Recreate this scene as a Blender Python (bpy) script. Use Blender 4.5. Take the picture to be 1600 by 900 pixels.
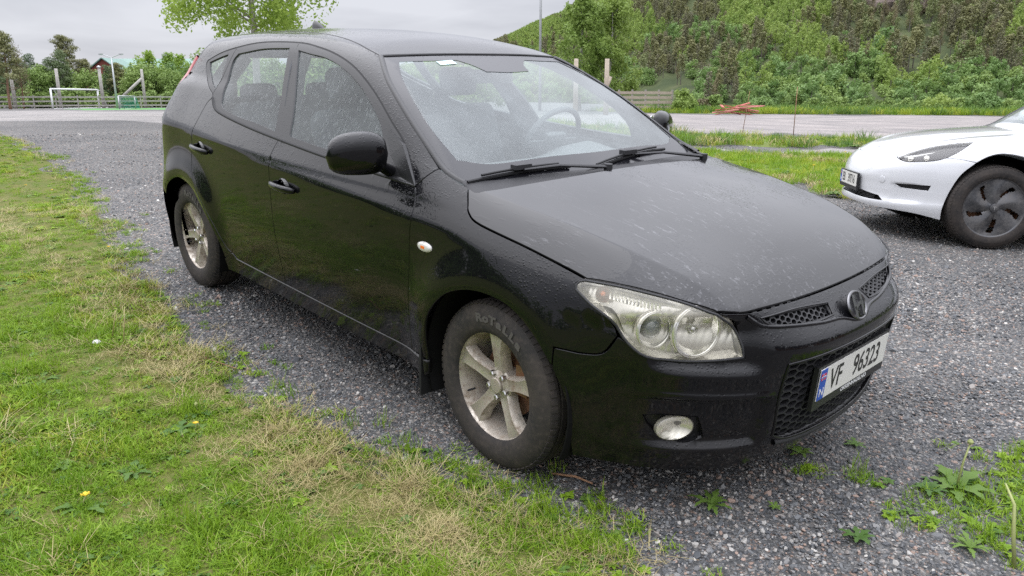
import bpy, bmesh, math, random
import numpy as np
from mathutils import Vector, Matrix, Euler
from mathutils.geometry import delaunay_2d_cdt
random.seed(7); rng = np.random.default_rng(11)
scene = bpy.context.scene
for o in list(bpy.data.objects): bpy.data.objects.remove(o)
col = scene.collection
# ------------------------------------------------------------ frames
# The driveway under the black car slopes a few degrees; CAR_ROT turns car coordinates (x forward, y left, z up) into the world's.
CAR_ROT = np.array([[0.997369, 0.001944, 0.072472], [0.0, 0.999641, -0.026811], [-0.072498, 0.026741, 0.99701]])
CAR_M = Matrix([list(CAR_ROT[0]) + [0], list(CAR_ROT[1]) + [0], list(CAR_ROT[2]) + [0], [0, 0, 0, 1]])
# ------------------------------------------------------------ camera
CAM = Vector((1.91791, -2.54847, 1.29064))
cam_d = bpy.data.cameras.new('camera'); cam = bpy.data.objects.new('camera', cam_d); col.objects.link(cam)
_r, _u, _f = ((0.684562, 0.728955, 0), (-0.178818, 0.167928, 0.969445), (-0.706682, 0.663645, -0.245307))
cam.matrix_world = Matrix(((_r[0], _u[0], -_f[0], CAM.x), (_r[1], _u[1], -_f[1], CAM.y), (_r[2], _u[2], -_f[2], CAM.z), (0, 0, 0, 1)))
cam_d.sensor_width = 36; cam_d.lens = 26.919; cam_d.clip_start = .05; cam_d.clip_end = 6000
scene.camera = cam
# ------------------------------------------------------------ sky: overcast, brighter overhead
world = bpy.data.worlds.new("World"); scene.world = world; world.use_nodes = True
nt = world.node_tree; nt.nodes.clear()
def N(t, **k):
    n = nt.nodes.new(t)
    for a, b in k.items(): setattr(n, a, b)
    return n
SUN_EL, SUN_AZ = math.radians(52), math.radians(200)      # azimuth counter-clockwise from +x
sky = N('ShaderNodeTexSky', sky_type='NISHITA', sun_disc=False, sun_elevation=SUN_EL, sun_rotation=math.pi / 2 - SUN_AZ)
skyb = N('ShaderNodeBackground'); skyb.inputs['Strength'].default_value = .10
nt.links.new(sky.outputs[0], skyb.inputs[0])
tc = N('ShaderNodeTexCoord'); sep = N('ShaderNodeSeparateXYZ'); nt.links.new(tc.outputs['Generated'], sep.inputs[0])
# cloud sheet: look up the noise where the view direction meets a flat ceiling
mz = N('ShaderNodeMath', operation='MAXIMUM'); mz.inputs[1].default_value = .0; nt.links.new(sep.outputs['Z'], mz.inputs[0])
ad = N('ShaderNodeMath', operation='ADD'); ad.inputs[1].default_value = .13; nt.links.new(mz.outputs[0], ad.inputs[0])
dv = N('ShaderNodeVectorMath', operation='DIVIDE'); nt.links.new(tc.outputs['Generated'], dv.inputs[0])
cb = N('ShaderNodeCombineXYZ'); [nt.links.new(ad.outputs[0], cb.inputs[i]) for i in range(3)]
nt.links.new(cb.outputs[0], dv.inputs[1])
nz = N('ShaderNodeTexNoise'); nz.inputs['Scale'].default_value = .75; nz.inputs['Detail'].default_value = 5; nz.inputs['Roughness'].default_value = .5; nz.inputs['Distortion'].default_value = .35
nt.links.new(dv.outputs[0], nz.inputs['Vector'])
cr = N('ShaderNodeValToRGB'); cr.color_ramp.elements[0].position = .33; cr.color_ramp.elements[0].color = (.50, .51, .565, 1)
cr.color_ramp.elements[1].position = .62; cr.color_ramp.elements[1].color = (.68, .69, .745, 1)
nt.links.new(nz.outputs['Fac'], cr.inputs[0])
gr = N('ShaderNodeMapRange'); gr.inputs['From Min'].default_value = 0.13; gr.inputs['From Max'].default_value = .65; gr.inputs['To Min'].default_value = 1.; gr.inputs['To Max'].default_value = 2.9
nt.links.new(sep.outputs['Z'], gr.inputs['Value'])
clb = N('ShaderNodeBackground'); nt.links.new(cr.outputs[0], clb.inputs[0]); g2 = N('ShaderNodeMapRange'); g2.inputs['From Min'].default_value = .55; g2.inputs['From Max'].default_value = 1.; g2.inputs['To Min'].default_value = 1; g2.inputs['To Max'].default_value = 2.1; nt.links.new(sep.outputs['Z'], g2.inputs['Value'])
gm = N('ShaderNodeMath', operation='MULTIPLY'); nt.links.new(gr.outputs[0], gm.inputs[0]); nt.links.new(g2.outputs[0], gm.inputs[1]); nt.links.new(gm.outputs[0], clb.inputs['Strength'])
mx = N('ShaderNodeMixShader'); mx.inputs[0].default_value = .93
nt.links.new(skyb.outputs[0], mx.inputs[1]); nt.links.new(clb.outputs[0], mx.inputs[2])
wo = N('ShaderNodeOutputWorld'); nt.links.new(mx.outputs[0], wo.inputs[0])
# ------------------------------------------------------------ sun behind the cloud
sd = bpy.data.lights.new('sun', 'SUN'); sd.energy = .8; sd.angle = math.radians(75); sd.color = (1, .97, .93)
sun = bpy.data.objects.new('sun', sd); col.objects.link(sun)
_d = Vector((math.cos(SUN_AZ) * math.cos(SUN_EL), math.sin(SUN_AZ) * math.cos(SUN_EL), math.sin(SUN_EL)))
sun.rotation_euler = (-_d).to_track_quat('-Z', 'Y').to_euler(); sun.location = _d * 60
scene.view_settings.view_transform = 'Standard'; scene.view_settings.look = 'None'
scene.view_settings.exposure = .2; scene.view_settings.gamma = 1; scene.view_settings.use_curve_mapping = False
scene.cycles.use_denoising = False; scene.cycles.use_adaptive_sampling = False; scene.cycles.max_bounces = 8; scene.cycles.sample_clamp_indirect = 4.; scene.cycles.transparent_max_bounces = 16; scene.cycles.caustics_reflective = False; scene.cycles.caustics_refractive = False
# ------------------------------------------------------------ body surface of the black car (car coordinates)
def spl(x, pts):
    """smooth interpolation (monotone-ish cubic Hermite) through pts [(x,y)..]"""
    p=np.array(sorted(pts),float); X,Y=p[:,0],p[:,1]
    h=np.diff(X); d=np.diff(Y)/h
    m=np.zeros(len(X)); m[1:-1]=(d[:-1]*h[1:]+d[1:]*h[:-1])/(h[:-1]+h[1:]); m[0]=d[0]; m[-1]=d[-1]
    x=np.asarray(x,float); xc=np.clip(x,X[0],X[-1]); i=np.clip(np.searchsorted(X,xc)-1,0,len(h)-1)
    t=(xc-X[i])/h[i]; H=h[i]
    y=(2*t**3-3*t**2+1)*Y[i]+(t**3-2*t**2+t)*H*m[i]+(-2*t**3+3*t**2)*Y[i+1]+(t**3-t**2)*H*m[i+1]
    return y+(x-xc)*np.where(x<X[0],m[0],m[-1])
def smax(a,b,k):
    h=np.maximum(k-np.abs(a-b),0)/k
    return np.maximum(a,b)+h*h*k*.25
def smin(a,b,k): return -smax(-a,-b,k)
def sst(e0,e1,x):
    t=np.clip((x-e0)/(e1-e0),0,1); return t*t*(3-2*t)
R_W=.31; XR=-2.65
def side_y(x,z):
    y0=spl(x,[(-3.45,.74),(-3.2,.825),(-2.95,.862),(-2.65,.866),(-2.2,.876),(-1.5,.882),(-.8,.882),(-.4,.876),(0,.866),(.3,.845),(.5,.806),(.65,.75),(.8,.67)])
    zc=spl(x,[(-3.2,.95),(-2.6,.93),(-1.6,.875),(-.6,.835),(0,.80),(.4,.75),(.7,.70)])
    d=z-zc
    up=.62*(np.sqrt(np.maximum(d,0)**2+.03**2)-.03)
    lo=.035*sst(.60,.20,z)
    r1=np.hypot(x,z-.33); r2=np.hypot(x-XR,z-.33)
    fl=0.
    for r in (r1,r2): fl=fl+.032*np.exp(-((r-.37)/.105)**2)*sst(1.0,.6,z)
    fl=fl+.022*np.exp(-((r1-.37)/.09)**2)*sst(.62,.42,z)*sst(0,.2,x)
    return y0-up-lo+fl
def crease_y(x): return spl(x,[(-.45,.775),(-.21,.74),(.17,.70),(.46,.652),(.745,.55),(.9,.48)])
def top_z(x,y):
    ay=np.abs(y); yc=crease_y(x)
    zcr=spl(x,[(-.6,1.04),(-.21,.968),(.17,.916),(.46,.858),(.62,.808),(.745,.752),(.85,.68),(1.,.58)])
    dz=spl(x,[(-.4,.04),(.2,.035),(.6,.02),(.75,.0),(.9,-.01)])
    o=ay-yc
    ins=zcr+dz*(1-(ay/yc)**2)
    sl=.30+.0*o
    out=zcr-.42*np.maximum(o,0)-1.6*np.maximum(o,0)**2
    h=.012
    return np.where(o<0,ins,out)-.0*h
def front_x(y,z):
    ay=np.abs(y)
    pz=spl(z,[(.15,.80),(.22,.835),(.32,.87),(.42,.885),(.50,.895),(.58,.902),(.64,.89),(.70,.845),(.76,.78),(.85,.70)])
    q=sst(.66,.75,z)
    return pz-(.22*(1-q)+.10*q)*ay**2-(.65*(1-q)+.30*q)*ay**4
def rear_x(y,z):
    ay=np.abs(y)
    p=-3.38+.14*ay**2+.30*ay**4
    pz=spl(z,[(.2,.06),(.35,.0),(.55,-.01),(.7,.03),(.95,.08),(1.2,.22),(1.4,.36)])
    return p+pz
def lower(P):
    x,y,z=P[...,0],P[...,1],P[...,2]; ay=np.abs(y)
    a=ay-side_y(x,z); b=z-top_z(x,y); b=np.where(x<-1,z-1.2,b) 
    f=x-front_x(y,z); r=rear_x(y,z)-x
    k=spl(x,[(-1,.05),(-.3,.06),(.2,.08),(.7,.10)])
    v=smax(a*.9,b*.92,np.clip(k,.05,.10))
    v=smax(v,f*.95,.07); v=smax(v,r*.95,.10)
    return np.maximum(v,.16-z)
def glass_y(x,z):
    y0=spl(x,[(-3.4,.70),(-3.0,.80),(-2.6,.825),(-2.0,.845),(-1.4,.85),(-.8,.84),(-.3,.80)])
    return y0-.50*(z-.95)-.15*np.maximum(z-1.1,0)**2
def ws_z(x,y):
    xx=x+.25*np.abs(y)**2-.04
    return spl(xx,[(-1.5,1.55),(-1.3,1.485),(-1.1,1.415),(-.8,1.285),(-.5,1.13),(-.25,.985),(0,.83)])
def roof_z(x,y):
    zc=spl(x,[(-3.3,1.36),(-3.0,1.44),(-2.6,1.485),(-2.1,1.505),(-1.7,1.502),(-1.4,1.482),(-1.1,1.435),(-.9,1.37)])
    return zc-.045*(np.abs(y)/.55)**2.2
def upper(P):
    x,y,z=P[...,0],P[...,1],P[...,2]; ay=np.abs(y)
    a=(ay-glass_y(x,z))*.88; w=(z-ws_z(x,y))*.87; r=(z-roof_z(x,y))*.97; b=(rear_x(y,z)+.0-x)*.95
    v=smax(w,r,.03); v=smax(v,a,.07); v=smax(v,b,.08)
    return np.maximum(v,.93-z)
def car(P):
    return smin(lower(P),upper(P),.03)
def grad(P,f=car,e=1.5e-3):
    g=np.stack([f(P+np.array(d)*e)-f(P-np.array(d)*e) for d in ((1,0,0),(0,1,0),(0,0,1))],-1)
    return g/np.maximum(np.linalg.norm(g,axis=-1,keepdims=True),1e-9)
def cast(O,D,f=car,tmax=6.,n=400,off=0.):
    O=np.atleast_2d(O).astype(float); D=np.atleast_2d(D).astype(float); O,D=np.broadcast_arrays(O,D)
    ts=np.linspace(0,tmax,n); N=len(O)
    lo=np.full(N,np.nan); hi=np.full(N,np.nan); prev=f(O)-off; done=prev<=0
    lo[done]=0;hi[done]=0
    for a,b in zip(ts[:-1],ts[1:]):
        v=f(O+D*b)-off; h=(~done)&(v<=0); lo[h]=a; hi[h]=b; done|=h
        if done.all(): break
    for _ in range(28):
        m=(lo+hi)/2; v=f(O+D*np.nan_to_num(m)[:,None])-off; inn=v<=0
        hi=np.where(inn,m,hi); lo=np.where(inn,lo,m)
    return O+D*hi[:,None]

# ------------------------------------------------------------ mesh helpers
def smooth_all(me): me.polygons.foreach_set('use_smooth', [True] * len(me.polygons))
def link(name, me, parent=None, mats=(), loc=None, rot=None, label=None):
    o = bpy.data.objects.new(name, me); col.objects.link(o)
    if me is not None:
        for m in (mats if isinstance(mats, (list, tuple)) else (mats,)): me.materials.append(m)
    if parent is not None: o.parent = parent
    if loc is not None: o.location = loc
    if rot is not None: o.rotation_euler = rot
    if label: o['label'] = label
    return o
def thing(name, label, cat, M=None, loc=(0, 0, 0), rz=0, group=None):
    o = bpy.data.objects.new(name, None); col.objects.link(o); o.empty_display_size = .2
    if M is not None: o.matrix_world = M
    else: o.location = loc; o.rotation_euler = (0, 0, rz)
    o['label'] = label; o['category'] = cat
    if group: o['group'] = group
    return o
def tag(o, label=None, cat=None, group=None, kind=None):
    if label: o['label'] = label
    if cat: o['category'] = cat
    if group: o['group'] = group
    if kind: o['kind'] = kind
    return o
def mesh_np(name, V, Fc, N_=None, smooth=True):
    me = bpy.data.meshes.new(name); me.from_pydata(np.asarray(V, float).tolist(), [], [list(map(int, f)) for f in Fc]); me.update()
    if smooth: smooth_all(me)
    if N_ is not None: me.normals_split_custom_set_from_vertices(np.asarray(N_, float).tolist())
    return me
def fast_mesh(name, V, Q, smooth=False):
    """V (n,3), Q (m,k) equal-sized polygons"""
    V = np.asarray(V, np.float32); Q = np.asarray(Q, np.int32); me = bpy.data.meshes.new(name)
    me.vertices.add(len(V)); me.vertices.foreach_set('co', V.ravel()); k = Q.shape[1]
    me.loops.add(Q.size); me.loops.foreach_set('vertex_index', Q.ravel())
    me.polygons.add(len(Q)); me.polygons.foreach_set('loop_start', np.arange(0, Q.size, k, dtype=np.int32))
    if smooth: me.polygons.foreach_set('use_smooth', [True] * len(Q))
    me.update(calc_edges=True); me.validate(); return me
class MB:
    """collects simple shapes into one mesh"""
    def __init__(s): s.V = []; s.F = []; s.n = 0
    def add(s, V, F):
        s.V.append(np.asarray(V, float)); s.F += [[i + s.n for i in f] for f in F]; s.n += len(V); return s
    def box(s, c, d, R=None, taper=1.):
        x, y, z = [v / 2 for v in d]
        V = np.array([(-x, -y, -z), (x, -y, -z), (x, y, -z), (-x, y, -z), (-x * taper, -y * taper, z), (x * taper, -y * taper, z), (x * taper, y * taper, z), (-x * taper, y * taper, z)])
        if R is not None: V = V @ np.array(R).T
        return s.add(V + np.array(c), [(3, 2, 1, 0), (4, 5, 6, 7), (0, 1, 5, 4), (1, 2, 6, 5), (2, 3, 7, 6), (3, 0, 4, 7)])
    def tube(s, pts, r, n=8, caps=True, flat=1.):
        P = np.array(pts, float); r = np.broadcast_to(np.array(r, float), (len(P),)); V = []
        T = np.gradient(P, axis=0); T /= np.maximum(np.linalg.norm(T, axis=1, keepdims=True), 1e-9)
        a = np.array((0, 0, 1.)) if abs(T[0][2]) < .9 else np.array((1., 0, 0)); prev = None
        for p, t, rr in zip(P, T, r):
            u = (a if prev is None else prev); u = u - u @ t * t; u /= max(np.linalg.norm(u), 1e-9); prev = u; w = np.cross(t, u)
            for k in range(n):
                th = 2 * np.pi * k / n; V.append(p + rr * (np.cos(th) * u * flat + np.sin(th) * w))
        F = []
        for i in range(len(P) - 1):
            for k in range(n):
                a0, b0 = i * n + k, i * n + (k + 1) % n; F.append((a0, b0, b0 + n, a0 + n))
        if caps: F.append(tuple(range(n))[::-1]); F.append(tuple(range((len(P) - 1) * n, len(P) * n)))
        return s.add(V, F)
    def lathe(s, prof, n=48, axis='y', c=(0, 0, 0), closed=False):
        """prof: (radius, along) pairs"""
        V = []
        for r, h in prof:
            for k in range(n):
                th = 2 * np.pi * k / n; a, b = r * np.cos(th), r * np.sin(th)
                V.append({'y': (a, h, b), 'z': (a, b, h), 'x': (h, a, b)}[axis])
        F = []; m = len(prof)
        for i in range(m if closed else m - 1):
            for k in range(n):
                j = (i + 1) % m; F.append((i * n + k, i * n + (k + 1) % n, j * n + (k + 1) % n, j * n + k))
        return s.add(np.array(V) + np.array(c), F)
    def mesh(s, name, smooth=False, angle=None):
        me = bpy.data.meshes.new(name); me.from_pydata(np.concatenate(s.V).tolist(), [], s.F); me.update()
        bm = bmesh.new(); bm.from_mesh(me); bmesh.ops.recalc_face_normals(bm, faces=bm.faces); bm.to_mesh(me); bm.free()
        if smooth: smooth_all(me)
        if angle is not None:
            smooth_all(me)
            try: me.set_sharp_from_angle(angle=math.radians(angle))
            except Exception: pass
        return me
    def build(s, name, mats, parent=None, smooth=False, angle=None, **k):
        return link(name, s.mesh(name, smooth, angle), parent, mats, **k)
def crom(pts, sp):
    """open Catmull-Rom through pts, resampled about every sp metres; drops the last point"""
    P = np.array(pts, float)
    if len(P) == 2:
        n = max(1, int(round(np.linalg.norm(P[1] - P[0]) / sp))); return P[0] + (P[1] - P[0]) * (np.arange(n) / n)[:, None]
    Q = np.vstack([2 * P[0] - P[1], P, 2 * P[-1] - P[-2]]); out = []
    for i in range(1, len(Q) - 2):
        p0, p1, p2, p3 = Q[i - 1:i + 3]; t = np.linspace(0, 1, 24, endpoint=False)[:, None]
        out.append(.5 * ((2 * p1) + (-p0 + p2) * t + (2 * p0 - 5 * p1 + 4 * p2 - p3) * t * t + (-p0 + 3 * p1 - 3 * p2 + p3) * t ** 3))
    C = np.vstack(out + [P[-1:]]); L = np.concatenate([[0], np.cumsum(np.linalg.norm(np.diff(C, axis=0), axis=1))])
    n = max(2, int(round(L[-1] / sp))); s_ = np.linspace(0, L[-1], n, endpoint=False)
    return np.stack([np.interp(s_, L, C[:, k]) for k in range(C.shape[1])], 1)
def outline(segs, sp): return np.vstack([crom(s, sp) for s in segs])
def area2(P): x, y = P[:, 0], P[:, 1]; return .5 * np.sum(x * np.roll(y, -1) - np.roll(x, -1) * y)
def inset(P, d):
    """move a closed 2D polygon inwards by d"""
    if area2(P) < 0: P = P[::-1]
    e = np.roll(P, -1, 0) - P; e /= np.maximum(np.linalg.norm(e, axis=1, keepdims=True), 1e-9)
    n1 = np.stack([-e[:, 1], e[:, 0]], 1); n0 = np.roll(n1, 1, 0); m = n0 + n1; m /= np.maximum(np.linalg.norm(m, axis=1, keepdims=True), 1e-6)
    k = np.clip(1 / np.maximum((m * n1).sum(1), .35), 1, 2.5)
    return P + m * d * k[:, None]
def inside(P, poly):
    x, y = P[:, 0], P[:, 1]; r = np.zeros(len(P), bool); X, Y = poly[:, 0], poly[:, 1]; j = len(poly) - 1
    for i in range(len(poly)):
        c = ((Y[i] > y) != (Y[j] > y)); xx = (X[j] - X[i]) * (y - Y[i]) / (Y[j] - Y[i] + 1e-12) + X[i]; r ^= c & (x < xx); j = i
    return r
def seg_dist(P, poly):
    A = poly; B = np.roll(poly, -1, 0); d = np.full(len(P), 1e9)
    for a, b in zip(A, B):
        ab = b - a; t = np.clip(((P - a) @ ab) / max(ab @ ab, 1e-12), 0, 1); d = np.minimum(d, np.linalg.norm(P - a - t[:, None] * ab, axis=1))
    return d
def tri2d(outer, holes, sp, extra=None):
    B = [outer] + holes; lo = outer.min(0); hi = outer.max(0)
    gx = np.arange(lo[0], hi[0] + sp, sp); gy = np.arange(lo[1], hi[1] + sp, sp * .866)
    G = np.array([(x + (sp / 2 if j % 2 else 0), y) for j, y in enumerate(gy) for x in gx])
    ok = inside(G, outer)
    for h in holes: ok &= ~inside(G, h)
    G = G[ok]
    if len(G):
        d = np.full(len(G), 1e9)
        for b in B: d = np.minimum(d, seg_dist(G, b))
        G = G[d > sp * .45]
    pts = []; edges = []
    for b in B:
        k = len(pts); n = len(b); pts += b.tolist(); edges += [(k + i, k + (i + 1) % n) for i in range(n)]
    if extra is not None:
        ex = extra[inside(extra, outer)]; ex = ex[seg_dist(ex, outer) > .006]
        if len(ex) and len(G):
            dm = np.min(np.linalg.norm(G[:, None] - ex[None], axis=2), axis=1) if len(G) * len(ex) < 2e7 else np.full(len(G), 9.); G = G[dm > sp * .55]
        G = np.vstack([G, ex])
    nb = len(pts); pts += G.tolist()
    v, e, f, ov, oe, of = delaunay_2d_cdt([Vector(p) for p in pts], edges, [], 0, 1e-7)
    V = np.array([(p.x, p.y) for p in v]); T = np.array([list(t)[:3] for t in f])
    C = V[T].mean(1); ok = inside(C, outer)
    for h in holes: ok &= ~inside(C, h)
    T = T[ok]; a = np.cross(V[T[:, 1]] - V[T[:, 0]], V[T[:, 2]] - V[T[:, 0]]); T[a < 0] = T[a < 0][:, ::-1]; T = T[np.abs(a) > 1e-10]
    # boundary loops of what is left
    return V, T
CYL = (-.1, .8)
class Proj:
    """2D sheet coordinates <-> rays on to the body"""
    def __init__(s, kind): s.k = kind
    def to2(s, P):
        P = np.atleast_2d(np.array(P, float)); x, y, z = P.T
        if s.k == 'side': return np.stack([x, z], 1)
        if s.k == 'top': return np.stack([x, y], 1)
        if s.k == 'front': return np.stack([-y, z], 1)
        if s.k == 'cyl': return np.stack([np.arctan2(-y, x - CYL[0]) * CYL[1], z], 1)
        if s.k == 'diag': return np.stack([x, (z + y) / math.sqrt(2)], 1)
    def ray(s, Q):
        u, v = Q.T; o = np.zeros(len(Q)); one = o + 1
        if s.k == 'side': return np.stack([u, o - 1.6, v], 1), np.stack([o, one, o], 1)
        if s.k == 'top': return np.stack([u, v, o + 2.], 1), np.stack([o, o, -one], 1)
        if s.k == 'front': return np.stack([o + 1.8, -u, v], 1), np.stack([-one, o, o], 1)
        if s.k == 'cyl':
            a = u / CYL[1]; d = np.stack([-np.cos(a), np.sin(a), o], 1); return np.stack([o + CYL[0], o, v], 1) - d * 1.9, d
        if s.k == 'diag':
            h = v * math.sqrt(2); r = 1 / math.sqrt(2)       # point with z + y = h, far out along (0,-1,1)
            return np.stack([u, h / 2 - 1.6 * r - 0 * u, h / 2 + 1.6 * r], 1) + 0 * one[:, None], np.stack([o, one * r, -one * r], 1)
def raw_panel(segs, proj, f=None, gap=.002, sp=.025, holes=(), off=0., hem=.014, extra=None):
    f = f or car; pj = Proj(proj); bs = min(sp * .7, .018)
    def snap(L):
        P = np.array(L, float)
        for _ in range(4): P = P - grad(P, f) * (f(P) - off)[:, None]
        return P
    def o2(sg):
        P = outline([pj.to2(snap(s) if f is not upper else s) for s in sg], bs); return P if area2(P) > 0 else P[::-1]
    O = inset(o2(segs), gap + .0012); H = [inset(o2(h), -(gap * 0 + .0012)) for h in holes]
    V2, T = tri2d(O, H, sp, extra); o, d = pj.ray(V2); P = cast(o, d, f, tmax=3.2, n=170, off=off)
    bad = np.isnan(P).any(1)
    if bad.any():
        T = T[~bad[T].any(1)]; P = np.nan_to_num(P)
    n = grad(P, f)
    # keep winding outward
    fn = np.cross(P[T[:, 1]] - P[T[:, 0]], P[T[:, 2]] - P[T[:, 0]]); s = (fn * n[T].mean(1)).sum(1)
    T[s < 0] = T[s < 0][:, ::-1]
    # hem
    ed = {}
    for t in T:
        for a, b in ((t[0], t[1]), (t[1], t[2]), (t[2], t[0])): ed[(a, b)] = 1
    be = [(a, b) for (a, b) in ed if (b, a) not in ed]
    nx = {a: b for a, b in be}; pv = {b: a for a, b in be}
    bv = [a for a in nx if a in pv]; idx = {a: i for i, a in enumerate(bv)}
    V = [P]; NN = [n]; F = T.tolist()
    if hem and bv:
        a = np.array(bv); t = P[[nx[i] for i in bv]] - P[[pv[i] for i in bv]]; out = np.cross(t, n[a]); out /= np.maximum(np.linalg.norm(out, axis=1, keepdims=True), 1e-9)
        B = P[a] + out * .0012 - n[a] * .0012; nb = n[a] + out; nb /= np.linalg.norm(nb, axis=1, keepdims=True)
        C = B + out * .0003 - n[a] * hem; k0 = len(P); k1 = k0 + len(a)
        V += [B, C]; NN += [nb, out]
        for i, j in be:
            if i in idx and j in idx:
                p, q = idx[i], idx[j]; F.append([i, k0 + p, k0 + q, j]); F.append([k0 + p, k1 + p, k1 + q, k0 + q])
    return np.concatenate(V), F, np.concatenate(NN)
def panel(name, parent, mat, segs, proj='side', both=False, label=None, M=None, **k):
    V, F, n = raw_panel(segs, proj, **k); out = []
    for sg in ((1, -1) if both else (1,)):
        if sg == 1: me = mesh_np(name, V, F, n)
        else: me = mesh_np(name, V * [1, -1, 1], [f[::-1] for f in F], n * [1, -1, 1])
        out.append(link(name, me, parent, mat, label=label))
    return out if both else out[0]

# ------------------------------------------------------------ materials
def mat(name, base=(.5, .5, .5), rough=.5, metal=0., spec=.5, coat=0., coat_r=.03, **k):
    m = bpy.data.materials.new(name); m.use_nodes = True; b = m.node_tree.nodes['Principled BSDF']
    b.inputs['Base Color'].default_value = (*base, 1); b.inputs['Roughness'].default_value = rough; b.inputs['Metallic'].default_value = metal
    b.inputs['Specular IOR Level'].default_value = spec; b.inputs['Coat Weight'].default_value = coat; b.inputs['Coat Roughness'].default_value = coat_r
    return m
class NT:
    def __init__(s, m): s.t = m.node_tree; s.b = s.t.nodes.get('Principled BSDF'); s.o = s.t.nodes.get('Material Output')
    def n(s, t, ins=None, **k):
        nd = s.t.nodes.new('ShaderNode' + t)
        for a, b in k.items(): setattr(nd, a, b)
        for a, b in (ins or {}).items():
            if hasattr(b, 'is_output') or isinstance(b, bpy.types.NodeSocket): s.t.links.new(b, nd.inputs[a])
            else: nd.inputs[a].default_value = b
        return nd
    def l(s, a, b): s.t.links.new(a, b)
    def noise(s, scale, detail=3, vec=None, rough=.5, out='Fac', dist=0.):
        nd = s.n('TexNoise', {'Scale': scale, 'Detail': detail, 'Roughness': rough, 'Distortion': dist})
        s.l(vec if vec is not None else s.obj(), nd.inputs['Vector']); return nd.outputs[out]
    def obj(s):
        if not hasattr(s, '_o'): s._o = s.n('TexCoord').outputs['Object']
        return s._o
    def gen(s):
        if not hasattr(s, '_g'): s._g = s.n('NewGeometry').outputs['Position']
        return s._g
    def ramp(s, fac, stops, interp='LINEAR'):
        nd = s.n('ValToRGB'); r = nd.color_ramp; r.interpolation = interp
        while len(r.elements) < len(stops): r.elements.new(.5)
        for e, (p, c) in zip(r.elements, stops): e.position = p; e.color = (*c, 1) if len(c) == 3 else c
        s.l(fac, nd.inputs[0]); return nd.outputs[0]
    def mr(s, v, a, b, c=0., d=1., clamp=True, smooth=False):
        nd = s.n('MapRange', {'From Min': a, 'From Max': b, 'To Min': c, 'To Max': d}, clamp=clamp)
        if smooth: nd.interpolation_type = 'SMOOTHSTEP'
        s.l(v, nd.inputs['Value']); return nd.outputs[0]
    def math(s, op, a, b=0.):
        nd = s.n('Math', operation=op)
        for i, v in enumerate((a, b)):
            if isinstance(v, (int, float)): nd.inputs[i].default_value = v
            else: s.l(v, nd.inputs[i])
        return nd.outputs[0]
    def mix(s, f, a, b):
        nd = s.n('Mix', data_type='RGBA')
        for i, v in ((0, f), (6, a), (7, b)):
            if isinstance(v, (int, float, tuple)): nd.inputs[i].default_value = (v if i == 0 else ((*v, 1) if len(v) == 3 else v))
            else: s.l(v, nd.inputs[i])
        return nd.outputs[2]
    def bump(s, h, strength=.3, dist=.01, norm=None):
        nd = s.n('Bump', {'Strength': strength, 'Distance': dist}); s.l(h, nd.inputs['Height'])
        if norm is not None: s.l(norm, nd.inputs['Normal'])
        return nd.outputs[0]
def drops(T, scale, lo=.16, hi=.42, keep=.55, vec=None):
    """height field of round water beads: one per Voronoi cell, some cells left dry"""
    v = T.n('TexVoronoi', {'Scale': scale, 'Randomness': 1.}); T.l(vec or T.obj(), v.inputs['Vector'])
    h = T.mr(v.outputs['Distance'], lo, hi, 1., 0., smooth=True)
    sp = T.n('SeparateColor'); T.l(v.outputs['Color'], sp.inputs[0])
    return T.math('MULTIPLY', h, T.math('GREATER_THAN', sp.outputs[0], keep))
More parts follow.
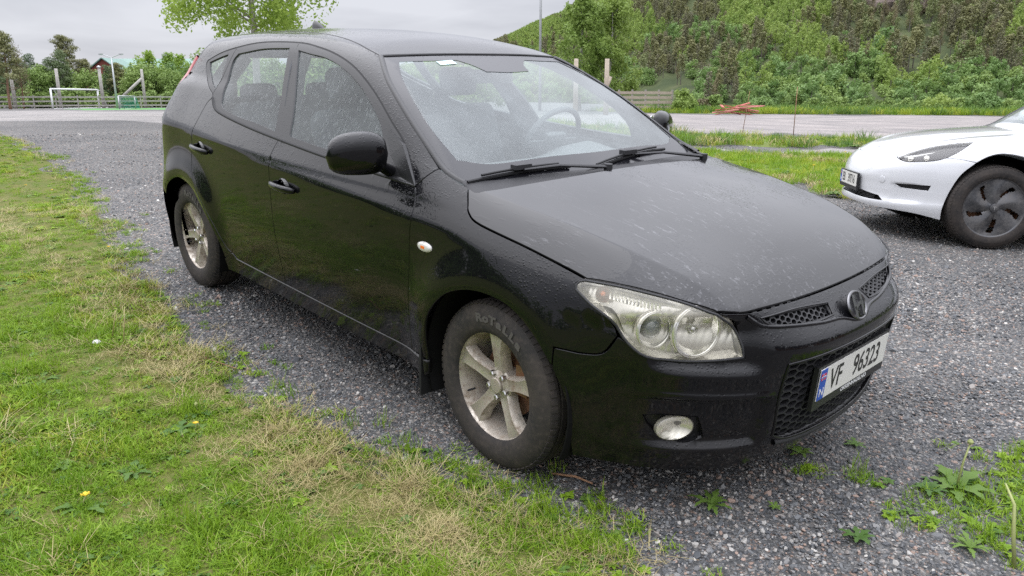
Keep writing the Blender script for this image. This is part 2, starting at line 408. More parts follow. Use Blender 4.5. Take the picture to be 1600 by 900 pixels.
def wet_paint(name, base, rough=.16, drop=1., dirt=True, coat=1., runs=(42, 42, 7), veil=0., coat_ior=1.40):
    m = mat(name, base, rough, 0, .02, coat, .025); m.node_tree.nodes['Principled BSDF'].inputs['Coat IOR'].default_value = coat_ior; T = NT(m)
    h1 = drops(T, 92, .10, .42, .35); h2 = drops(T, 190, .1, .45, .4)
    patch = T.mr(T.noise(2.6, 4), .38, .66, .12, 1.)
    # runs where beads have joined: noise stretched down the panel
    mp = T.n('Mapping', {'Scale': runs}); T.l(T.obj(), mp.inputs['Vector'])
    run = T.mr(T.noise(1., 2, mp.outputs[0]), .60, .68, 0, .6, smooth=True)
    h = T.math('MULTIPLY', T.math('ADD', T.math('MULTIPLY', h1, .9), T.math('MULTIPLY', h2, .45)), patch)
    h = T.math('ADD', h, T.math('MULTIPLY', run, .5))
    gz_ = T.n('SeparateXYZ'); T.l(T.n('NewGeometry').outputs['Normal'], gz_.inputs[0]); h = T.math('MULTIPLY', h, T.mr(gz_.outputs['Z'], .06, .42, .10, 1.))
    nb = T.bump(h, drop, .0014)
    T.l(nb, T.b.inputs['Normal']); T.l(nb, T.b.inputs['Coat Normal'])
    T.l(T.mr(h, 0, .8, rough, rough * .5), T.b.inputs['Roughness'])
    if veil:      # dried and drying rain tracks
        m2 = T.n('Mapping', {'Scale': (5.5, 80, 80), 'Rotation': (0, 0, .05)}); T.l(T.obj(), m2.inputs['Vector']); a_ = T.mr(T.noise(1, 3, m2.outputs[0], .6), .585, .635, 0, 1)
        a_ = T.math('MULTIPLY', a_, T.mr(T.noise(2.6, 2), .42, .62)); fine = T.mr(T.noise(240, 2), .45, .60, .35, 1); T.l(T.mix(T.math('MULTIPLY', T.math('MULTIPLY', a_, fine), veil), base, (.16, .16, .17)), T.b.inputs['Base Color'])
    if dirt:
        sz = T.n('SeparateXYZ'); T.l(T.obj(), sz.inputs[0])
        low = T.mr(sz.outputs['Z'], .48, .18, 0, 1); g = T.mr(T.noise(14, 6, rough=.65), .42, .75, 0, 1.)
        spk = T.mr(T.noise(160, 3), .62, .72, 0, 1.)
        d = T.math('MULTIPLY', low, T.math('ADD', T.math('MULTIPLY', g, .13), T.math('MULTIPLY', spk, .22)))
        T.l(T.mix(d, (*base,), (.10, .085, .07)), T.b.inputs['Base Color'])
        T.l(T.mr(d, 0, .4, coat, .6 * coat), T.b.inputs['Coat Weight'])
    return m
def schlick(T, nrm, f0=.043):
    g = T.n('NewGeometry'); d = T.n('VectorMath', operation='DOT_PRODUCT'); T.l(nrm, d.inputs[0]); T.l(g.outputs['Incoming'], d.inputs[1])
    c = T.math('SUBTRACT', 1., T.math('MINIMUM', T.math('ABSOLUTE', d.outputs['Value']), 1.)); return T.math('ADD', f0, T.math('MULTIPLY', T.math('POWER', c, 5.), 1 - f0))
def glass(name, tint=(.72, .80, .79), film=.05, drop=1., rough=.0, scale=150, streak=0., refl=.9):
    m = bpy.data.materials.new(name); m.use_nodes = True; T = NT(m); T.t.nodes.remove(T.b)
    h = T.math('ADD', drops(T, scale, .12, .45, .35), T.math('MULTIPLY', drops(T, scale * 2.1, .1, .4, .4), .5))
    nrm = T.bump(h, .25 * drop, .0012)
    tr = T.n('BsdfTransparent', {'Color': (*tint, 1)}); gl = T.n('BsdfGlossy', {'Color': (1, 1, 1, 1), 'Roughness': .02}); T.l(nrm, gl.inputs['Normal'])
    df = T.n('BsdfDiffuse', {'Color': (.60, .66, .665, 1)})  # pale diffuse: wet film plus part of the sky reflection painted in
    gn = T.n('NewGeometry').outputs['Normal']; f2 = T.mr(schlick(T, gn), 0, 1, .0, refl)                   # both faces of the pane reflect
    s1 = T.n('MixShader'); T.l(f2, s1.inputs[0]); T.l(tr.outputs[0], s1.inputs[1]); T.l(gl.outputs[0], s1.inputs[2])
    film_sheen_f = T.math('ADD', T.math('MULTIPLY', T.mr(T.noise(3, 3), .3, .7, .6, 1.3), film), T.math('MULTIPLY', T.math('MULTIPLY', h, T.mr(T.noise(40, 2), .4, .6)), film * .12))
    if streak:
        mp = T.n('Mapping', {'Scale': (90, 90, 3)}); T.l(T.obj(), mp.inputs['Vector'])
        film_sheen_f = T.math('ADD', film_sheen_f, T.math('MULTIPLY', T.mr(T.noise(1, 2, mp.outputs[0]), .52, .7), streak))
    s2 = T.n('MixShader'); T.l(film_sheen_f, s2.inputs[0]); T.l(s1.outputs[0], s2.inputs[1]); T.l(df.outputs[0], s2.inputs[2])
    T.l(s2.outputs[0], T.o.inputs['Surface']); return m
def rough_plastic(name, base, rough=.5, wet=.5, sc=220):
    m = mat(name, base, rough, 0, .5); T = NT(m); h = drops(T, sc * .5, .12, .42, .5); T.l(T.bump(h, .35 * wet, .0015, T.bump(T.noise(900, 2), .15, .0005)), T.b.inputs['Normal']); return m
def grain(name, base, rough=.7, amt=.25, sc=40, bump=.2, dist=.003, metal=0., spec=.3):
    m = mat(name, base, rough, metal, spec); T = NT(m); n = T.noise(sc, 5, rough=.6)
    lo = tuple(c * (1 - amt) for c in base); hi = tuple(min(1, c * (1 + amt)) for c in base)
    T.l(T.ramp(n, [(.3, lo), (.7, hi)]), T.b.inputs['Base Color']); T.l(T.bump(n, bump, dist), T.b.inputs['Normal']); return m
# ------------------------------------------------------------ the lie of the land (world coordinates)
_AZ = np.radians(np.array([-180, -135, -90, -45, 0, 45, 75, 100, 136, 160, 180.]))
_RR = np.array([0, 3.2, 5, 8, 12, 16, 30, 60, 100, 160, 260, 900.])
_HT = np.array([
    [0, .23, .36, .56, .74, .80, .62, .12, -.25, -.4, -.5, -1],
    [0, .10, .16, .22, .28, .30, .3, .3, .3, .3, .3, .3],
    [0, -.09, -.10, -.08, -.05, 0, .1, .2, .2, .2, .2, .2],
    [0, -.16, -.22, -.28, -.3, -.3, -.3, -.3, -.3, -.3, -.3, -.3],
    [0, -.20, -.26, -.30, -.3, -.3, -.3, -.4, -.4, -.4, -.4, -.4],
    [0, -.06, -.03, .02, .08, .1, .1, 0, 0, 0, 0, 0],
    [0, .03, .07, .09, .12, .14, .12, .1, -.4, -1.5, -3, -4],
    [0, .09, .10, .11, .14, .16, .13, .08, -.9, -2.5, -4, -5],
    [0, .20, .28, .38, .46, .48, .32, .08, -.35, -1, -2, -3],
    [0, .235, .36, .54, .70, .74, .58, .12, -.25, -.4, -1, -2],
    [0, .23, .36, .56, .74, .80, .62, .12, -.25, -.4, -.5, -1]])
PN = np.array([CAR_ROT[0][2], CAR_ROT[1][2], CAR_ROT[2][2]])
def ground_z(x, y):
    x = np.asarray(x, float); y = np.asarray(y, float)
    dx, dy = x + 1.3, y; r = np.hypot(dx, dy); az = np.arctan2(dy, dx)
    i = np.clip(np.searchsorted(_AZ, az) - 1, 0, len(_AZ) - 2); t = (az - _AZ[i]) / (_AZ[i + 1] - _AZ[i]); t = t * t * (3 - 2 * t)
    j = np.clip(np.searchsorted(_RR, r) - 1, 0, len(_RR) - 2); s = np.clip((r - _RR[j]) / (_RR[j + 1] - _RR[j]), 0, 1)
    Hh = lambda a, b: _HT[a, b]
    tab = (1 - t) * ((1 - s) * Hh(i, j) + s * Hh(i, j + 1)) + t * ((1 - s) * Hh(i + 1, j) + s * Hh(i + 1, j + 1))
    pl = -(PN[0] * x + PN[1] * y) / PN[2]; w = sst(3.0, 5.5, r)
    return pl * (1 - w) + (tab + .0 ) * w
_RF = np.concatenate([[0], np.geomspace(1, 900, 260)]); _TF = []
for _row in _HT:
    _v = np.interp(_RF, _RR, _row); _k = np.hanning(23); _k /= _k.sum(); _vp = np.pad(_v, 11, mode='edge'); _TF.append(np.convolve(_vp, _k, 'valid'))
_TF = np.array(_TF)
def ground_z(x, y):
    x = np.asarray(x, float); y = np.asarray(y, float)
    dx, dy = x + 1.3, y; r = np.hypot(dx, dy); az = np.arctan2(dy, dx)
    i = np.clip(np.searchsorted(_AZ, az) - 1, 0, len(_AZ) - 2); t = (az - _AZ[i]) / (_AZ[i + 1] - _AZ[i]); t = t * t * (3 - 2 * t)
    j = np.clip(np.searchsorted(_RF, r) - 1, 0, len(_RF) - 2); s = np.clip((r - _RF[j]) / (_RF[j + 1] - _RF[j]), 0, 1)
    tab = (1 - t) * ((1 - s) * _TF[i, j] + s * _TF[i, j + 1]) + t * ((1 - s) * _TF[i + 1, j] + s * _TF[i + 1, j + 1])
    pl = -(PN[0] * x + PN[1] * y) / PN[2]; w = sst(3.0, 5.5, r)
    return pl * (1 - w) + tab * w
#SPLIT
def vnoise(x, y, s, seed=0):
    """cheap smooth value noise, -1..1"""
    x = np.asarray(x, float) * s + seed * 17.3; y = np.asarray(y, float) * s - seed * 9.1; xi = np.floor(x).astype(int); yi = np.floor(y).astype(int); fx = x - xi; fy = y - yi
    fx = fx * fx * (3 - 2 * fx); fy = fy * fy * (3 - 2 * fy)
    def h(a, b):
        n = (a * 374761393 + b * 668265263 + seed * 144665) & 0x7fffffff; n = ((n ^ (n >> 13)) * 1274126177) & 0x7fffffff; return ((n ^ (n >> 16)) & 0xffff) / 32767.5 - 1
    return (h(xi, yi) * (1 - fx) + h(xi + 1, yi) * fx) * (1 - fy) + (h(xi, yi + 1) * (1 - fx) + h(xi + 1, yi + 1) * fx) * fy
def fbm(x, y, s, seed=0): return .6 * vnoise(x, y, s, seed) + .3 * vnoise(x, y, s * 2.1, seed + 1) + .15 * vnoise(x, y, s * 4.3, seed + 2)
def gz(x, y): return ground_z(x, y)
# edges measured on the ground (world metres)
LAWN = np.array([(-15.5, -1.6), (-13.2, -.15), (-12.0, -.11), (-10.6, .0), (-8.05, -.24), (-6.4, -.5), (-4.9, -.78), (-3.56, -.97), (-2.5, -1.1), (-1.87, -1.24), (-1.48, -1.24), (-.88, -1.24), (-.28, -1.13), (.26, -.99), (.63, -.91), (.9, -1.0), (1.3, -1.25), (2.2, -2.0), (3.2, -3.2), (4.2, -5.5), (5, -9), (4, -14), (-20, -14), (-19, -3)])
LAWN2 = np.array([(-9.5, 9.4), (-6.13, 8.69), (-4.64, 7.8), (-2.9, 7.05), (-2.17, 6.41), (-1.6, 6.2), (-.9, 6.6), (.4, 7.4), (4, 9.5), (9, 13), (6, 17), (-2.07, 14.31), (-3.83, 12.9), (-4.97, 11.32), (-5.63, 10.18), (-6.34, 9.38), (-9.6, 10.0)])
STRIP = np.array([(-11, 10.0), (-7.18, 9.9), (-6.65, 11.1), (-6.04, 12.4), (-5.11, 14.2), (-2.51, 16.4), (4, 20.3), (2, 25), (-3.74, 20.5), (-6.0, 17.6), (-7.3, 15.6), (-8.15, 14.36), (-9.09, 13.32), (-9.96, 12.94), (-13, 12.2)])
LOT = np.array([(-11, 12.5), (-9.09, 13.32), (-8.15, 14.36), (-7.36, 15.8), (-6.14, 17.9), (-3.74, 20.6), (2, 25), (12, 40), (6, 52), (-10.36, 48.3), (-14.89, 46.64), (-21.54, 40.23), (-26, 36), (-30, 28), (-20, 18)])
VERGE = np.array([(-26, 36), (-21.54, 40.23), (-14.89, 46.64), (-10.36, 48.3), (6, 52), (12, 54), (8, 62), (-12, 60), (-22, 54), (-32, 45), (-34, 38)])
ROAD = np.array([(-16.5, -14), (-15.6, 0.4), (-14.6, 1.6), (-13.2, 2.4), (-11.9, 2.9), (-11.5, 6), (-12, 12), (-24, 22), (-38, 26), (-46, 14), (-70, 14), (-80, -30), (-30, -40)])
TURF = np.array([(-68, 15.6), (-52, 16.5), (-46, 24), (-60, 40), (-88, 34), (-99, 24.5), (-92, 18)])
def sheet(name, mats, poly, dz, sp_near, edge_noise=.12, ns=2., kind='structure', disp=0.):
    poly = np.asarray(poly, float); L = outline([np.vstack([poly, poly[:1]])], max(sp_near * 1.0, .12))
    d = np.hypot(L[:, 0] - CAM.x, L[:, 1] - CAM.y); a = edge_noise * np.clip(d / 6, .5, 6)
    L = L + np.stack([fbm(L[:, 0], L[:, 1], ns, 5), fbm(L[:, 0], L[:, 1], ns, 9)], 1) * a[:, None]
    lo, hi = L.min(0), L.max(0); pts = []
    # spacing that grows with distance from the viewpoint
    s = sp_near
    for k in range(7):
        R0 = 0 if k == 0 else 5 * 2 ** (k - 1); R1 = 5 * 2 ** k; s = sp_near * 1.8 ** k
        x0, x1, y0, y1 = max(lo[0], CAM.x - R1), min(hi[0], CAM.x + R1), max(lo[1], CAM.y - R1), min(hi[1], CAM.y + R1)
        if x1 <= x0 or y1 <= y0: continue
        X, Y = np.meshgrid(np.arange(x0, x1, s), np.arange(y0, y1, s)); P = np.stack([X.ravel(), Y.ravel()], 1); r = np.hypot(P[:, 0] - CAM.x, P[:, 1] - CAM.y)
        P = P[(r >= R0) & (r < R1)]; P = P + rng.uniform(-.2, .2, P.shape) * s; P = P[inside(P, L)]; pts.append(P)
    G = np.vstack(pts); G = G[seg_dist(G, L) > .05]
    n = len(L); v, e, f, *_ = delaunay_2d_cdt([Vector(p) for p in np.vstack([L, G]).tolist()], [(i, (i + 1) % n) for i in range(n)], [], 1, 1e-6)
    V = np.array([(p.x, p.y) for p in v]); z = gz(V[:, 0], V[:, 1]) + dz; z[:n] -= dz + .02 + dz * .5
    if disp:
        ed = np.clip(seg_dist(V, L) / .25, 0, 1); z = z + disp * (fbm(V[:, 0], V[:, 1], 3., 3) + .3) * ed + disp * .6 * ed
    me = bpy.data.meshes.new(name); me.from_pydata(np.column_stack([V, z]).tolist(), [], [list(t) for t in f]); me.update(); smooth_all(me)
    bm = bmesh.new(); bm.from_mesh(me); bmesh.ops.recalc_face_normals(bm, faces=bm.faces)
    bm.faces.ensure_lookup_table()
    if sum(fc.normal.z for fc in bm.faces) < 0: bmesh.ops.reverse_faces(bm, faces=bm.faces)
    bm.to_mesh(me); bm.free()
    o = link(name, me, None, mats); o['kind'] = kind; return o
# ---- materials of the ground
def gravel_mat(name, stops, scale=62, bump=1., tone=1.):
    m = mat(name, (.2, .2, .2), .75, 0, .35); T = NT(m); P = T.gen()
    wv = T.n('TexNoise', {'Scale': 30, 'Detail': 2}); T.l(P, wv.inputs['Vector'])
    ws = T.n('VectorMath', {1: (.012, .012, .012)}, operation='MULTIPLY'); T.l(wv.outputs['Color'], ws.inputs[0])
    pv = T.n('VectorMath', operation='ADD'); T.l(P, pv.inputs[0]); T.l(ws.outputs[0], pv.inputs[1])
    cols = []; hs = []
    for k, sc in enumerate((scale, scale * 2.1)):
        v = T.n('TexVoronoi', {'Scale': sc}); T.l(pv.outputs[0], v.inputs['Vector']); s = T.n('SeparateColor'); T.l(v.outputs['Color'], s.inputs[0])
        cols.append(T.ramp(s.outputs[0], stops, 'CONSTANT')); hs.append(T.math('ADD', T.mr(v.outputs['Distance'], 0, .6, 1, 0), T.math('MULTIPLY', s.outputs[1], .5)))
    sel = T.mr(T.noise(40, 2, P), .45, .55)
    c = T.mix(sel, cols[0], cols[1]); h = T.math('ADD', T.math('MULTIPLY', hs[0], .65), T.math('MULTIPLY', hs[1], .4))
    dark = T.mr(h, .25, .75, .35, 1.)          # colour goes darker in the low gaps between the stones
    gap_mix = T.mix(dark, (.035, .034, .032), c)
    big = T.ramp(T.noise(.6, 4, P), [(.3, (.66, .67, .68)), (.7, (1.15, 1.13, 1.10))])
    mm = T.n('Mix', data_type='RGBA', blend_type='MULTIPLY'); mm.inputs[0].default_value = 1; T.l(gap_mix, mm.inputs[6]); T.l(big, mm.inputs[7])
    T.l(mm.outputs[2], T.b.inputs['Base Color']); T.l(T.bump(h, .9 * bump, .008), T.b.inputs['Normal']); return m
ST = [(p_, tuple(min(.6, v * (1.20, 1.17, 1.12)[i_]) for i_, v in enumerate(c_))) for p_, c_ in [(0, (.060, .066, .074)), (.16, (.115, .122, .130)), (.34, (.075, .080, .088)), (.48, (.17, .172, .175)), (.62, (.10, .104, .11)), (.74, (.23, .215, .205)), (.83, (.25, .185, .155)), (.91, (.30, .295, .285)), (.982, (.45, .44, .42))]]
M_GRAVEL = gravel_mat('crushed_stone', ST)
M_LIGHT = gravel_mat('fine_pale_gravel', [(0, (.30, .28, .27)), (.25, (.37, .345, .33)), (.5, (.33, .31, .30)), (.7, (.42, .39, .37)), (.9, (.48, .455, .44))], 40, .5)
def lot_mat():
    m = gravel_mat('worn_lot_gravel', [(0, (.33, .30, .285)), (.3, (.38, .345, .33)), (.6, (.35, .315, .305)), (.85, (.43, .39, .375))], 30, .35); T = NT(m)
    P = T.gen(); src = T.b.inputs['Base Color'].links[0].from_socket
    # wheel tracks: arcs and long bands a little darker than the rest
    w = T.n('TexWave', {'Scale': .055, 'Distortion': 9, 'Detail': 2, 'Detail Scale': .35}, wave_type='RINGS'); T.l(P, w.inputs['Vector'])
    tr = T.mr(w.outputs['Fac'], .90, .985, 0, .5, smooth=True)
    mp = T.n('Mapping', {'Scale': (.05, .6, 1), 'Rotation': (0, 0, .55)}); T.l(P, mp.inputs['Vector'])
    st = T.mr(T.noise(1, 4, mp.outputs[0]), .5, .7, 0, .35)
    T.l(T.mix(T.math('MAXIMUM', tr, st), src, (.22, .195, .185)), T.b.inputs['Base Color']); return m
M_LOT = lot_mat()
def soil_mat(name, a, b, c):
    m = mat(name, a, .9, 0, .2); T = NT(m); P = T.gen(); n1 = T.noise(5, 6, P, .65); n2 = T.noise(60, 4, P, .6)
    x = T.mix(T.mr(n1, .4, .62), a, b); x = T.mix(T.mr(n2, .45, .7, 0, .7), x, c); T.l(x, T.b.inputs['Base Color']); T.l(T.bump(n2, .6, .02), T.b.inputs['Normal']); return m
M_SOIL = soil_mat('lawn_thatch', (.075, .11, .016), (.12, .125, .03), (.17, .13, .06))
M_VERGE = soil_mat('verge_turf', (.10, .16, .03), (.15, .19, .045), (.17, .15, .07))
M_TURF = soil_mat('artificial_turf', (.10, .24, .075), (.12, .27, .09), (.11, .24, .08))
# ---- the ground itself: one sheet to the horizon
def ground_mesh():
    na = 300; rr = np.concatenate([[.0], np.geomspace(.35, 900, 190)]); az = np.linspace(-np.pi, np.pi, na, endpoint=False)
    X = CAM.x + rr[1:, None] * np.cos(az); Y = CAM.y + rr[1:, None] * np.sin(az); Z = gz(X, Y)
    Z = Z + .006 * fbm(X, Y, 2.5, 2) * (np.hypot(X + 1.3, Y) < 30)
    V = np.vstack([[[CAM.x, CAM.y, float(gz(CAM.x, CAM.y))]], np.stack([X, Y, Z], -1).reshape(-1, 3)])
    Q = []; i = np.arange(len(rr) - 2)[:, None] * na + 1; k = np.arange(na)[None]; k2 = (k + 1) % na
    Q = np.stack([i + k, i + na + k, i + na + k2, i + k2], -1).reshape(-1, 4)
    F = Q.tolist() + [[0, 1 + int(a), 1 + int((a + 1) % na)] for a in range(na)]
    me = bpy.data.meshes.new('ground'); me.from_pydata(V.tolist(), [], F); me.update(); smooth_all(me)
    o = link('gravel_ground', me, None, M_GRAVEL); o['kind'] = 'structure'; o['label'] = 'dark crushed stone driveway and surrounding ground'; return o
ground_mesh()
o = sheet('lawn_ground', M_SOIL, LAWN, .006, .10, .10, disp=.012); o['label'] = 'lawn beside the driveway with mossy and straw coloured patches'
o = sheet('far_lawn_ground', M_VERGE, LAWN2, .03, .3, .10, 1.); o['label'] = 'lawn behind the white car'
o = sheet('weedy_strip_ground', M_VERGE, STRIP, .035, .4, .12, 1.); o['label'] = 'weedy strip between footpath and gravel lot'
PATH = np.array([(-11, 8.9), (-6.55, 8.9), (-6.2, 9.7), (-5.63, 10.3), (-4.97, 11.5), (-2.07, 14.5), (4, 17.8), (4, 20.2), (-2.51, 16.3), (-5.11, 14.1), (-6.04, 12.3), (-6.65, 11.0), (-7.18, 9.8), (-11, 9.9)])
o = sheet('gravel_path', M_LIGHT, PATH, .012, .3, .03, 1.); o['label'] = 'narrow pale gravel path behind the far lawn'
o = sheet('gravel_lot', M_LOT, LOT, .02, .5, .1, .5); o['label'] = 'wide pinkish gravel lot with tyre tracks'
o = sheet('lot_verge', M_VERGE, VERGE, .05, 1., .2, .5); o['label'] = 'grass verge along the far side of the gravel lot'
o = sheet('gravel_road', M_LIGHT, ROAD, .012, .5, .05, .6); o['label'] = 'pale gravel road crossing beyond the driveway'
o = sheet('sports_pitch', M_TURF, TURF, .05, 1., 0, .5); o['label'] = 'green artificial turf pitch behind the small goal'
# ------------------------------------------------------------ scattering
protos = {}
def proto_collection(name, objs):
    c = bpy.data.collections.new(name)
    for o in objs:
        for cc in list(o.users_collection): cc.objects.unlink(o)
        c.objects.link(o)
    return c
def scatter(name, P, rot, scl, idx, pcol, kind='stuff', label=None):
    me = bpy.data.meshes.new(name); me.vertices.add(len(P)); me.vertices.foreach_set('co', np.asarray(P, np.float32).ravel())
    for nm, dt, a in (('rot', 'FLOAT_VECTOR', rot), ('scl', 'FLOAT_VECTOR', scl), ('idx', 'INT', idx)):
        at = me.attributes.new(nm, dt, 'POINT'); at.data.foreach_set('vector' if dt == 'FLOAT_VECTOR' else 'value', np.asarray(a, np.float32 if dt != 'INT' else np.int32).ravel())
    o = bpy.data.objects.new(name, me); col.objects.link(o); o['kind'] = kind
    if label: o['label'] = label
    g = bpy.data.node_groups.new(name + '_scatter', 'GeometryNodeTree')
    g.interface.new_socket('Geometry', in_out='INPUT', socket_type='NodeSocketGeometry'); g.interface.new_socket('Geometry', in_out='OUTPUT', socket_type='NodeSocketGeometry')
    gi = g.nodes.new('NodeGroupInput'); go = g.nodes.new('NodeGroupOutput'); ip = g.nodes.new('GeometryNodeInstanceOnPoints'); ci = g.nodes.new('GeometryNodeCollectionInfo')
    ci.inputs['Collection'].default_value = pcol; ci.inputs['Separate Children'].default_value = True; ci.inputs['Reset Children'].default_value = True
    ip.inputs['Pick Instance'].default_value = True
    def attr(nm, dt):
        a = g.nodes.new('GeometryNodeInputNamedAttribute'); a.data_type = dt; a.inputs['Name'].default_value = nm; return a.outputs['Attribute']
    g.links.new(gi.outputs[0], ip.inputs['Points']); g.links.new(ci.outputs[0], ip.inputs['Instance']); g.links.new(attr('idx', 'INT'), ip.inputs['Instance Index'])
    er = g.nodes.new('FunctionNodeEulerToRotation'); g.links.new(attr('rot', 'FLOAT_VECTOR'), er.inputs[0]); g.links.new(er.outputs[0], ip.inputs['Rotation'])
    g.links.new(attr('scl', 'FLOAT_VECTOR'), ip.inputs['Scale']); g.links.new(ip.outputs[0], go.inputs[0])
    md = o.modifiers.new('scatter', 'NODES'); md.node_group = g; return o
def sample(poly, dens, n_try, box=None):
    lo, hi = (poly.min(0), poly.max(0)) if box is None else box
    P = rng.uniform(lo, hi, (n_try, 2)); A = np.prod(hi - lo); P = P[inside(P, poly)]
    d = dens(P); return P[rng.uniform(0, n_try / A, len(P)) < d]
CD = np.array([-.729, .684]) ; CR = np.array([.6846, .729])
def cam_polar(P):
    v = P - np.array([CAM.x, CAM.y]); return np.hypot(v[:, 0], v[:, 1]), np.degrees(np.arctan2(v @ CR, v @ CD))
# ---- leaves and blades
def leaf_mat(name, a, b, tr=.35, rough=.55, hue=.3):
    m = mat(name, a, rough, 0, .3); T = NT(m); oi = T.n('ObjectInfo'); n = T.noise(.9, 3, T.gen())
    c = T.mix(T.mr(T.math('ADD', T.math('MULTIPLY', oi.outputs['Random'], .55), T.math('MULTIPLY', n, .6)), .25, .9), a, b)
    T.l(c, T.b.inputs['Base Color']); t = T.n('BsdfTranslucent'); T.l(c, t.inputs[0]); s = T.n('MixShader', {0: tr}); T.l(T.b.outputs[0], s.inputs[1]); T.l(t.outputs[0], s.inputs[2]); T.l(s.outputs[0], T.o.inputs['Surface']); return m
M_GRASS = leaf_mat('grass_blade', (.13, .25, .012), (.27, .40, .03)); M_GRASS2 = leaf_mat('yellow_grass_blade', (.27, .36, .025), (.40, .43, .06))
M_STRAW = leaf_mat('dry_straw', (.34, .28, .12), (.50, .43, .22), .2); M_WEED = leaf_mat('weed_leaf', (.07, .15, .03), (.17, .27, .05))
M_MOSS = leaf_mat('moss', (.16, .18, .03), (.25, .24, .05), .1)
def blades(name, n, h0, h1, spread, w, m, bend=.5, lean=.35):
    V = []; F = []
    for _ in range(n):
        a = random.uniform(0, 6.283); r = spread * math.sqrt(random.random()); bx, by = r * math.cos(a), r * math.sin(a); h = random.uniform(h0, h1); d = random.uniform(0, 6.283); ln = random.uniform(0, lean) ; bd = random.uniform(.1, bend); ww = w * random.uniform(.7, 1.3)
        px, py = -math.sin(d) * ww / 2, math.cos(d) * ww / 2; k = len(V)
        for t in (0, .4, .75):
            o = (ln * t + bd * t * t) * h; z = h * t * (1 - .25 * bd * t); s = 1 - .45 * t; x, y = bx + math.cos(d) * o, by + math.sin(d) * o; V += [(x - px * s, y - py * s, z), (x + px * s, y + py * s, z)]
        o = (ln + bd) * h; V.append((bx + math.cos(d) * o, by + math.sin(d) * o, h * (1 - .28 * bd)))
        F += [(k, k + 1, k + 3, k + 2), (k + 2, k + 3, k + 5, k + 4), (k + 4, k + 5, k + 6)]
    me = bpy.data.meshes.new(name); me.from_pydata(V, [], F); me.update(); o = bpy.data.objects.new(name, me); me.materials.append(m); return o
def rosette(name, n, L, w, m, rise=.5, lobes=True):
    V = []; F = []
    for i in range(n):
        a = 6.283 * i / n + random.uniform(-.3, .3); l = L * random.uniform(.6, 1.1); up = rise * random.uniform(.4, 1.2); k = len(V); st = 7
        for j in range(st):
            t = j / (st - 1); ww = w * math.sin(math.pi * min(1, t * .9 + .08)) * ((1.25 if j % 2 else .55) if lobes else 1); x = l * t; z = l * (up * t - .55 * up * t * t * 1.4) + .004
            for s in (-1, 1): V.append((math.cos(a) * x - math.sin(a) * s * ww / 2, math.sin(a) * x + math.cos(a) * s * ww / 2, z + .12 * ww))
            if j: F.append((k + 2 * j - 2, k + 2 * j - 1, k + 2 * j + 1, k + 2 * j))
    me = bpy.data.meshes.new(name); me.from_pydata(V, [], F); me.update(); smooth_all(me); o = bpy.data.objects.new(name, me); me.materials.append(m); return o
GP = [blades('a%d' % i, 38, .012, .040, .048, .0038, M_GRASS, .9, 1.0) for i in range(3)] + [blades('b%d' % i, 32, .010, .036, .048, .0036, M_GRASS2, .9, 1.1) for i in range(2)] \
    + [blades('c%d' % i, 26, .02, .06, .055, .0024, M_STRAW, 1.4, 2.2) for i in range(2)] + [rosette('d%d' % i, 9, .036, .016, M_WEED if i else M_GRASS, .9, False) for i in range(2)] + [blades('e0', 26, .04, .11, .05, .0034, M_GRASS, .6, .3), blades('e1', 34, .008, .02, .05, .004, M_MOSS, .5, .8)]
GCOL = proto_collection('grass_kinds', GP)
BARE = [(-1.60, -1.55, .42, .16), (-3.0, -2.2, .28, .16), (-4.6, -2.4, .35, .2), (-.30, -1.42, .30, .16), (-.02, -1.30, .34, .12), (-5.6, -1.3, .8, .25), (-.62, -1.50, .22, .14)]
def bare(P):
    v = np.zeros(len(P))
    for x, y, a, b in BARE: v = np.maximum(v, np.exp(-(((P[:, 0] - x) / a) ** 2 + ((P[:, 1] - y) / b) ** 2) ** 1.5))
    return v
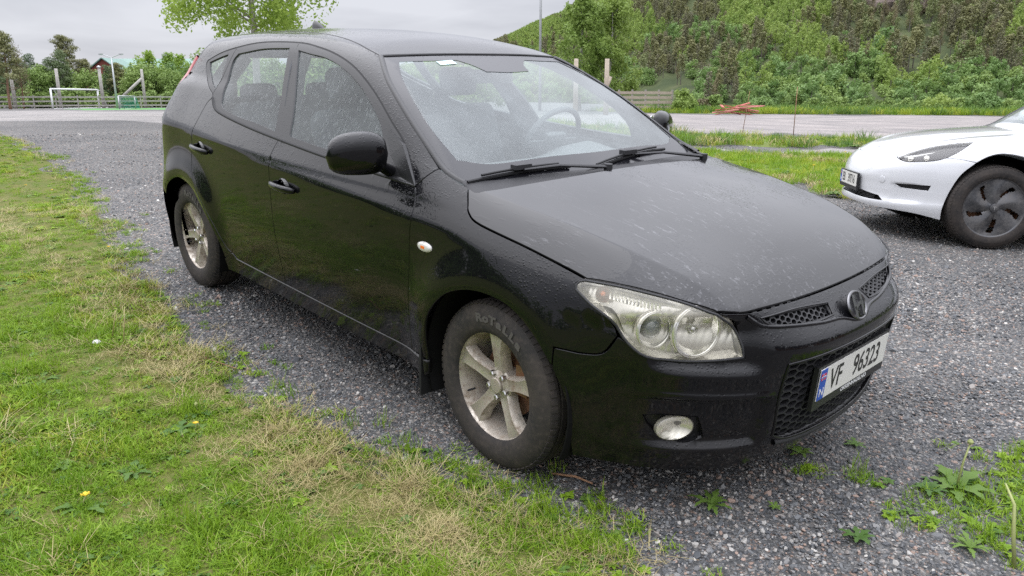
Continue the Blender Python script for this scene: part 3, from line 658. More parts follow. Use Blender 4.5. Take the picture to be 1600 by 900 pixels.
def lawn_tufts():
    def dens(P):
        r, a = cam_polar(P); d = np.where(r < 3.2, 2700, np.where(r < 5, 1800, np.where(r < 8, 850, 320))) * 1.0; d = np.where((np.abs(a) > 40) | (r < .9), d * .16, d)
        e = seg_dist(P, LAWN[:16]); d = d * (.42 + .58 * np.clip(e / .45 + .5 * fbm(P[:, 0], P[:, 1], 4, 4), 0, 1)); return d * (1 - .5 * bare(P))
    P = np.vstack([sample(LAWN, dens, 190000, (np.array([-4., -4.5]), np.array([3.5, -.6]))), sample(LAWN, dens, 90000, (np.array([-14., -6.]), np.array([-4.0, .4]))), sample(LAWN, lambda p: np.full(len(p), 60.), 12000, (np.array([-14., -12.]), np.array([3., -6.])))])
    e = seg_dist(P, LAWN[:17]); n = fbm(P[:, 0], P[:, 1], 2.2, 11); n2 = fbm(P[:, 0], P[:, 1], 6, 21); u = rng.uniform(size=len(P)); b = bare(P)
    straw = np.clip(.55 - e / .36, 0, .5) + b * .42 + np.clip(n2 - .25, 0, 1) * .2 + .025
    idx = rng.integers(0, 3, len(P)); idx = np.where(n > .12, np.where(u < .5, rng.integers(3, 5, len(P)), idx), idx)
    idx = np.where(rng.uniform(size=len(P)) < straw, rng.integers(5, 7, len(P)), idx); v = rng.uniform(size=len(P)); idx = np.where(v < .13, rng.integers(7, 9, len(P)), idx)
    idx = np.where((v > .94) & (n2 > 0) & (b < .2), 9, idx); idx = np.where((v > .72) & (n > .0), 10, idx)
    s = rng.uniform(.65, 1.2, len(P)) * np.clip(.8 + .45 * n + .25 * n2, .5, 1.3); rot = np.stack([rng.normal(0, .12, len(P)), rng.normal(0, .12, len(P)), rng.uniform(0, 6.28, len(P))], 1)
    dz = .012 * (fbm(P[:, 0], P[:, 1], 3., 3) + .3) + .006
    scatter('lawn_grass', np.column_stack([P, gz(P[:, 0], P[:, 1]) + dz]), rot, np.stack([s, s, s * rng.uniform(.75, 1.25, len(P))], 1), idx, GCOL, label='short lawn grass mixed with straw, moss and small leaves beside the driveway')
lawn_tufts()
def fringe_tufts():
    """longer grass creeping out over the stones, weeds in the right corner"""
    L = outline([LAWN[3:17]], .01); P = L[rng.integers(0, len(L), 1300)]; P = P + rng.normal(0, .10, P.shape); k = fbm(P[:, 0], P[:, 1], 2.3, 31) + rng.normal(0, .15, len(P)); near = np.exp(-((P[:, 0] - .2) / .55) ** 2)
    P = P[(k + .5 * near) > .12]
    clumps = [(.03, -.98, .10, 30), (.30, -.92, .13, 34), (-.12, -1.04, .1, 30), (.56, -.92, .10, 60), (.40, -1.02, .10, 60), (-1.02, -1.16, .05, 8), (-1.45, -1.12, .07, 8), (1.36, .72, .10, 45), (1.30, .50, .09, 25), (1.40, .38, .12, 45), (1.22, .27, .06, 30), (1.36, .08, .07, 26), (1.18, -.02, .04, 14), (1.46, .6, .12, 60), (1.5, .2, .14, 60), (1.18, 1.62, .05, 18), (.98, .12, .05, 9), (.80, .02, .03, 6)]
    Q = np.vstack([P] + [rng.normal((x, y), s, (n, 2)) for x, y, s, n in clumps]); idx = np.concatenate([rng.choice([0, 1, 2, 9, 5, 4], len(P), p=[.25, .22, .22, .03, .22, .06]), rng.choice([0, 1, 9, 7, 8], len(Q) - len(P), p=[.30, .22, .10, .22, .16])])
    n = len(Q); s = rng.uniform(.5, .95, n); rot = np.stack([rng.normal(0, .15, n), rng.normal(0, .15, n), rng.uniform(0, 6.28, n)], 1)
    scatter('edge_grass', np.column_stack([Q, gz(Q[:, 0], Q[:, 1])]), rot, np.stack([s] * 3, 1), idx, GCOL, label='sparse longer grass growing out over the stones along the lawn edge')
fringe_tufts()
FP = [blades('a%d' % i, 60, .05, .16, .16, .008, M_GRASS, .6, .5) for i in range(2)] + [blades('b0', 60, .08, .22, .18, .010, M_WEED, .6, .5), blades('c0', 40, .05, .14, .16, .009, M_STRAW, .9, .9), rosette('d0', 14, .16, .07, M_WEED, .9, False), blades('e0', 50, .06, .18, .15, .009, M_GRASS2, .6, .5)]
FCOL = proto_collection('verge_kinds', FP)
def far_tufts():
    A = sample(LAWN2, lambda p: np.full(len(p), 42.), 12000); ia = rng.choice([0, 1, 5, 3, 4], len(A), p=[.36, .34, .2, .04, .06]); sa = rng.uniform(.5, .9, len(A))
    e = seg_dist(A, LAWN2[:10]); ia = np.where((e < .35) & (rng.uniform(size=len(A)) < .5), 3, ia)
    B = sample(STRIP, lambda p: 10 + 22 * (fbm(p[:, 0], p[:, 1], .8, 7) > -.1), 14000); ib = rng.choice([0, 2, 3, 4, 5], len(B), p=[.25, .25, .2, .15, .15]); sb = rng.uniform(.35, .95, len(B)) * (1 + .7 * (fbm(B[:, 0], B[:, 1], .9, 8) > .15))
    C = sample(VERGE, lambda p: np.full(len(p), 5.), 8000); ic = rng.choice([0, 2, 5], len(C)); sc = rng.uniform(1.2, 3.2, len(C))
    for nm, P, i, s, lb in (('far_lawn_grass', A, ia, sa, 'lawn grass behind the nose of the white car'), ('strip_weeds', B, ib, sb, 'weeds and rough grass between the path and the gravel lot'), ('verge_grass', C, ic, sc, 'tall grass along the far edge of the gravel lot')):
        n = len(P); scatter(nm, np.column_stack([P, gz(P[:, 0], P[:, 1]) + .02]), np.stack([rng.normal(0, .1, n), rng.normal(0, .1, n), rng.uniform(0, 6.28, n)], 1), np.stack([s] * 3, 1), i, FCOL, label=lb)
far_tufts()
# ---- loose stones on the driveway
def stone(name, seed):
    bm = bmesh.new(); bmesh.ops.create_icosphere(bm, subdivisions=1, radius=.5); rs = random.Random(seed)
    for v in bm.verts: v.co *= rs.uniform(.72, 1.2)
    bmesh.ops.bisect_plane(bm, geom=bm.verts[:] + bm.edges[:] + bm.faces[:], plane_co=(0, 0, .28), plane_no=(rs.uniform(-.3, .3), rs.uniform(-.3, .3), 1), clear_outer=True)
    bmesh.ops.holes_fill(bm, edges=[e for e in bm.edges if e.is_boundary])
    me = bpy.data.meshes.new(name); bm.to_mesh(me); bm.free(); me.materials.append(M_STONE); return bpy.data.objects.new(name, me)
M_STONE = mat('stone_chip', (.2, .2, .2), .6, 0, .4); _T = NT(M_STONE); _oi = _T.n('ObjectInfo')
_c = _T.ramp(_oi.outputs['Random'], ST, 'CONSTANT'); _n = _T.noise(60, 4, _T.obj()); _v = _T.n('HueSaturation', {'Saturation': 1.}); _T.l(_T.mr(_T.noise(.7, 4, _T.gen()), .32, .68, .66, 1.22), _v.inputs['Value']); _T.l(_c, _v.inputs['Color']); _T.l(_v.outputs[0], _T.b.inputs['Base Color'])
SCOL = proto_collection('stone_kinds', [stone('s%d' % i, i) for i in range(8)])
def stones():
    out = []
    for (x0, x1, y0, y1, n) in ((-3.2, 3.2, -2., 3.2, 120000), (-7, 3.5, -1.2, 6.5, 85000), (-12, 2, -.6, 12, 50000)):
        P = rng.uniform((x0, y0), (x1, y1), (n, 2)); r, a = cam_polar(P); P = P[(np.abs(a) < 40) & ((r > .8)) & ~inside(P, LAWN2)]; out.append(P)
    P = np.vstack(out); P = P[rng.uniform(size=len(P)) < .78 + .45 * fbm(P[:, 0], P[:, 1], .55, 61)]; il = inside(P, LAWN); e = seg_dist(P, LAWN[:17]); keep = ~il | ((e < .16) & (rng.uniform(size=len(P)) < .5) & il) | (il & (bare(P) > .5) & (rng.uniform(size=len(P)) < .12)) ; P = P[keep]
    r, a = cam_polar(P); n = len(P); s = rng.gamma(7, .0102 / 7, n) * np.clip(1 + (r - 4) * .05, 1, 1.5); big = rng.uniform(size=n) < .025; s = np.where(big, s * 1.8, s)
    z = gz(P[:, 0], P[:, 1]) + s * .05; rot = np.stack([rng.normal(0, .5, n), rng.normal(0, .5, n), rng.uniform(0, 6.28, n)], 1)
    scatter('driveway_stones', np.column_stack([P, z]), rot, np.stack([s * rng.uniform(.9, 1.5, n), s, s * rng.uniform(.5, .9, n)], 1), rng.integers(0, 8, n), SCOL, label='loose crushed stones, grey with pink and white ones')
stones()
# ============================================================ surroundings
_cd = CD / np.hypot(*CD); _cr = CR / np.hypot(*CR)
def bear(a, r):
    """ground point at a bearing (degrees, positive to the right of the viewing direction) and distance from the viewpoint"""
    a = np.radians(a); p = np.array([CAM.x, CAM.y]) + r * (math.cos(a) * _cd + math.sin(a) * _cr); return float(p[0]), float(p[1])
def leaf_cloud(C, R, n, size, seed, flat=1., up=.3, shell=.55, asp=.6):
    """n leaf quads spread over clumps with centres C and radii R"""
    g = np.random.default_rng(seed); C = np.asarray(C, float); R = np.asarray(R, float); p = R ** 2 / np.sum(R ** 2); k = g.choice(len(C), n, p=p)
    d = g.normal(size=(n, 3)); d /= np.linalg.norm(d, axis=1, keepdims=True); rr = R[k] * (shell + (1 - shell) * g.uniform(size=n) ** .5) * g.uniform(.75, 1.15, n); P = C[k] + d * rr[:, None] * [1, 1, flat]
    nrm = d + g.normal(0, .6, (n, 3)) + [0, 0, up]; nrm /= np.linalg.norm(nrm, axis=1, keepdims=True); a = np.cross(nrm, g.normal(size=(n, 3))); a /= np.linalg.norm(a, axis=1, keepdims=True); b = np.cross(nrm, a)
    s = size * g.uniform(.6, 1.3, n)[:, None]; a = a * s; b = b * s * asp
    V = np.stack([P - a, P + b * .9 - a * .1, P + a, P - b], 1).reshape(-1, 3); return V, np.arange(n * 4).reshape(-1, 4)
def crown_mesh(name, kind, H, W, n, size, seed, m):
    g = np.random.default_rng(seed); C = []; R = []
    if kind == 'round':
        for _ in range(26):
            t = g.uniform(.12, .97); rad = W / 2 * math.sin(math.pi * min(1, t * .78 + .18)) ** .6; a = g.uniform(0, 6.28); q = rad * g.uniform(.3, .85); C.append((q * math.cos(a), q * math.sin(a), H * t)); R.append(W * g.uniform(.12, .22))
        V, Q = leaf_cloud(C, R, n, size, seed, .85)
    elif kind == 'birch':
        for _ in range(90):
            t = g.uniform(.31 if size < .08 else .16, 1.0); rad = W / 2 * (1 - abs(t - .45) ** 2.2 * 2.6) * .95; a = g.uniform(0, 6.28); q = max(.05, rad) * g.uniform(.15, 1.0); C.append((q * math.cos(a), q * math.sin(a), H * t)); R.append(W * g.uniform(.06, .13))
        V, Q = leaf_cloud(C, R, n, size, seed, 1.25, .0, .15)
    elif kind == 'pine':
        for i in range(24):
            t = .45 + .55 * (i / 23) ** .9; rad = W / 2 * (1.05 - (t - .45) / .55 * .75) * g.uniform(.45, 1.0); a = i * 2.4 + g.uniform(-.4, .4); C.append((rad * .7 * math.cos(a), rad * .7 * math.sin(a), H * t)); R.append(W * g.uniform(.10, .19))
        V, Q = leaf_cloud(C, R, n, size, seed, .45, .2, .3, .35)
    elif kind == 'densepine':
        for i in range(34):
            t = .15 + .85 * (i / 33); rad = W / 2 * (1.05 - t * .8); a = i * 2.4; C.append((rad * .6 * math.cos(a), rad * .6 * math.sin(a), H * t)); R.append(W * g.uniform(.12, .2) * (1.1 - .5 * t))
        V, Q = leaf_cloud(C, R, n, size, seed, .7, .1, .4, .35)
    elif kind == 'bare':
        for i in range(22):
            t = g.uniform(.35, 1.); a = g.uniform(0, 6.28); q = W / 2 * g.uniform(.1, .8) * (1.2 - t); C.append((q * math.cos(a), q * math.sin(a), H * t)); R.append(W * .16)
        V, Q = leaf_cloud(C, R, n, size, seed, 2.2, 0, .1, .22)
    elif kind == 'bush':
        for _ in range(22): a = g.uniform(0, 6.28); q = W / 2 * g.uniform(0, .75); C.append((q * math.cos(a), q * math.sin(a), H * g.uniform(.2, .8) * (1 - .4 * (2 * q / W) ** 2))); R.append(W * g.uniform(.1, .18))
        V, Q = leaf_cloud(C, R, n, size, seed, 1., .3, .3)
    me = fast_mesh(name, V, Q); me.materials.append(m); return me
def trunk_mesh(name, kind, H, W, seed, m, r0):
    g = random.Random(seed); b = MB(); top = {'round': .7, 'birch': .93, 'pine': .92, 'densepine': .9, 'bare': .9, 'bush': .5}[kind]; wob = .03 * H; pts = [(wob * math.sin(t * 5 + seed) * t, wob * math.cos(t * 4 + seed) * t, H * top * t - .15) for t in (0, .12, .3, .5, .75, 1)]
    b.tube(pts, [r0 * 1.25, r0, r0 * .85, r0 * .65, r0 * .4, r0 * .12], 8)
    for i in range({'round': 9, 'birch': 18, 'pine': 10, 'densepine': 8, 'bare': 16, 'bush': 8}[kind]):
        t = g.uniform(.22 if kind in ('round', 'bush') else .30, .95); j = min(4, int(t * 5)); P = np.array(pts[j]) * (1 - (t * 5 - j)) + np.array(pts[j + 1]) * (t * 5 - j); a = g.uniform(0, 6.28); L = W * g.uniform(.2, .36) * (1.1 - .6 * t); up = g.uniform(.3, 1.0) if kind != 'pine' else g.uniform(-.05, .3)
        q = [P, P + np.array([math.cos(a) * L * .5, math.sin(a) * L * .5, L * .4 * up]), P + np.array([math.cos(a) * L, math.sin(a) * L, L * up])]; b.tube(q, [r0 * .35 * (1.1 - t * .6), r0 * .22 * (1.1 - t * .6), r0 * .05], 5)
    me = b.mesh(name, True); me.materials.append(m); return me
M_BARK = grain('pine_bark', (.20, .12, .08), .9, .35, 12, .5, .02); M_BBARK = grain('birch_bark', (.36, .34, .31), .8, .45, 9, .3, .01); M_GBARK = grain('grey_bark', (.13, .115, .10), .9, .3, 12, .5, .02)
L_BIRCH = leaf_mat('birch_leaves', (.21, .33, .05), (.33, .45, .08), .4); L_GREEN = leaf_mat('broad_leaves', (.15, .25, .075), (.24, .35, .11), .3); L_MID = leaf_mat('mid_leaves', (.19, .28, .075), (.28, .38, .11), .3)
L_PINE = leaf_mat('pine_needles', (.17, .175, .075), (.25, .25, .11), .1); L_DARK = leaf_mat('dark_pine_needles', (.15, .15, .085), (.22, .205, .12), .1); L_BRIGHT = leaf_mat('spring_leaves', (.22, .32, .075), (.33, .42, .11), .4); L_FIR = leaf_mat('fir_needles', (.10, .15, .07), (.16, .21, .09), .15); L_BROWN = leaf_mat('budding_twigs', (.17, .15, .08), (.25, .22, .12), .2); L_PALE = leaf_mat('pale_aspen', (.20, .25, .10), (.28, .31, .14), .3)
def tree(name, label, cat, kind, a, r, H, W, n, size, leaf, bark, seed, r0, group=None, meshes=None, pos=None, rz=None):
    x, y = bear(a, r) if pos is None else pos; t = thing(name, label, cat, loc=(x, y, float(gz(x, y)) - .05), rz=rz if rz is not None else random.uniform(0, 6), group=group)
    if meshes is None: meshes = (trunk_mesh('trunk', kind, H, W, seed, bark, r0), crown_mesh('crown', kind, H, W, n, size, seed, leaf))
    link('trunk', meshes[0], t); link('crown', meshes[1], t); return t, meshes
# birch just beyond the roof of the black car
tree('birch_tree', 'young birch rising above the roof of the black car', 'birch tree', 'birch', -17.9, 24, 7.9, 5.3, 26000, .058, L_BIRCH, M_BBARK, 3, .11)
tree('birch_tree', 'tall leafy birch beyond the windscreen of the black car, left of the hill slope', 'birch tree', 'birch', 4.9, 58, 8.0, 5.4, 10500, .12, L_BRIGHT, M_BBARK, 8, .16)
t_, bm_ = tree('birch_tree', 'leaning birch beside the tall leafy one, its crown reaching to the right', 'birch tree', 'birch', 7.0, 60, 8.2, 5.2, 9500, .12, L_BRIGHT, M_BBARK, 12, .15)
# row of trees beyond the pitch
kinds = {}
for k, (kd, H, W, n, sz, lf, bk, r0) in {'pineA': ('pine', 9, 5.5, 6500, .13, L_PINE, M_BARK, .17), 'pineB': ('pine', 8, 5, 6500, .13, L_PINE, M_BARK, .15), 'dense': ('densepine', 6.5, 4.4, 7000, .11, L_FIR, M_GBARK, .14), 'round': ('round', 6.2, 5.2, 3200, .17, L_MID, M_GBARK, .13), 'green': ('round', 5.8, 5.0, 3200, .17, L_GREEN, M_GBARK, .13), 'bright': ('birch', 6.5, 4.6, 3000, .15, L_BIRCH, M_BBARK, .10), 'olive': ('densepine', 5.6, 4.6, 7000, .11, L_FIR, M_GBARK, .12), 'bushy': ('bush', 2.2, 3.2, 1500, .12, L_MID, M_GBARK, .05), 'bare': ('bare', 7.5, 4.5, 1500, .16, L_BROWN, M_BARK, .11)}.items():
    kinds[k] = (trunk_mesh('trunk', kd, H, W, len(kinds) + 3, bk, r0), crown_mesh('crown', kd, H, W, n, sz, len(kinds) + 30, lf))
def row_tree(k, a, r, s, label, name='broadleaf_tree', group='trees behind the plank fence beyond the pitch'):
    x, y = bear(a, r); s *= 1.18; t = thing(name, label, 'tree', loc=(x, y, float(gz(x, y)) - .2), rz=random.uniform(0, 6), group=group); t.scale = (s, s, s); link('trunk', kinds[k][0], t); link('crown', kinds[k][1], t)
row_tree('pineA', -29.25, 112, .80, 'tallest pine with a bare reddish trunk behind the white football goal', 'pine_tree')
row_tree('pineB', -32.5, 92, .78, 'pine at the far left edge with orange brown stems', 'pine_tree'); row_tree('bare', -31.8, 94, .66, 'thin reddish bare branched pine next to the far left pine', 'pine_tree')
row_tree('pineB', -28.3, 112, .62, 'smaller pine standing right of the tallest pine', 'pine_tree'); row_tree('pineA', -26.4, 108, .50, 'dark pine in front of the green roofed house', 'pine_tree')
for nm, k, a0, a1, cnt, s0, s1, lb, pn in (('L', 'dense', -34.5, -29, 4, .70, .84, 'dark dense conifer in the tree row behind the white goal', 'conifer_tree'), ('M', 'olive', -33.5, -24, 12, .66, .85, 'olive coloured conifer in the row behind the plank fence', 'conifer_tree'), ('R', 'round', -31.5, -22, 12, .58, .74, 'mid green broadleaf tree in the row behind the plank fence', 'broadleaf_tree'),
                                   ('R', 'green', -26, -9, 15, .72, 1.0, 'fresh green tree right of the green roofed house', 'broadleaf_tree'), ('R', 'bright', -24.6, -22, 3, .86, .98, 'feathery light green tree top standing above the row near the back of the black car', 'broadleaf_tree'), ('F', 'round', -21.5, -1, 11, .8, 1.1, 'tree of the far row hidden behind the black car', 'broadleaf_tree')):
    for i in range(cnt): row_tree(k, a0 + (a1 - a0) * (i + random.uniform(.2, .8)) / cnt, random.uniform(104, 118), random.uniform(s0, s1), lb, pn, {'dense': 'dark conifers of the far tree row', 'olive': 'olive conifers of the far tree row', 'green': 'fresh green trees of the far tree row', 'bright': 'feathery light green trees of the far row'}.get(k, 'hidden trees of the far row' if nm == 'F' else 'mid green trees of the far tree row'))
for i, a in enumerate(np.linspace(-34.5, -12, 26)): row_tree('bushy', a + random.uniform(-.3, .3), random.uniform(100, 103), random.uniform(.7, 1.15), 'low shrub filling the gap under the trees behind the plank fence', 'shrub', 'low shrubs behind the plank fence')
# ---- wooded hillside
def ridge(a): return np.interp(a, [-20, -11, -2.7, -.5, 1.4, 3.6, 5.4, 8.8, 17, 31, 40, 60, 90], [.4, 1.2, 3.0, 3.9, 4.8, 5.6, 6.6, 8.0, 9.4, 9.6, 9.6, 8, 6])
def foot(a): return np.interp(a, [-20, -5, 4, 9, 14, 40, 90], [560, 420, 330, 235, 190, 175, 190])
def hill_h(a, r):
    f = foot(a); d = np.maximum(r - f, 0); z = .17 * d + .00050 * d * d + .5 * 6 * sst(0, 30, d) * 0; zm = r * np.tan(np.radians(ridge(a))) - 7; w = 25.; z = z - 4; n = 5 * fbm(a * 2.2, r * .02, 1., 40) * sst(10, 80, d)
    return smin(z + n, zm, w) + 1.3
def hill():
    A = np.linspace(-20, 84, 156); Rr = np.concatenate([np.linspace(0, 1, 70)]); V = []
    for a in A:
        f = float(foot(a)) - 25; rr = f + (740 - f) * Rr ** 1.5; ar = math.radians(a); x = CAM.x + rr * (math.cos(ar) * _cd[0] + math.sin(ar) * _cr[0]); y = CAM.y + rr * (math.cos(ar) * _cd[1] + math.sin(ar) * _cr[1]); V.append(np.stack([x, y, hill_h(np.full_like(rr, a), rr) - (rr < f + 5) * 3], 1))
    m = len(Rr); V = np.concatenate(V); Q = np.array([(i * m + j, (i + 1) * m + j, (i + 1) * m + j + 1, i * m + j + 1) for i in range(len(A) - 1) for j in range(m - 1)])
    me = fast_mesh('hill', V, Q[:, ::-1], True); M = mat('forest_floor', (.06, .07, .035), .95, 0, .1); T = NT(M); n = T.noise(.09, 6, T.gen()); T.l(T.ramp(n, [(.35, (.045, .06, .028)), (.6, (.075, .09, .04)), (.75, (.12, .105, .075))]), T.b.inputs['Base Color'])
    o = link('hillside', me, None, M); o['kind'] = 'structure'; o['label'] = 'steep hillside rising beyond the gravel lot'
hill()
HP = []
for i, (kd, H, W, n, sz, lf) in enumerate([('round', 8, 7.5, 900, .42, L_GREEN), ('round', 9, 7, 900, .42, L_GREEN), ('round', 7.5, 6.5, 850, .40, L_MID), ('densepine', 11, 5.2, 800, .38, L_DARK), ('densepine', 12, 5.5, 800, .38, L_DARK), ('pine', 12, 6, 700, .42, L_PINE), ('birch', 11, 6, 800, .36, L_BRIGHT), ('birch', 10, 5, 700, .36, L_PALE), ('bare', 10, 5, 500, .40, L_BROWN), ('round', 8, 6, 800, .38, L_BRIGHT)]):
    me = crown_mesh('h%d' % i, kd, H, W, n, sz, 60 + i, lf)
    tb = MB(); tb.tube([(0, 0, -1), (0, 0, H * .45), (.2, .1, H * .9)], [.22, .16, .04], 5); bm = bmesh.new(); bm.from_mesh(me); t2 = tb.mesh('t'); k0 = len(bm.faces); bm.from_mesh(t2); bm.faces.ensure_lookup_table()
    for f in bm.faces[k0:]: f.material_index = 1
    bm.to_mesh(me); bm.free(); me.materials.append(M_GBARK); HP.append(bpy.data.objects.new('k%02d' % i, me))
CLIFF = [(25.6, 3.9, 1.4, .55), (27.3, 4.6, .75, .75), (26.6, 3.6, .7, .3)]
def forest():
    n = 64000; a = rng.uniform(-16, 82, n); f = foot(a); r = f - 12 + (620 - 0) * rng.uniform(0, 1, n) ** .8; z = hill_h(a, r); e = np.degrees(np.arctan2(z + 4 - CAM.z, r))
    p_keep = np.clip(r / 480, .25, 1.) * .62; zm_gap = ridge(a) - e
    ok = (rng.uniform(size=n) < p_keep) & (e < ridge(a) + 1.2) & (zm_gap > -1)
    # open field at the foot, left part; cliff left bare
    ok &= ~((a > 6) & (a < 13.2) & (r < f + 34)); ok &= e < 9.5
    for ca, ce, wa, we in CLIFF: ok &= ((a - ca) / wa) ** 2 + ((e - ce) / we) ** 2 > .75
    a, r, z, e = a[ok], r[ok], z[ok], e[ok]; n = len(a); q = fbm(a * .35, e * .6, 1., 55) + rng.normal(0, .10, n); q2 = fbm(a * .22 + 9, e * .5, 1.4, 71) + rng.normal(0, .08, n); up = sst(1.0, 3.0, e - .0 * a)
    idx = np.where(rng.uniform(size=n) < .45, 0, rng.integers(1, 3, n)); pine = (q + up * .60 > .30) ; idx = np.where(pine, rng.choice([3, 4, 5], n, p=[.22, .22, .56]), idx); idx = np.where((q2 > .12) & (e > .6), np.where(rng.uniform(size=n) < .6, 6, 9), idx); idx = np.where((q2 < -.30) & (e > 1.6), rng.choice([7, 8], n), idx); idx = np.where((rng.uniform(size=n) < .03), 8, idx)
    s = rng.uniform(.6, 1.05, n) * .80; X = np.array([bear(aa, rr) for aa, rr in zip(a, r)]); P = np.column_stack([X, z - .6]); rot = np.column_stack([np.zeros(n), np.zeros(n), rng.uniform(0, 6.28, n)])
    order = np.argsort(r); return P[order], rot[order], s[order], idx[order], a[order], e[order]
P, rot, s, idx, aa, ee = forest()
vis = (aa > 8.5) & (aa < 35) & (ee < 1.2); big = np.where(vis)[0][:230]
nmK = ['broadleaf_tree'] * 3 + ['conifer_tree'] * 2 + ['pine_tree', 'birch_tree', 'birch_tree', 'bare_tree', 'broadleaf_tree']
lbK = ['rounded dark green tree at the foot of the wooded hill'] * 3 + ['dark conifer near the foot of the wooded hill'] * 2 + ['open crowned pine near the foot of the wooded hill', 'bright yellow green birch near the foot of the wooded hill', 'pale grey green birch near the foot of the wooded hill', 'brownish tree just coming into bud near the foot of the hill', 'light green rounded tree at the foot of the wooded hill']
for i in big:
    k = int(idx[i]); o = bpy.data.objects.new(nmK[k], HP[k].data); col.objects.link(o); o.location = P[i]; o.rotation_euler = rot[i]; o.scale = (s[i],) * 3; tag(o, lbK[k], 'tree', lbK[k].split(' ', 1)[1] if False else ['rounded dark trees', 'rounded dark trees', 'rounded dark trees', 'dark conifers', 'dark conifers', 'open crowned pines', 'bright birches', 'pale birches', 'budding brownish trees', 'light green rounded trees'][k] + ' along the foot of the wooded hill')
HCOL = proto_collection('hill_tree_kinds', HP); rest = np.setdiff1d(np.arange(len(P)), big)
scatter('hillside_forest', P[rest], rot[rest], np.stack([s[rest]] * 3, 1), idx[rest], HCOL, label='mixed pine and broadleaf wood covering the steep hillside')
# bare rock in the wood
M_ROCK = mat('pink_grey_rock', (.3, .25, .22), .85, 0, .2); T = NT(M_ROCK); _n = T.noise(.35, 6, T.gen(), .7); T.l(T.ramp(_n, [(.35, (.12, .11, .10)), (.5, (.27, .215, .19)), (.65, (.38, .31, .28))]), T.b.inputs['Base Color']); T.l(T.bump(T.noise(.8, 6, T.gen()), .8, .8), T.b.inputs['Normal'])
for ca, ce, wa, we in CLIFF:
    rr = 330.; 
    for it in range(300):
        if math.degrees(math.atan2(float(hill_h(np.array([ca]), np.array([rr]))[0]) - CAM.z, rr)) > ce: break
        rr += 1.
    x, y = bear(ca, rr - 3); z = float(hill_h(np.array([ca]), np.array([rr]))[0]) + 1; g = random.Random(int(ca * 10)); bm = bmesh.new()
    for q in range(16):
        w = math.radians(wa) * rr; hh = math.radians(we) * rr; dx = g.uniform(-.9, .9) * w; dz = g.uniform(-.8, .8) * hh; d = bmesh.ops.create_icosphere(bm, subdivisions=2, radius=1); sc = g.uniform(.28, .60) * w + 1.5
        for v in d['verts']:
            n_ = Vector((v.co.x, v.co.y, v.co.z)); k = 1 + .28 * math.sin(n_.x * 5 + q) * math.cos(n_.z * 6 + q); v.co = Vector((n_.x * sc * k, n_.y * sc * .6 * k, n_.z * sc * .9 * k)) + Vector((dx * _cr[0] + dz * 1.2 * _cd[0], dx * _cr[1] + dz * 1.2 * _cd[1], dz + 1))
    me = bpy.data.meshes.new('rock_face'); bm.to_mesh(me); bm.free(); o = link('rock_face', me, None, M_ROCK, loc=(x, y, z)); o['kind'] = 'structure'; o['label'] = 'pinkish bare rock face high in the wood'
# ---- things around the pitch, left background
M_GALV = mat('galvanised_steel', (.45, .46, .47), .45, .6); M_WPAINT = grain('white_painted_metal', (.75, .75, .75), .5, .08, 20, .05); M_OLDWOOD = grain('weathered_wood', (.36, .34, .31), .85, .25, 5, .3, .01); M_GREENNET = mat('green_net', (.03, .30, .22), .8); M_POSTWOOD = grain('pale_post_wood', (.40, .34, .27), .8, .2, 9, .2, .01)
def P3(a, r, h=0): x, y = bear(a, r); return np.array([x, y, float(gz(x, y)) + h])
def goal(name, A, B, depth, H, m, label, net=None, rad=.06, lean=0.):
    A, B = np.array(A), np.array(B); t = thing(name, label, 'goal', loc=tuple(A)); B = B - A; A = A * 0; away = np.array([_cd[0], _cd[1], 0]) * depth; U = np.array([0, 0, H])
    for p in (A, B): MB().tube([p - [0, 0, .1], p + U], rad, 10).build('goal_post', m, t, smooth=True)
    MB().tube([A + U, B + U], rad, 10).build('crossbar', m, t, smooth=True)
    for p in (A, B):
        MB().tube([p + U, p + U * .95 + away * .35, p + away], rad * .5, 8).build('side_stay', m, t, smooth=True); MB().tube([p, p + away], rad * .5, 8).build('ground_bar', m, t, smooth=True)
    MB().tube([A + away, B + away], rad * .6, 8).build('ground_bar', m, t, smooth=True)
    if net:
        b = MB(); nx = 15; c = [(A + U, B + U, A + U * .95 + away * .35, B + U * .95 + away * .35), (A + U * .95 + away * .35, B + U * .95 + away * .35, A + away, B + away)]
        for p, q, r_, s_ in c:
            for i in range(nx + 1): t_ = i / nx; b.tube([p + (q - p) * t_, r_ + (s_ - r_) * t_], .014, 4)
            for i in range(9): t_ = i / 8; b.tube([p + (r_ - p) * t_, q + (s_ - q) * t_], .014, 4)
        for p in (A, B):
            for i in range(1, 10): t_ = i / 10; b.tube([p + U * (1 - t_), p + U * .95 * (1 - t_) + away * (.35 + .65 * t_)], .014, 4)
        o = b.build('net', net, t); o['kind'] = 'stuff'
goal('football_goal', P3(-30.25, 92), P3(-27.65, 98, 0), 1.8, 1.95, M_WPAINT, 'full size white football goal in front of the plank fence', None, .09)
goal('small_goal', P3(-26.5, 78), P3(-25.55, 80.5), .9, 1.15, M_GALV, 'small goal with green netting on the artificial turf', M_GREENNET, .05)
def post(name, a, r, H, rad, label, m=M_OLDWOOD, cap=False, group=None):
    p = P3(a, r); t = thing(name, label, 'post', loc=tuple(p), group=group); MB().tube([(0, 0, -.3), (0, 0, H * .5), (0, 0, H)], [rad * 1.15, rad, rad * .9], 10).build('shaft', m, t, smooth=True)
    if cap: MB().lathe([(rad * 1.3, H), (rad * 1.3, H + .12), (.01, H + .25)], 10, 'z').build('metal_cap', M_GALV, t)
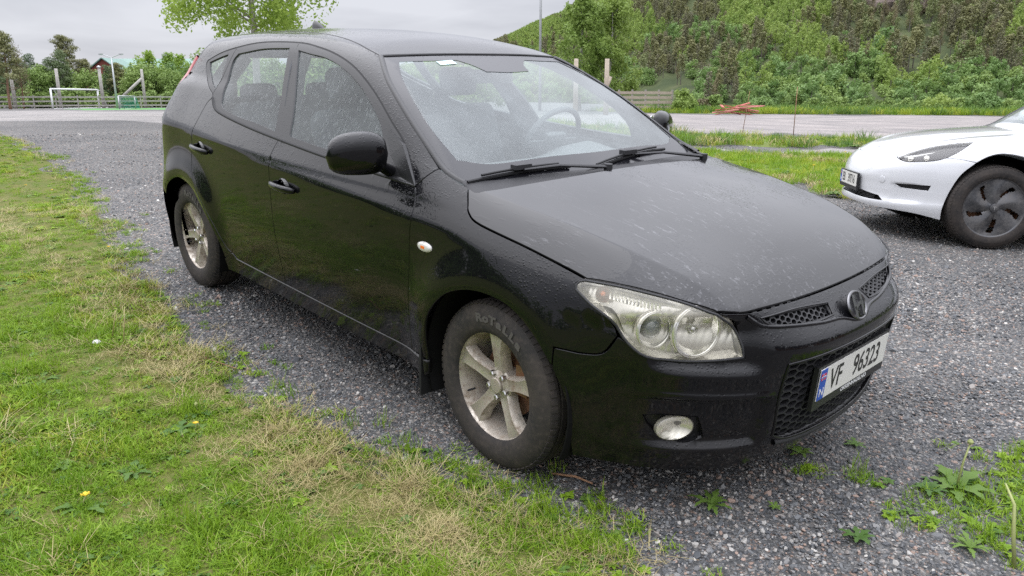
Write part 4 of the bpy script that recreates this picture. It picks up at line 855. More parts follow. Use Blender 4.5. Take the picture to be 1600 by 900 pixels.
post('wooden_pole', -32.23, 98, 4.3, .17, 'grey pole with a metal cap, leftmost of the poles along the plank fence', cap=True); post('wooden_pole', -29.8, 98, 4.15, .17, 'grey pole behind the middle of the white goal'); post('wooden_pole', -27.4, 97, 4.25, .17, 'grey pole with a metal cap near the right post of the white goal', cap=True); post('wooden_pole', -24.95, 95, 4.1, .15, 'grey pole propped by a slanting strut right of the small goal')
pa, pb = P3(-26.5, 95, .8), P3(-25.0, 95, 3.1); o = MB().tube([pa, pb], .15, 8).build('slanting_strut', M_OLDWOOD, smooth=True); tag(o, 'slanting timber strut leaning against the grey pole', 'strut')
def lamp_post(a, r, H, label, arms=True):
    p = P3(a, r); t = thing('lamp_post', label, 'lamp post', loc=tuple(p)); MB().tube([(0, 0, -.2), (0, 0, H * .5), (0, 0, H)], [.11, .085, .055], 10).build('mast', M_GALV, t, smooth=True); s = np.array([_cr[0], _cr[1], 0])
    for q in (-1, 1):
        ar = MB().tube([np.array([0, 0, H]), s * .7 * q + [0, 0, H + .25]], .035, 6).build('lamp_arm', M_GALV, t); h = MB(); h.box(s * .95 * q + [0, 0, H + .30], (.55, .25, .12)); h.build('lamp_head', M_GALV, ar)
lamp_post(-26.62, 84, 4.7, 'slim lamp post with two heads beside the small green netted goal'); lamp_post(2.05, 56, 13.5, 'tall grey lamp post rising above the roof edge of the black car')
def plank_fence(a0, r0, a1, r1, n, label, m, H=1.15, rows=3, w=.16, name='plank_fence'):
    A, B = P3(a0, r0), P3(a1, r1); t = thing(name, label, 'fence', loc=tuple(A)); L = np.linalg.norm((B - A)[:2]); d = (B - A) / L; ang = math.atan2(d[1], d[0]); Rm = np.array(Matrix.Rotation(ang, 3, 'Z')); pm = None; step = L / n; bmesh_ = {}
    for i in range(n + 1):
        q = A + d * step * i; q[2] = float(gz(q[0], q[1])); b = MB(); b.box((0, 0, H / 2 - .1), (.11, .11, H + .3), Rm); o = b.build('fence_post', M_OLDWOOD if pm is None else (), t) if pm is None else link('fence_post', pm, t); pm = o.data; o.location = q - A
    pl = None
    for i in range(n):
        q0 = A + d * step * i; q1 = A + d * step * (i + 1); q0[2] = float(gz(q0[0], q0[1])); q1[2] = float(gz(q1[0], q1[1]))
        for k in range(rows):
            z = H * (.24 + .66 * k / max(1, rows - 1)); c = (q0 + q1) / 2 - A + [0, 0, z]
            if pl is None: b = MB(); b.box((0, 0, 0), (step * .995, .035, w), Rm); o = b.build('plank', m, t); pl = o.data
            else: o = link('plank', pl, t)
            o.location = c - np.array([-d[1], d[0], 0]) * .07 * (1 if (-d[1] * _cd[0] + d[0] * _cd[1]) > 0 else -1) + [0, 0, random.uniform(-.015, .015)]; o.rotation_euler = (0, 0, 0)
plank_fence(-36, 94, -10, 97, 22, 'long grey plank fence running behind the pitch and the goals', M_OLDWOOD, 1.3, 3, .15); plank_fence(6.8, 50, 11.49, 50.5, 5, 'short pale slatted fence beyond the right mirror of the black car', M_POSTWOOD, 1.35, 4, .17)
# far house with green roof over the tree tops
hx, hy = bear(-24.3, 165); hz = 3.0; H_ = thing('house', 'dark red house with a green metal roof above the tree row', 'house', loc=(hx, hy, hz)); M_REDW = grain('red_cladding', (.20, .06, .045), .8, .15, 3); M_GROOF = grain('green_metal_roof', (.18, .28, .24), .5, .1, 2)
s_ = np.array([_cr[0], _cr[1], 0]); c_ = np.array([_cd[0], _cd[1], 0])
b = MB(); w, dp, h = 8.5, 4.5, 3.6; V = [s_ * x + c_ * y + np.array([0, 0, z]) for x, y, z in [(-w, -dp, -4), (w, -dp, -4), (w, dp, -4), (-w, dp, -4), (-w, -dp, 2.2), (w, -dp, 2.2), (w, dp, 2.2), (-w, dp, 2.2), (-w, 0, 4.6), (w, 0, 4.6)]]
b.add(V, [(0, 1, 5, 4), (1, 2, 6, 9, 5), (2, 3, 7, 6), (3, 0, 4, 8, 7)]); b.build('wall', M_REDW, H_)
def roof_slab(nm, P4, th, m, par):
    P4 = np.array(P4); n = np.cross(P4[1] - P4[0], P4[2] - P4[0]); n /= np.linalg.norm(n); b = MB(); b.add(list(P4) + list(P4 + n * th), [(3, 2, 1, 0), (4, 5, 6, 7), (0, 1, 5, 4), (1, 2, 6, 5), (2, 3, 7, 6), (3, 0, 4, 7)]); return b.build(nm, m, par)
E_ = lambda x, y, z: s_ * x + c_ * y + np.array([0, 0, z])
r1_ = roof_slab('roof', [E_(-w - .6, -dp - .8, 1.85), E_(w + .6, -dp - .8, 1.85), E_(w + .6, 0, 4.65), E_(-w - .6, 0, 4.65)], .15, M_GROOF, H_); roof_slab('roof', [E_(-w - .6, 0, 4.66), E_(w + .6, 0, 4.66), E_(w + .6, dp + .8, 1.85), E_(-w - .6, dp + .8, 1.85)], .15, M_GROOF, H_)
b = MB(); b.box(E_(2.5, 0, 5.0), (.7, .7, 1.3)); b.build('chimney', M_GALV, r1_)
for xw in (-3, 1, 5): b = MB(); b.box(E_(xw, -dp - .03, .4), (1.3, .12, 1.2), np.array(Matrix.Rotation(math.atan2(_cr[1], _cr[0]), 3, 'Z'))); b.build('window', M_WPAINT, H_)
# gable wing in dark red
b = MB(); V = [E_(x + 4.5, y, z) for x, y, z in [(-12.5, -9, -4), (-5.5, -9, -4), (-5.5, -4, -4), (-12.5, -4, -4), (-12.5, -9, 1.8), (-5.5, -9, 1.8), (-5.5, -4, 1.8), (-12.5, -4, 1.8), (-9, -9, 4.4), (-9, -4, 4.4)]]; b.add(V, [(0, 1, 5, 8, 4), (1, 2, 6, 5), (3, 0, 4, 7)]); b.build('gable', M_REDW, H_)
roof_slab('roof', [E_(-8.6, -9.5, 1.45), E_(-4.5, -9.5, 4.45), E_(-4.5, -2, 4.45), E_(-8.6, -2, 1.45)], .15, M_GROOF, H_); roof_slab('roof', [E_(-4.5, -9.5, 4.45), E_(-.4, -9.5, 1.45), E_(-.4, -2, 1.45), E_(-4.5, -2, 4.45)], .15, M_GROOF, H_)
hx2, hy2 = bear(-22.6, 170)
# ---- right background: posts, shrubs, planks, red strip
post('timber_post', 6.83, 40, 2.75, .12, 'thick pale timber post beyond the windscreen edge of the black car', M_POSTWOOD); post('timber_post', 4.63, 41, 2.8, .12, 'pale timber post whose top just shows over the roof edge', M_POSTWOOD)
a_ = P3(6.7, 40, 1.1); b_ = P3(7.1, 40, 1.9); o = MB().tube([a_, b_], .09, 8).build('post_brace', M_POSTWOOD, smooth=True); tag(o, 'short brace leaning on the thick pale timber post', 'brace')
for i, (a, r, H, W, lb, lf) in enumerate([(12.5, 50, 1.75, 2.3, 'yellow green bush at the end of the short pale fence', L_BRIGHT), (13.6, 53, 1.0, 1.5, 'low brownish twiggy bush between the two yellow green bushes', L_BROWN), (14.5, 53, 1.35, 1.6, 'smaller light green bush left of the plank pile', L_MID), (17.6, 58, 1.1, 2.4, 'low green bush behind the red plank pile', L_GREEN), (22.5, 60, 1.0, 2.2, 'low bush on the verge left of the white car', L_MID), (28.5, 60, 1.2, 2.6, 'yellow green bush on the verge above the white bonnet', L_BRIGHT), (31.0, 58, 1.5, 2.4, 'pointed green bush on the verge by the windscreen of the white car', L_GREEN)]):
    tree('bush', lb, 'bush', 'bush', a, r, H, W, 2600, .085, lf, M_GBARK, 70 + i, .035)
for i in range(34):
    a = 19 + i * .55 + random.uniform(-.2, .2); x, y = bear(a, random.uniform(57, 64)); o = thing('verge_shrub', 'small shrub in the line of growth behind the gravel lot', 'shrub', loc=(x, y, float(gz(x, y)) - .1), rz=random.uniform(0, 6), group='small shrubs along the far edge of the lot'); q = random.uniform(.25, .6); o.scale = (q,) * 3; link('trunk', kinds['bushy'][0], o); link('crown', kinds['bushy'][1], o)
M_REDPL = grain('red_painted_plank', (.42, .13, .10), .7, .3, 4, .2, .01); M_REDPL2 = grain('faded_pink_plank', (.52, .21, .18), .75, .2, 4, .2, .01)
g_ = random.Random(5); pc = P3(15.9, 45)
for i in range(14):
    L = g_.uniform(.9, 1.7); b = MB(); b.box((0, 0, 0), (L, .14, .045)); o = b.build('red_plank', M_REDPL if i % 2 else M_REDPL2); o.location = pc + np.array([_cr[0], _cr[1], 0]) * g_.uniform(-.9, .9) + np.array([_cd[0], _cd[1], 0]) * g_.uniform(-.4, .4) + [0, 0, .08 + .045 * i * .8]; o.rotation_euler = (g_.uniform(-.15, .15), g_.uniform(-.22, .22), math.atan2(_cr[1], _cr[0]) + g_.uniform(-.5, .5) + (1.2 if i in (5, 11) else 0)); tag(o, ('faded pink' if i % 2 == 0 else 'dull red') + ' plank tossed on the heap at the edge of the gravel lot', 'plank', ('faded pink' if i % 2 == 0 else 'dull red') + ' planks of the heap')
o = sheet('red_gravel_strip', mat('red_brick_grit', (.36, .13, .09), .9), np.array([bear(9.5, 42.0), bear(14.9, 43.5), bear(14.9, 46), bear(9.5, 45)]), .05, .6, .1, 1.); o['label'] = 'strip of red grit at the edge of the gravel lot'
o = sheet('rain_puddle', mat('puddle_water', (.05, .05, .05), .03, 0, .6), np.array([bear(29.8, 35), bear(32.2, 35.5), bear(32.4, 38), bear(30.2, 37.5)]), .035, .6, .2, 1.); o['label'] = 'thin puddle on the gravel lot'
o = sheet('field_patch', mat('bare_field', (.20, .14, .10), .95), np.array([bear(4, 150), bear(11.2, 150), bear(10.6, 215), bear(4, 260)]), 3.0, 8, .0, 1.); o['label'] = 'bare brown field slope below the wood'
# ---- behind the viewpoint: what the paint and glass reflect
for i in range(16):
    x = -15 + i * 1.5 + random.uniform(-.4, .4); y = -9.3 + random.uniform(-.6, .6) - .12 * max(0, x + 4); o = thing('hedge_tree', 'dense leafy tree in the hedge bordering the lawn', 'tree', loc=(x, y, float(gz(x, y)) - .2), rz=random.uniform(0, 6), group='hedge trees bordering the lawn'); q = random.uniform(.55, .72) * (1 if x < -6 else .5 if x < -2 else .34); o.scale = (q, q, q * .95); link('trunk', kinds['green'][0], o); link('crown', kinds['green'][1], o)

hx, hy = 14.5, 7.5; HB = thing('house', 'brown timber house standing to the right of the driveway, outside the view', 'house', loc=(hx, hy, float(gz(hx, hy))), rz=.35); M_BRW = grain('brown_cladding', (.16, .085, .05), .8, .15, 3); M_DKR = grain('dark_roof', (.05, .05, .052), .8, .15, 3)
b = MB(); V = [(-4, -6, -.5), (4, -6, -.5), (4, 6, -.5), (-4, 6, -.5), (-4, -6, 3.2), (4, -6, 3.2), (4, 6, 3.2), (-4, 6, 3.2), (0, -6, 5.2), (0, 6, 5.2)]; b.add(V, [(0, 1, 5, 8, 4), (1, 2, 6, 5), (2, 3, 7, 9, 6), (3, 0, 4, 7)]); b.build('wall', M_BRW, HB)
roof_slab('roof', [(-4.6, -6.5, 2.9), (0, -6.5, 5.2), (0, 6.5, 5.2), (-4.6, 6.5, 2.9)], .2, M_DKR, HB); roof_slab('roof', [(0, -6.5, 5.2), (4.6, -6.5, 2.9), (4.6, 6.5, 2.9), (0, 6.5, 5.2)], .2, M_DKR, HB)
M_PANE = mat('window_pane', (.03, .035, .04), .05, 0, .8)
for y in (-4, -1.5, 3.5): b = MB(); b.box((-4.04, y, 1.8), (.1, 1.5, 1.3)); w_ = b.build('window', M_WPAINT, HB); b = MB(); b.box((-4.10, y, 1.8), (.04, 1.3, 1.1)); b.build('pane', M_PANE, w_)
b = MB(); b.box((-4.05, 1, 1.0), (.1, 1.0, 2.1)); b.build('door', M_WPAINT, HB)
# ============================================================ the black hatchback
M_PAINT = wet_paint('black_car_paint', (.004, .004, .005), .22)
M_HOOD = wet_paint('black_bonnet_paint', (.004, .004, .005), .14, .45, dirt=False, runs=(7, 42, 42), veil=.6, coat_ior=1.55)
M_TRIM = rough_plastic('black_trim', (.012, .012, .013), .36, .9)
M_DULL = rough_plastic('dull_black_plastic', (.022, .022, .024), .62, .5)
M_DARK = mat('dark_inside', (.008, .008, .008), .9, 0, .1)
M_RUBBER = mat('black_rubber', (.015, .015, .016), .6, 0, .3)
M_WSG = glass('windscreen_glass', (.84, .91, .89), .17, .08, scale=130, streak=.03)
M_SIDEG = glass('side_glass', (.80, .86, .86), .085, .08, scale=170, streak=.08, refl=.8)
M_BLACKG = rough_plastic('black_glass_border', (.014, .014, .017), .12, .6)
M_SEAT = grain('seat_cloth', (.09, .093, .10), .9, .2, 60); M_DASH = grain('dash_plastic', (.13, .135, .14), .7, .15, 90)
M_TYRE = None
def tyre_mat():
    m = mat('tyre_rubber', (.035, .034, .034), .78, 0, .25); T = NT(m); n = T.noise(7, 5, rough=.65); f = T.noise(50, 4)
    c = T.mix(T.mr(n, .35, .68), (.024, .023, .023), (.056, .047, .041)); c = T.mix(T.mr(f, .5, .75, 0, .5), c, (.085, .07, .06)); T.l(c, T.b.inputs['Base Color']); T.l(T.bump(f, .2, .002), T.b.inputs['Normal']); return m
M_TYRE = tyre_mat()
def alloy_mat(nm='dirty_alloy', a=(.58, .54, .47), dirt=(.19, .135, .09), amt=.78):
    m = mat(nm, a, .38, .75, .5); T = NT(m); n = T.noise(16, 6, rough=.65); f = T.noise(90, 3)
    k = T.math('MULTIPLY', T.math('ADD', T.mr(n, .36, .66), T.mr(f, .52, .72, 0, .5)), amt); T.l(T.mix(k, a, dirt), T.b.inputs['Base Color']); T.l(T.mr(k, 0, 1, .75, .1), T.b.inputs['Metallic']); T.l(T.mr(k, 0, 1, .34, .8), T.b.inputs['Roughness']); return m
M_ALLOY = alloy_mat(); M_RUST = alloy_mat('rusty_disc', (.22, .13, .08), (.16, .06, .025), 1.); M_STEEL = mat('bright_steel', (.6, .6, .6), .3, 1.)
M_CHROME = mat('lamp_reflector', (.95, .94, .90), .20, .85); M_LAMPW = mat('lamp_bezel', (.80, .78, .73), .22, .8)
_T = NT(M_LAMPW); _w = _T.n('TexWave', {'Scale': 22, 'Distortion': 1.5, 'Detail': 1}); _T.l(_T.obj(), _w.inputs['Vector']); _T.l(_T.bump(_w.outputs['Fac'], .12, .004), _T.b.inputs['Normal'])
M_AMBER = mat('amber_bulb', (.8, .18, .03), .3); M_RED = mat('red_lamp_lens', (.38, .02, .025), .12, 0, .5, 1.)
def lens_mat(haze=None):
    m = bpy.data.materials.new('lamp_lens'); m.use_nodes = True; T = NT(m); T.t.nodes.remove(T.b); h = drops(T, 130, .12, .42, .5)
    nm = T.bump(h, .3, .0012); tr = T.n('BsdfTransparent', {'Color': (.93, .92, .88, 1)}); gl = T.n('BsdfGlossy', {'Color': (1, 1, 1, 1), 'Roughness': .03}); T.l(nm, gl.inputs['Normal'])
    gn = T.n('NewGeometry').outputs['Normal']; s1 = T.n('MixShader'); T.l(T.mr(schlick(T, gn), 0, 1, .0, 1.3), s1.inputs[0]); T.l(tr.outputs[0], s1.inputs[1]); T.l(gl.outputs[0], s1.inputs[2])
    df = T.n('BsdfDiffuse', {'Color': (.72, .68, .55, 1)}); s2 = T.n('MixShader'); T.l(T.mr(T.noise(12, 4), .4, .75,   .11 if haze is None else haze, .30 if haze is None else haze * 1.5), s2.inputs[0]); T.l(s1.outputs[0], s2.inputs[1]); T.l(df.outputs[0], s2.inputs[2]); T.l(s2.outputs[0], T.o.inputs['Surface']); return m
M_LENS = lens_mat()
M_PLATE = mat('plate_white', (.72, .71, .66), .35); M_INK = mat('plate_ink', (.012, .012, .012), .4); M_BLUE = mat('plate_blue', (.02, .08, .42), .35); M_FLAGR = mat('flag_red', (.55, .03, .05), .4); M_WHITE = mat('white_print', (.75, .75, .75), .5)
def text_mesh(s, size, m, name, extrude=.0004, xs=1., align='CENTER', shear=0, bold=0.):
    c = bpy.data.curves.new(name, 'FONT'); c.body = s; c.size = size; c.align_x = align; c.align_y = 'CENTER'; c.extrude = extrude; c.shear = shear; c.offset = bold; c.resolution_u = 4
    o = bpy.data.objects.new(name, c); col.objects.link(o); bpy.context.view_layer.update(); dg = bpy.context.evaluated_depsgraph_get()
    me = bpy.data.meshes.new_from_object(o.evaluated_get(dg)); bpy.data.objects.remove(o); me.name = name
    for v in me.vertices: v.co.x *= xs
    me.materials.clear(); me.materials.append(m); return me
CAR = thing('parked_car', 'wet black five door hatchback parked on the crushed stone driveway', 'car', CAR_M)
# ---- outlines shared between neighbouring panels (3D points measured on the body, right-hand side)
CANT = [(-2.75, -.635, 1.30), (-2.62, -.615, 1.345), (-2.42, -.60, 1.385), (-2.14, -.58, 1.418), (-1.76, -.58, 1.43), (-1.56, -.59, 1.413), (-1.36, -.61, 1.385), (-1.16, -.64, 1.335), (-.95, -.69, 1.255), (-.76, -.74, 1.155), (-.63, -.77, 1.08), (-.482, -.827, .951)]
BELT = [(-2.42, -.77, 1.125), (-2.33, -.80, 1.075), (-2.19, -.81, 1.05), (-1.9, -.82, 1.022), (-1.6, -.83, 1.003), (-1.17, -.84, .98), (-.80, -.84, .965), (-.482, -.827, .951)]
DF = [(-.482, -.827, .951), (-.452, -.86, .89), (-.448, -.88, .83), (-.455, -.88, .77), (-.462, -.88, .56), (-.468, -.86, .30)]
BP = [(-1.525, -.85, .30), (-1.54, -.88, .49), (-1.56, -.88, .66), (-1.565, -.88, .80), (-1.56, -.87, .93), (-1.55, -.84, .985), (-1.55, -.83, 1.0)]
RD = [(-2.42, -.77, 1.125), (-2.455, -.78, 1.08), (-2.475, -.86, .98), (-2.50, -.88, .89), (-2.515, -.88, .79), (-2.49, -.89, .71), (-2.42, -.895, .625), (-2.271, -.888, .483), (-2.18, -.863, .354), (-2.13, -.855, .325), (-2.08, -.85, .30)]
ARC_R = [(-3.0, -.86, .40), (-2.955, -.87, .50), (-2.87, -.886, .59), (-2.75, -.886, .645), (-2.64, -.887, .650), (-2.50, -.893, .622), (-2.40, -.893, .56), (-2.30, -.89, .47), (-2.235, -.87, .37), (-2.20, -.86, .27)]
ARC_F = [(-.345, -.87, .30), (-.352, -.882, .38), (-.325, -.89, .49), (-.225, -.896, .600), (-.112, -.893, .650), (.005, -.888, .663), (.12, -.883, .645), (.225, -.876, .58), (.30, -.861, .50)]
ARC_F2 = [(.30, -.861, .50), (.345, -.85, .40), (.355, -.84, .30), (.36, -.82, .19)]
HSIDE = [(-.265, -.755, .968), (-.215, -.80, .93), (-.185, -.82, .90), (-.11, -.83, .872), (.14, -.82, .836), (.355, -.80, .79)]
HLTOP = [(.355, -.80, .79), (.47, -.75, .787), (.61, -.68, .768), (.70, -.605, .735)]
HLBOT = [(.335, -.822, .757), (.39, -.815, .725), (.46, -.80, .69), (.505, -.78, .63), (.56, -.75, .588), (.63, -.70, .576), (.71, -.63, .578), (.787, -.535, .588)]
HLIN = [(.787, -.535, .588), (.772, -.54, .64), (.745, -.555, .685), (.70, -.605, .735)]
BF = [(.30, -.861, .566), (.34, -.85, .566), (.39, -.83, .566), (.45, -.81, .580), (.485, -.79, .640)]
# door skins
panel('front_door', CAR, M_PAINT, [BELT[4:], DF, [(-.468, -.86, .30), (-1.525, -.85, .30)], BP + [BELT[4]]], 'side', both=True)
panel('rear_door', CAR, M_PAINT, [RD, [(-2.08, -.85, .30), (-1.525, -.85, .30)], BP + [BELT[4]], BELT[:5][::-1]], 'side', both=True)
FND = [[(-.482, -.827, .951), (-.452, -.79, .985), (-.425, -.76, 1.018)], [(-.425, -.76, 1.018), (-.36, -.757, .992), (-.265, -.755, .968)], HSIDE, [(.355, -.80, .79), (.33, -.815, .78), (.335, -.822, .757)],
       [(.335, -.822, .757), (.39, -.815, .725), (.46, -.80, .69), (.485, -.79, .640)], BF[::-1], [BF[0], ARC_F[-1]], ARC_F[::-1], [ARC_F[0], DF[-1]], DF[::-1]]
panel('front_wing', CAR, M_PAINT, FND, 'diag', both=True)
SILL = [[(-.468, -.86, .30), (-2.08, -.85, .30)], [(-2.08, -.85, .30), (-2.13, -.855, .325), (-2.205, -.86, .28)], [(-2.205, -.86, .28), (-2.19, -.85, .215)], [(-2.19, -.85, .215), (-.36, -.85, .235)], [(-.36, -.85, .235), (-.352, -.86, .30)], [(-.352, -.86, .30), (-.468, -.86, .30)]]
panel('sill', CAR, M_PAINT, SILL, 'side', both=True, off=.004, hem=.03)
DITCH = [(-1.122, -.547, 1.393), (-1.219, -.541, 1.415), (-1.347, -.515, 1.437), (-1.555, -.483, 1.461), (-1.768, -.463, 1.474), (-2.1, -.455, 1.478), (-2.5, -.455, 1.462), (-2.86, -.455, 1.425)]
WTRIM = [(-.425, -.76, 1.018), (-.52, -.74, 1.07), (-.62, -.72, 1.13), (-.79, -.68, 1.22), (-.95, -.63, 1.30), (-1.122, -.547, 1.393)]
REARE = [(-2.86, -.455, 1.425), (-2.95, -.58, 1.33), (-3.02, -.62, 1.26), (-3.09, -.68, 1.15), (-3.14, -.73, 1.04), (-3.17, -.76, .95), (-3.2, -.80, .80), (-3.2, -.82, .62)]
QF = [(-2.42, -.77, 1.125), (-2.445, -.755, 1.14), (-2.55, -.73, 1.175), (-2.68, -.68, 1.225), (-2.745, -.645, 1.275), (-2.75, -.635, 1.30)]
SIDE = [CANT[::-1][:0] or [(-.482, -.827, .951), (-.452, -.79, .985), (-.425, -.76, 1.018)], WTRIM, DITCH, REARE, [(-3.2, -.82, .62), (-3.12, -.83, .58), (-3.0, -.86, .56), (-2.94, -.87, .52)],
        [(-2.94, -.87, .52), (-2.87, -.886, .59), (-2.75, -.886, .645), (-2.64, -.887, .650), (-2.50, -.893, .622), (-2.40, -.893, .56), (-2.30, -.89, .47), (-2.235, -.87, .37), (-2.205, -.86, .28)],
        [(-2.205, -.86, .28), (-2.13, -.855, .325)], [p for p in RD[::-1] if p[0] < -2.12], QF, CANT]
panel('side_frame', CAR, M_PAINT, SIDE, 'diag', both=True, hem=.03)
# rear bumper corners and tail, built simply: only the right edge shows
panel('rear_bumper', CAR, M_PAINT, [[(-2.955, -.87, .50), (-3.0, -.86, .555), (-3.12, -.83, .575), (-3.2, -.82, .615)], [(-3.2, -.82, .615), (-3.3, -.5, .615), (-3.36, 0, .615), (-3.3, .5, .615), (-3.2, .82, .615)], [(-3.2, .82, .615), (-3.0, .86, .555), (-2.955, .87, .50)], [(-2.955, .87, .50), (-3.0, .86, .40), (-3.03, .85, .24)], [(-3.03, .85, .24), (-3.36, .5, .24), (-3.36, -.5, .24), (-3.03, -.85, .24)], [(-3.03, -.85, .24), (-3.0, -.86, .40), (-2.955, -.87, .50)]], 'rcyl' if False else 'side', sp=.05) if False else None
def rear_shell():
    """tailgate, rear bumper and lamps as one swept surface behind the side frames"""
    for nm, z0, z1, m in (('rear_bumper', .22, .615, M_PAINT), ('tailgate', .622, 1.0, M_PAINT), ('rear_window', 1.003, 1.30, M_BLACKG), ('spoiler', 1.303, 1.43, M_PAINT)):
        V = []; nz_, ny_ = 14, 44; ys = np.linspace(-1, 1, ny_)
        for z in np.linspace(z0, z1, nz_):
            for y in ys:
                V.append((y, z))
        V = np.array(V); a = V[:, 0] * (1.35 if z1 < .7 else 1.13); d = np.stack([np.cos(a), np.sin(a) * 1.0, 0 * a], 1); o = np.stack([-2.6 + 0 * a, 0 * a, V[:, 1]], 1) - d * 2.2 * np.array([1, 1, 0])
        P = cast(o, d * np.array([1, 1, 1]), car, tmax=2.3, n=200); P = np.nan_to_num(P, nan=0); n = grad(P)
        F = [(i * ny_ + j, i * ny_ + j + 1, (i + 1) * ny_ + j + 1, (i + 1) * ny_ + j) for i in range(nz_ - 1) for j in range(ny_ - 1)]
        F = [f for f in F if all(abs(P[k]).sum() > .1 for k in f)]; 
        if nm == 'rear_window':
            g_ = [f for f in F if all(abs(P[k][1]) < .56 and P[k][2] > 1.04 for k in f)]; s_ = set(g_); link('rear_window', mesh_np(nm, P, [f[::-1] for f in g_], n), CAR, M_SIDEG); F = [f for f in F if f not in s_]; nm = 'rear_pillar_skin'; m = M_PAINT
        link(nm, mesh_np(nm, P, [f[::-1] for f in F], n), CAR, m)
rear_shell()
# tail lamp: tall narrow lens standing proud of the rear corner
def strip_on(name, path, half, h, m, both=True, n=5):
    """a raised moulding that follows points on the body"""
    P = crom(path, .03); P = np.vstack([P, path[-1]])
    for _ in range(4): P = P - grad(P) * car(P)[:, None]
    nn = grad(P); t = np.gradient(P, axis=0); t /= np.linalg.norm(t, axis=1, keepdims=True); s = np.cross(nn, t); s /= np.linalg.norm(s, axis=1, keepdims=True)
    half = np.interp(np.linspace(0, 1, len(P)), np.linspace(0, 1, len(np.atleast_1d(half))), np.atleast_1d(half)) if np.ndim(half) else np.full(len(P), half)
    V = []; ks = np.linspace(-1, 1, n)
    for k in ks: V.append(P + s * (k * half)[:, None] + nn * (h * (1 - k ** 4) - .002))
    V = np.stack(V, 1).reshape(-1, 3); F = [(i * n + j, i * n + j + 1, (i + 1) * n + j + 1, (i + 1) * n + j) for i in range(len(P) - 1) for j in range(n - 1)]
    for sg in ((1, -1) if both else (1,)):
        me = mesh_np(name, V * [1, sg, 1], F if sg == 1 else [f[::-1] for f in F]); link(name, me, CAR, m)
strip_on('tail_lamp', [(-2.95, -.60, 1.31), (-3.01, -.645, 1.22), (-3.08, -.70, 1.10), (-3.13, -.745, .99), (-3.17, -.775, .88)], [.02, .035, .05, .05, .03], .016, M_RED)
# ---- bonnet and roof
HREAR = [(-.265, -.755, .968), (-.20, -.735, .97), (-.165, -.55, .985), (-.14, -.30, .99), (-.135, 0, 1.0)]
HFRONT = [(.70, -.605, .735), (.735, -.56, .735), (.752, -.50, .73), (.77, -.35, .73), (.782, -.18, .73), (.786, 0, .73)]
mir = lambda L: [(x, -y, z) for x, y, z in L][::-1]
_xs = np.linspace(-.2, .72, 95); _ex = np.concatenate([np.stack([_xs, q * (crease_y(_xs) + d_)], 1) for q in (1, -1) for d_ in (-.022, -.013, -.006, 0, .006, .013, .022)])
panel('bonnet', CAR, M_HOOD, [HREAR + mir(HREAR)[1:], mir(HSIDE)[::1][::-1] if False else [(x, -y, z) for x, y, z in HSIDE], [(x, -y, z) for x, y, z in HLTOP], [(x, -y, z) for x, y, z in HFRONT] + HFRONT[::-1][1:], HLTOP[::-1], HSIDE[::-1]], 'top', sp=.02, gap=.0035, hem=.03, extra=_ex)
RFRONT = [(-1.122, -.547, 1.393), (-1.085, -.40, 1.40), (-1.06, -.2, 1.40), (-1.05, 0, 1.40)]
RREAR = [(-2.86, -.455, 1.425), (-2.93, -.2, 1.43), (-2.95, 0, 1.43)]
panel('roof', CAR, M_PAINT, [RFRONT + mir(RFRONT)[1:], [(x, -y, z) for x, y, z in DITCH], [(x, -y, z) for x, y, z in RREAR] + RREAR[::-1][1:], DITCH[::-1]], 'top', sp=.04)
strip_on('roof_moulding', [(x, y, z) for x, y, z in DITCH], .006, .003, M_RUBBER)
# aerial fin
mb = MB(); _p = []
for t in np.linspace(0, 1, 9): _p.append((-2.52 - .17 * t, 0, 0))
V = []; F = []
for i, t in enumerate(np.linspace(0, 1, 9)):
    h = .058 * math.sin(min(1, t * 1.15) * math.pi * .5) * (1 - max(0, t - .85) / .15 * .25); w = .022 * math.sin(math.pi * (.1 + .8 * t)); x = -2.50 - .16 * t; z0 = 1.483
    for k in range(7):
        a = math.pi * k / 6; V.append((x, w * math.cos(a), z0 + h * math.sin(a) ** .7))
    if i:
        for k in range(6): F.append(((i - 1) * 7 + k, (i - 1) * 7 + k + 1, i * 7 + k + 1, i * 7 + k))
F += [tuple(range(7)), tuple(range(56, 63))]; mb.add(V, F); mb.build('aerial_fin', M_TRIM, CAR, smooth=True, angle=40)
# ---- glazing: door frames, panes
def off3(L, dz=0, dx=0): return [(x + dx, y, z + dz) for x, y, z in L]
FG = [[(-1.72, -.6, 1.385), (-1.60, -.62, 1.383), (-1.43, -.62, 1.362), (-1.24, -.64, 1.32), (-1.04, -.67, 1.245), (-.86, -.72, 1.15), (-.775, -.75, 1.075)], [(-.775, -.75, 1.075), (-.74, -.80, .995)], [(-.74, -.80, .995), (-1.1, -.82, 1.004), (-1.47, -.82, 1.024)], [(-1.47, -.82, 1.024), (-1.53, -.75, 1.13), (-1.64, -.66, 1.28), (-1.72, -.6, 1.385)]]
RG = [[(-2.37, -.62, 1.352), (-2.1, -.61, 1.388), (-1.82, -.6, 1.397)], [(-1.82, -.6, 1.397), (-1.76, -.66, 1.29), (-1.67, -.75, 1.14), (-1.615, -.815, 1.03)], [(-1.615, -.815, 1.03), (-1.82, -.808, 1.047), (-2.05, -.807, 1.062), (-2.22, -.8, 1.083), (-2.29, -.79, 1.11)], [(-2.29, -.79, 1.11), (-2.33, -.75, 1.16), (-2.37, -.69, 1.23), (-2.40, -.64, 1.31), (-2.37, -.62, 1.352)]]
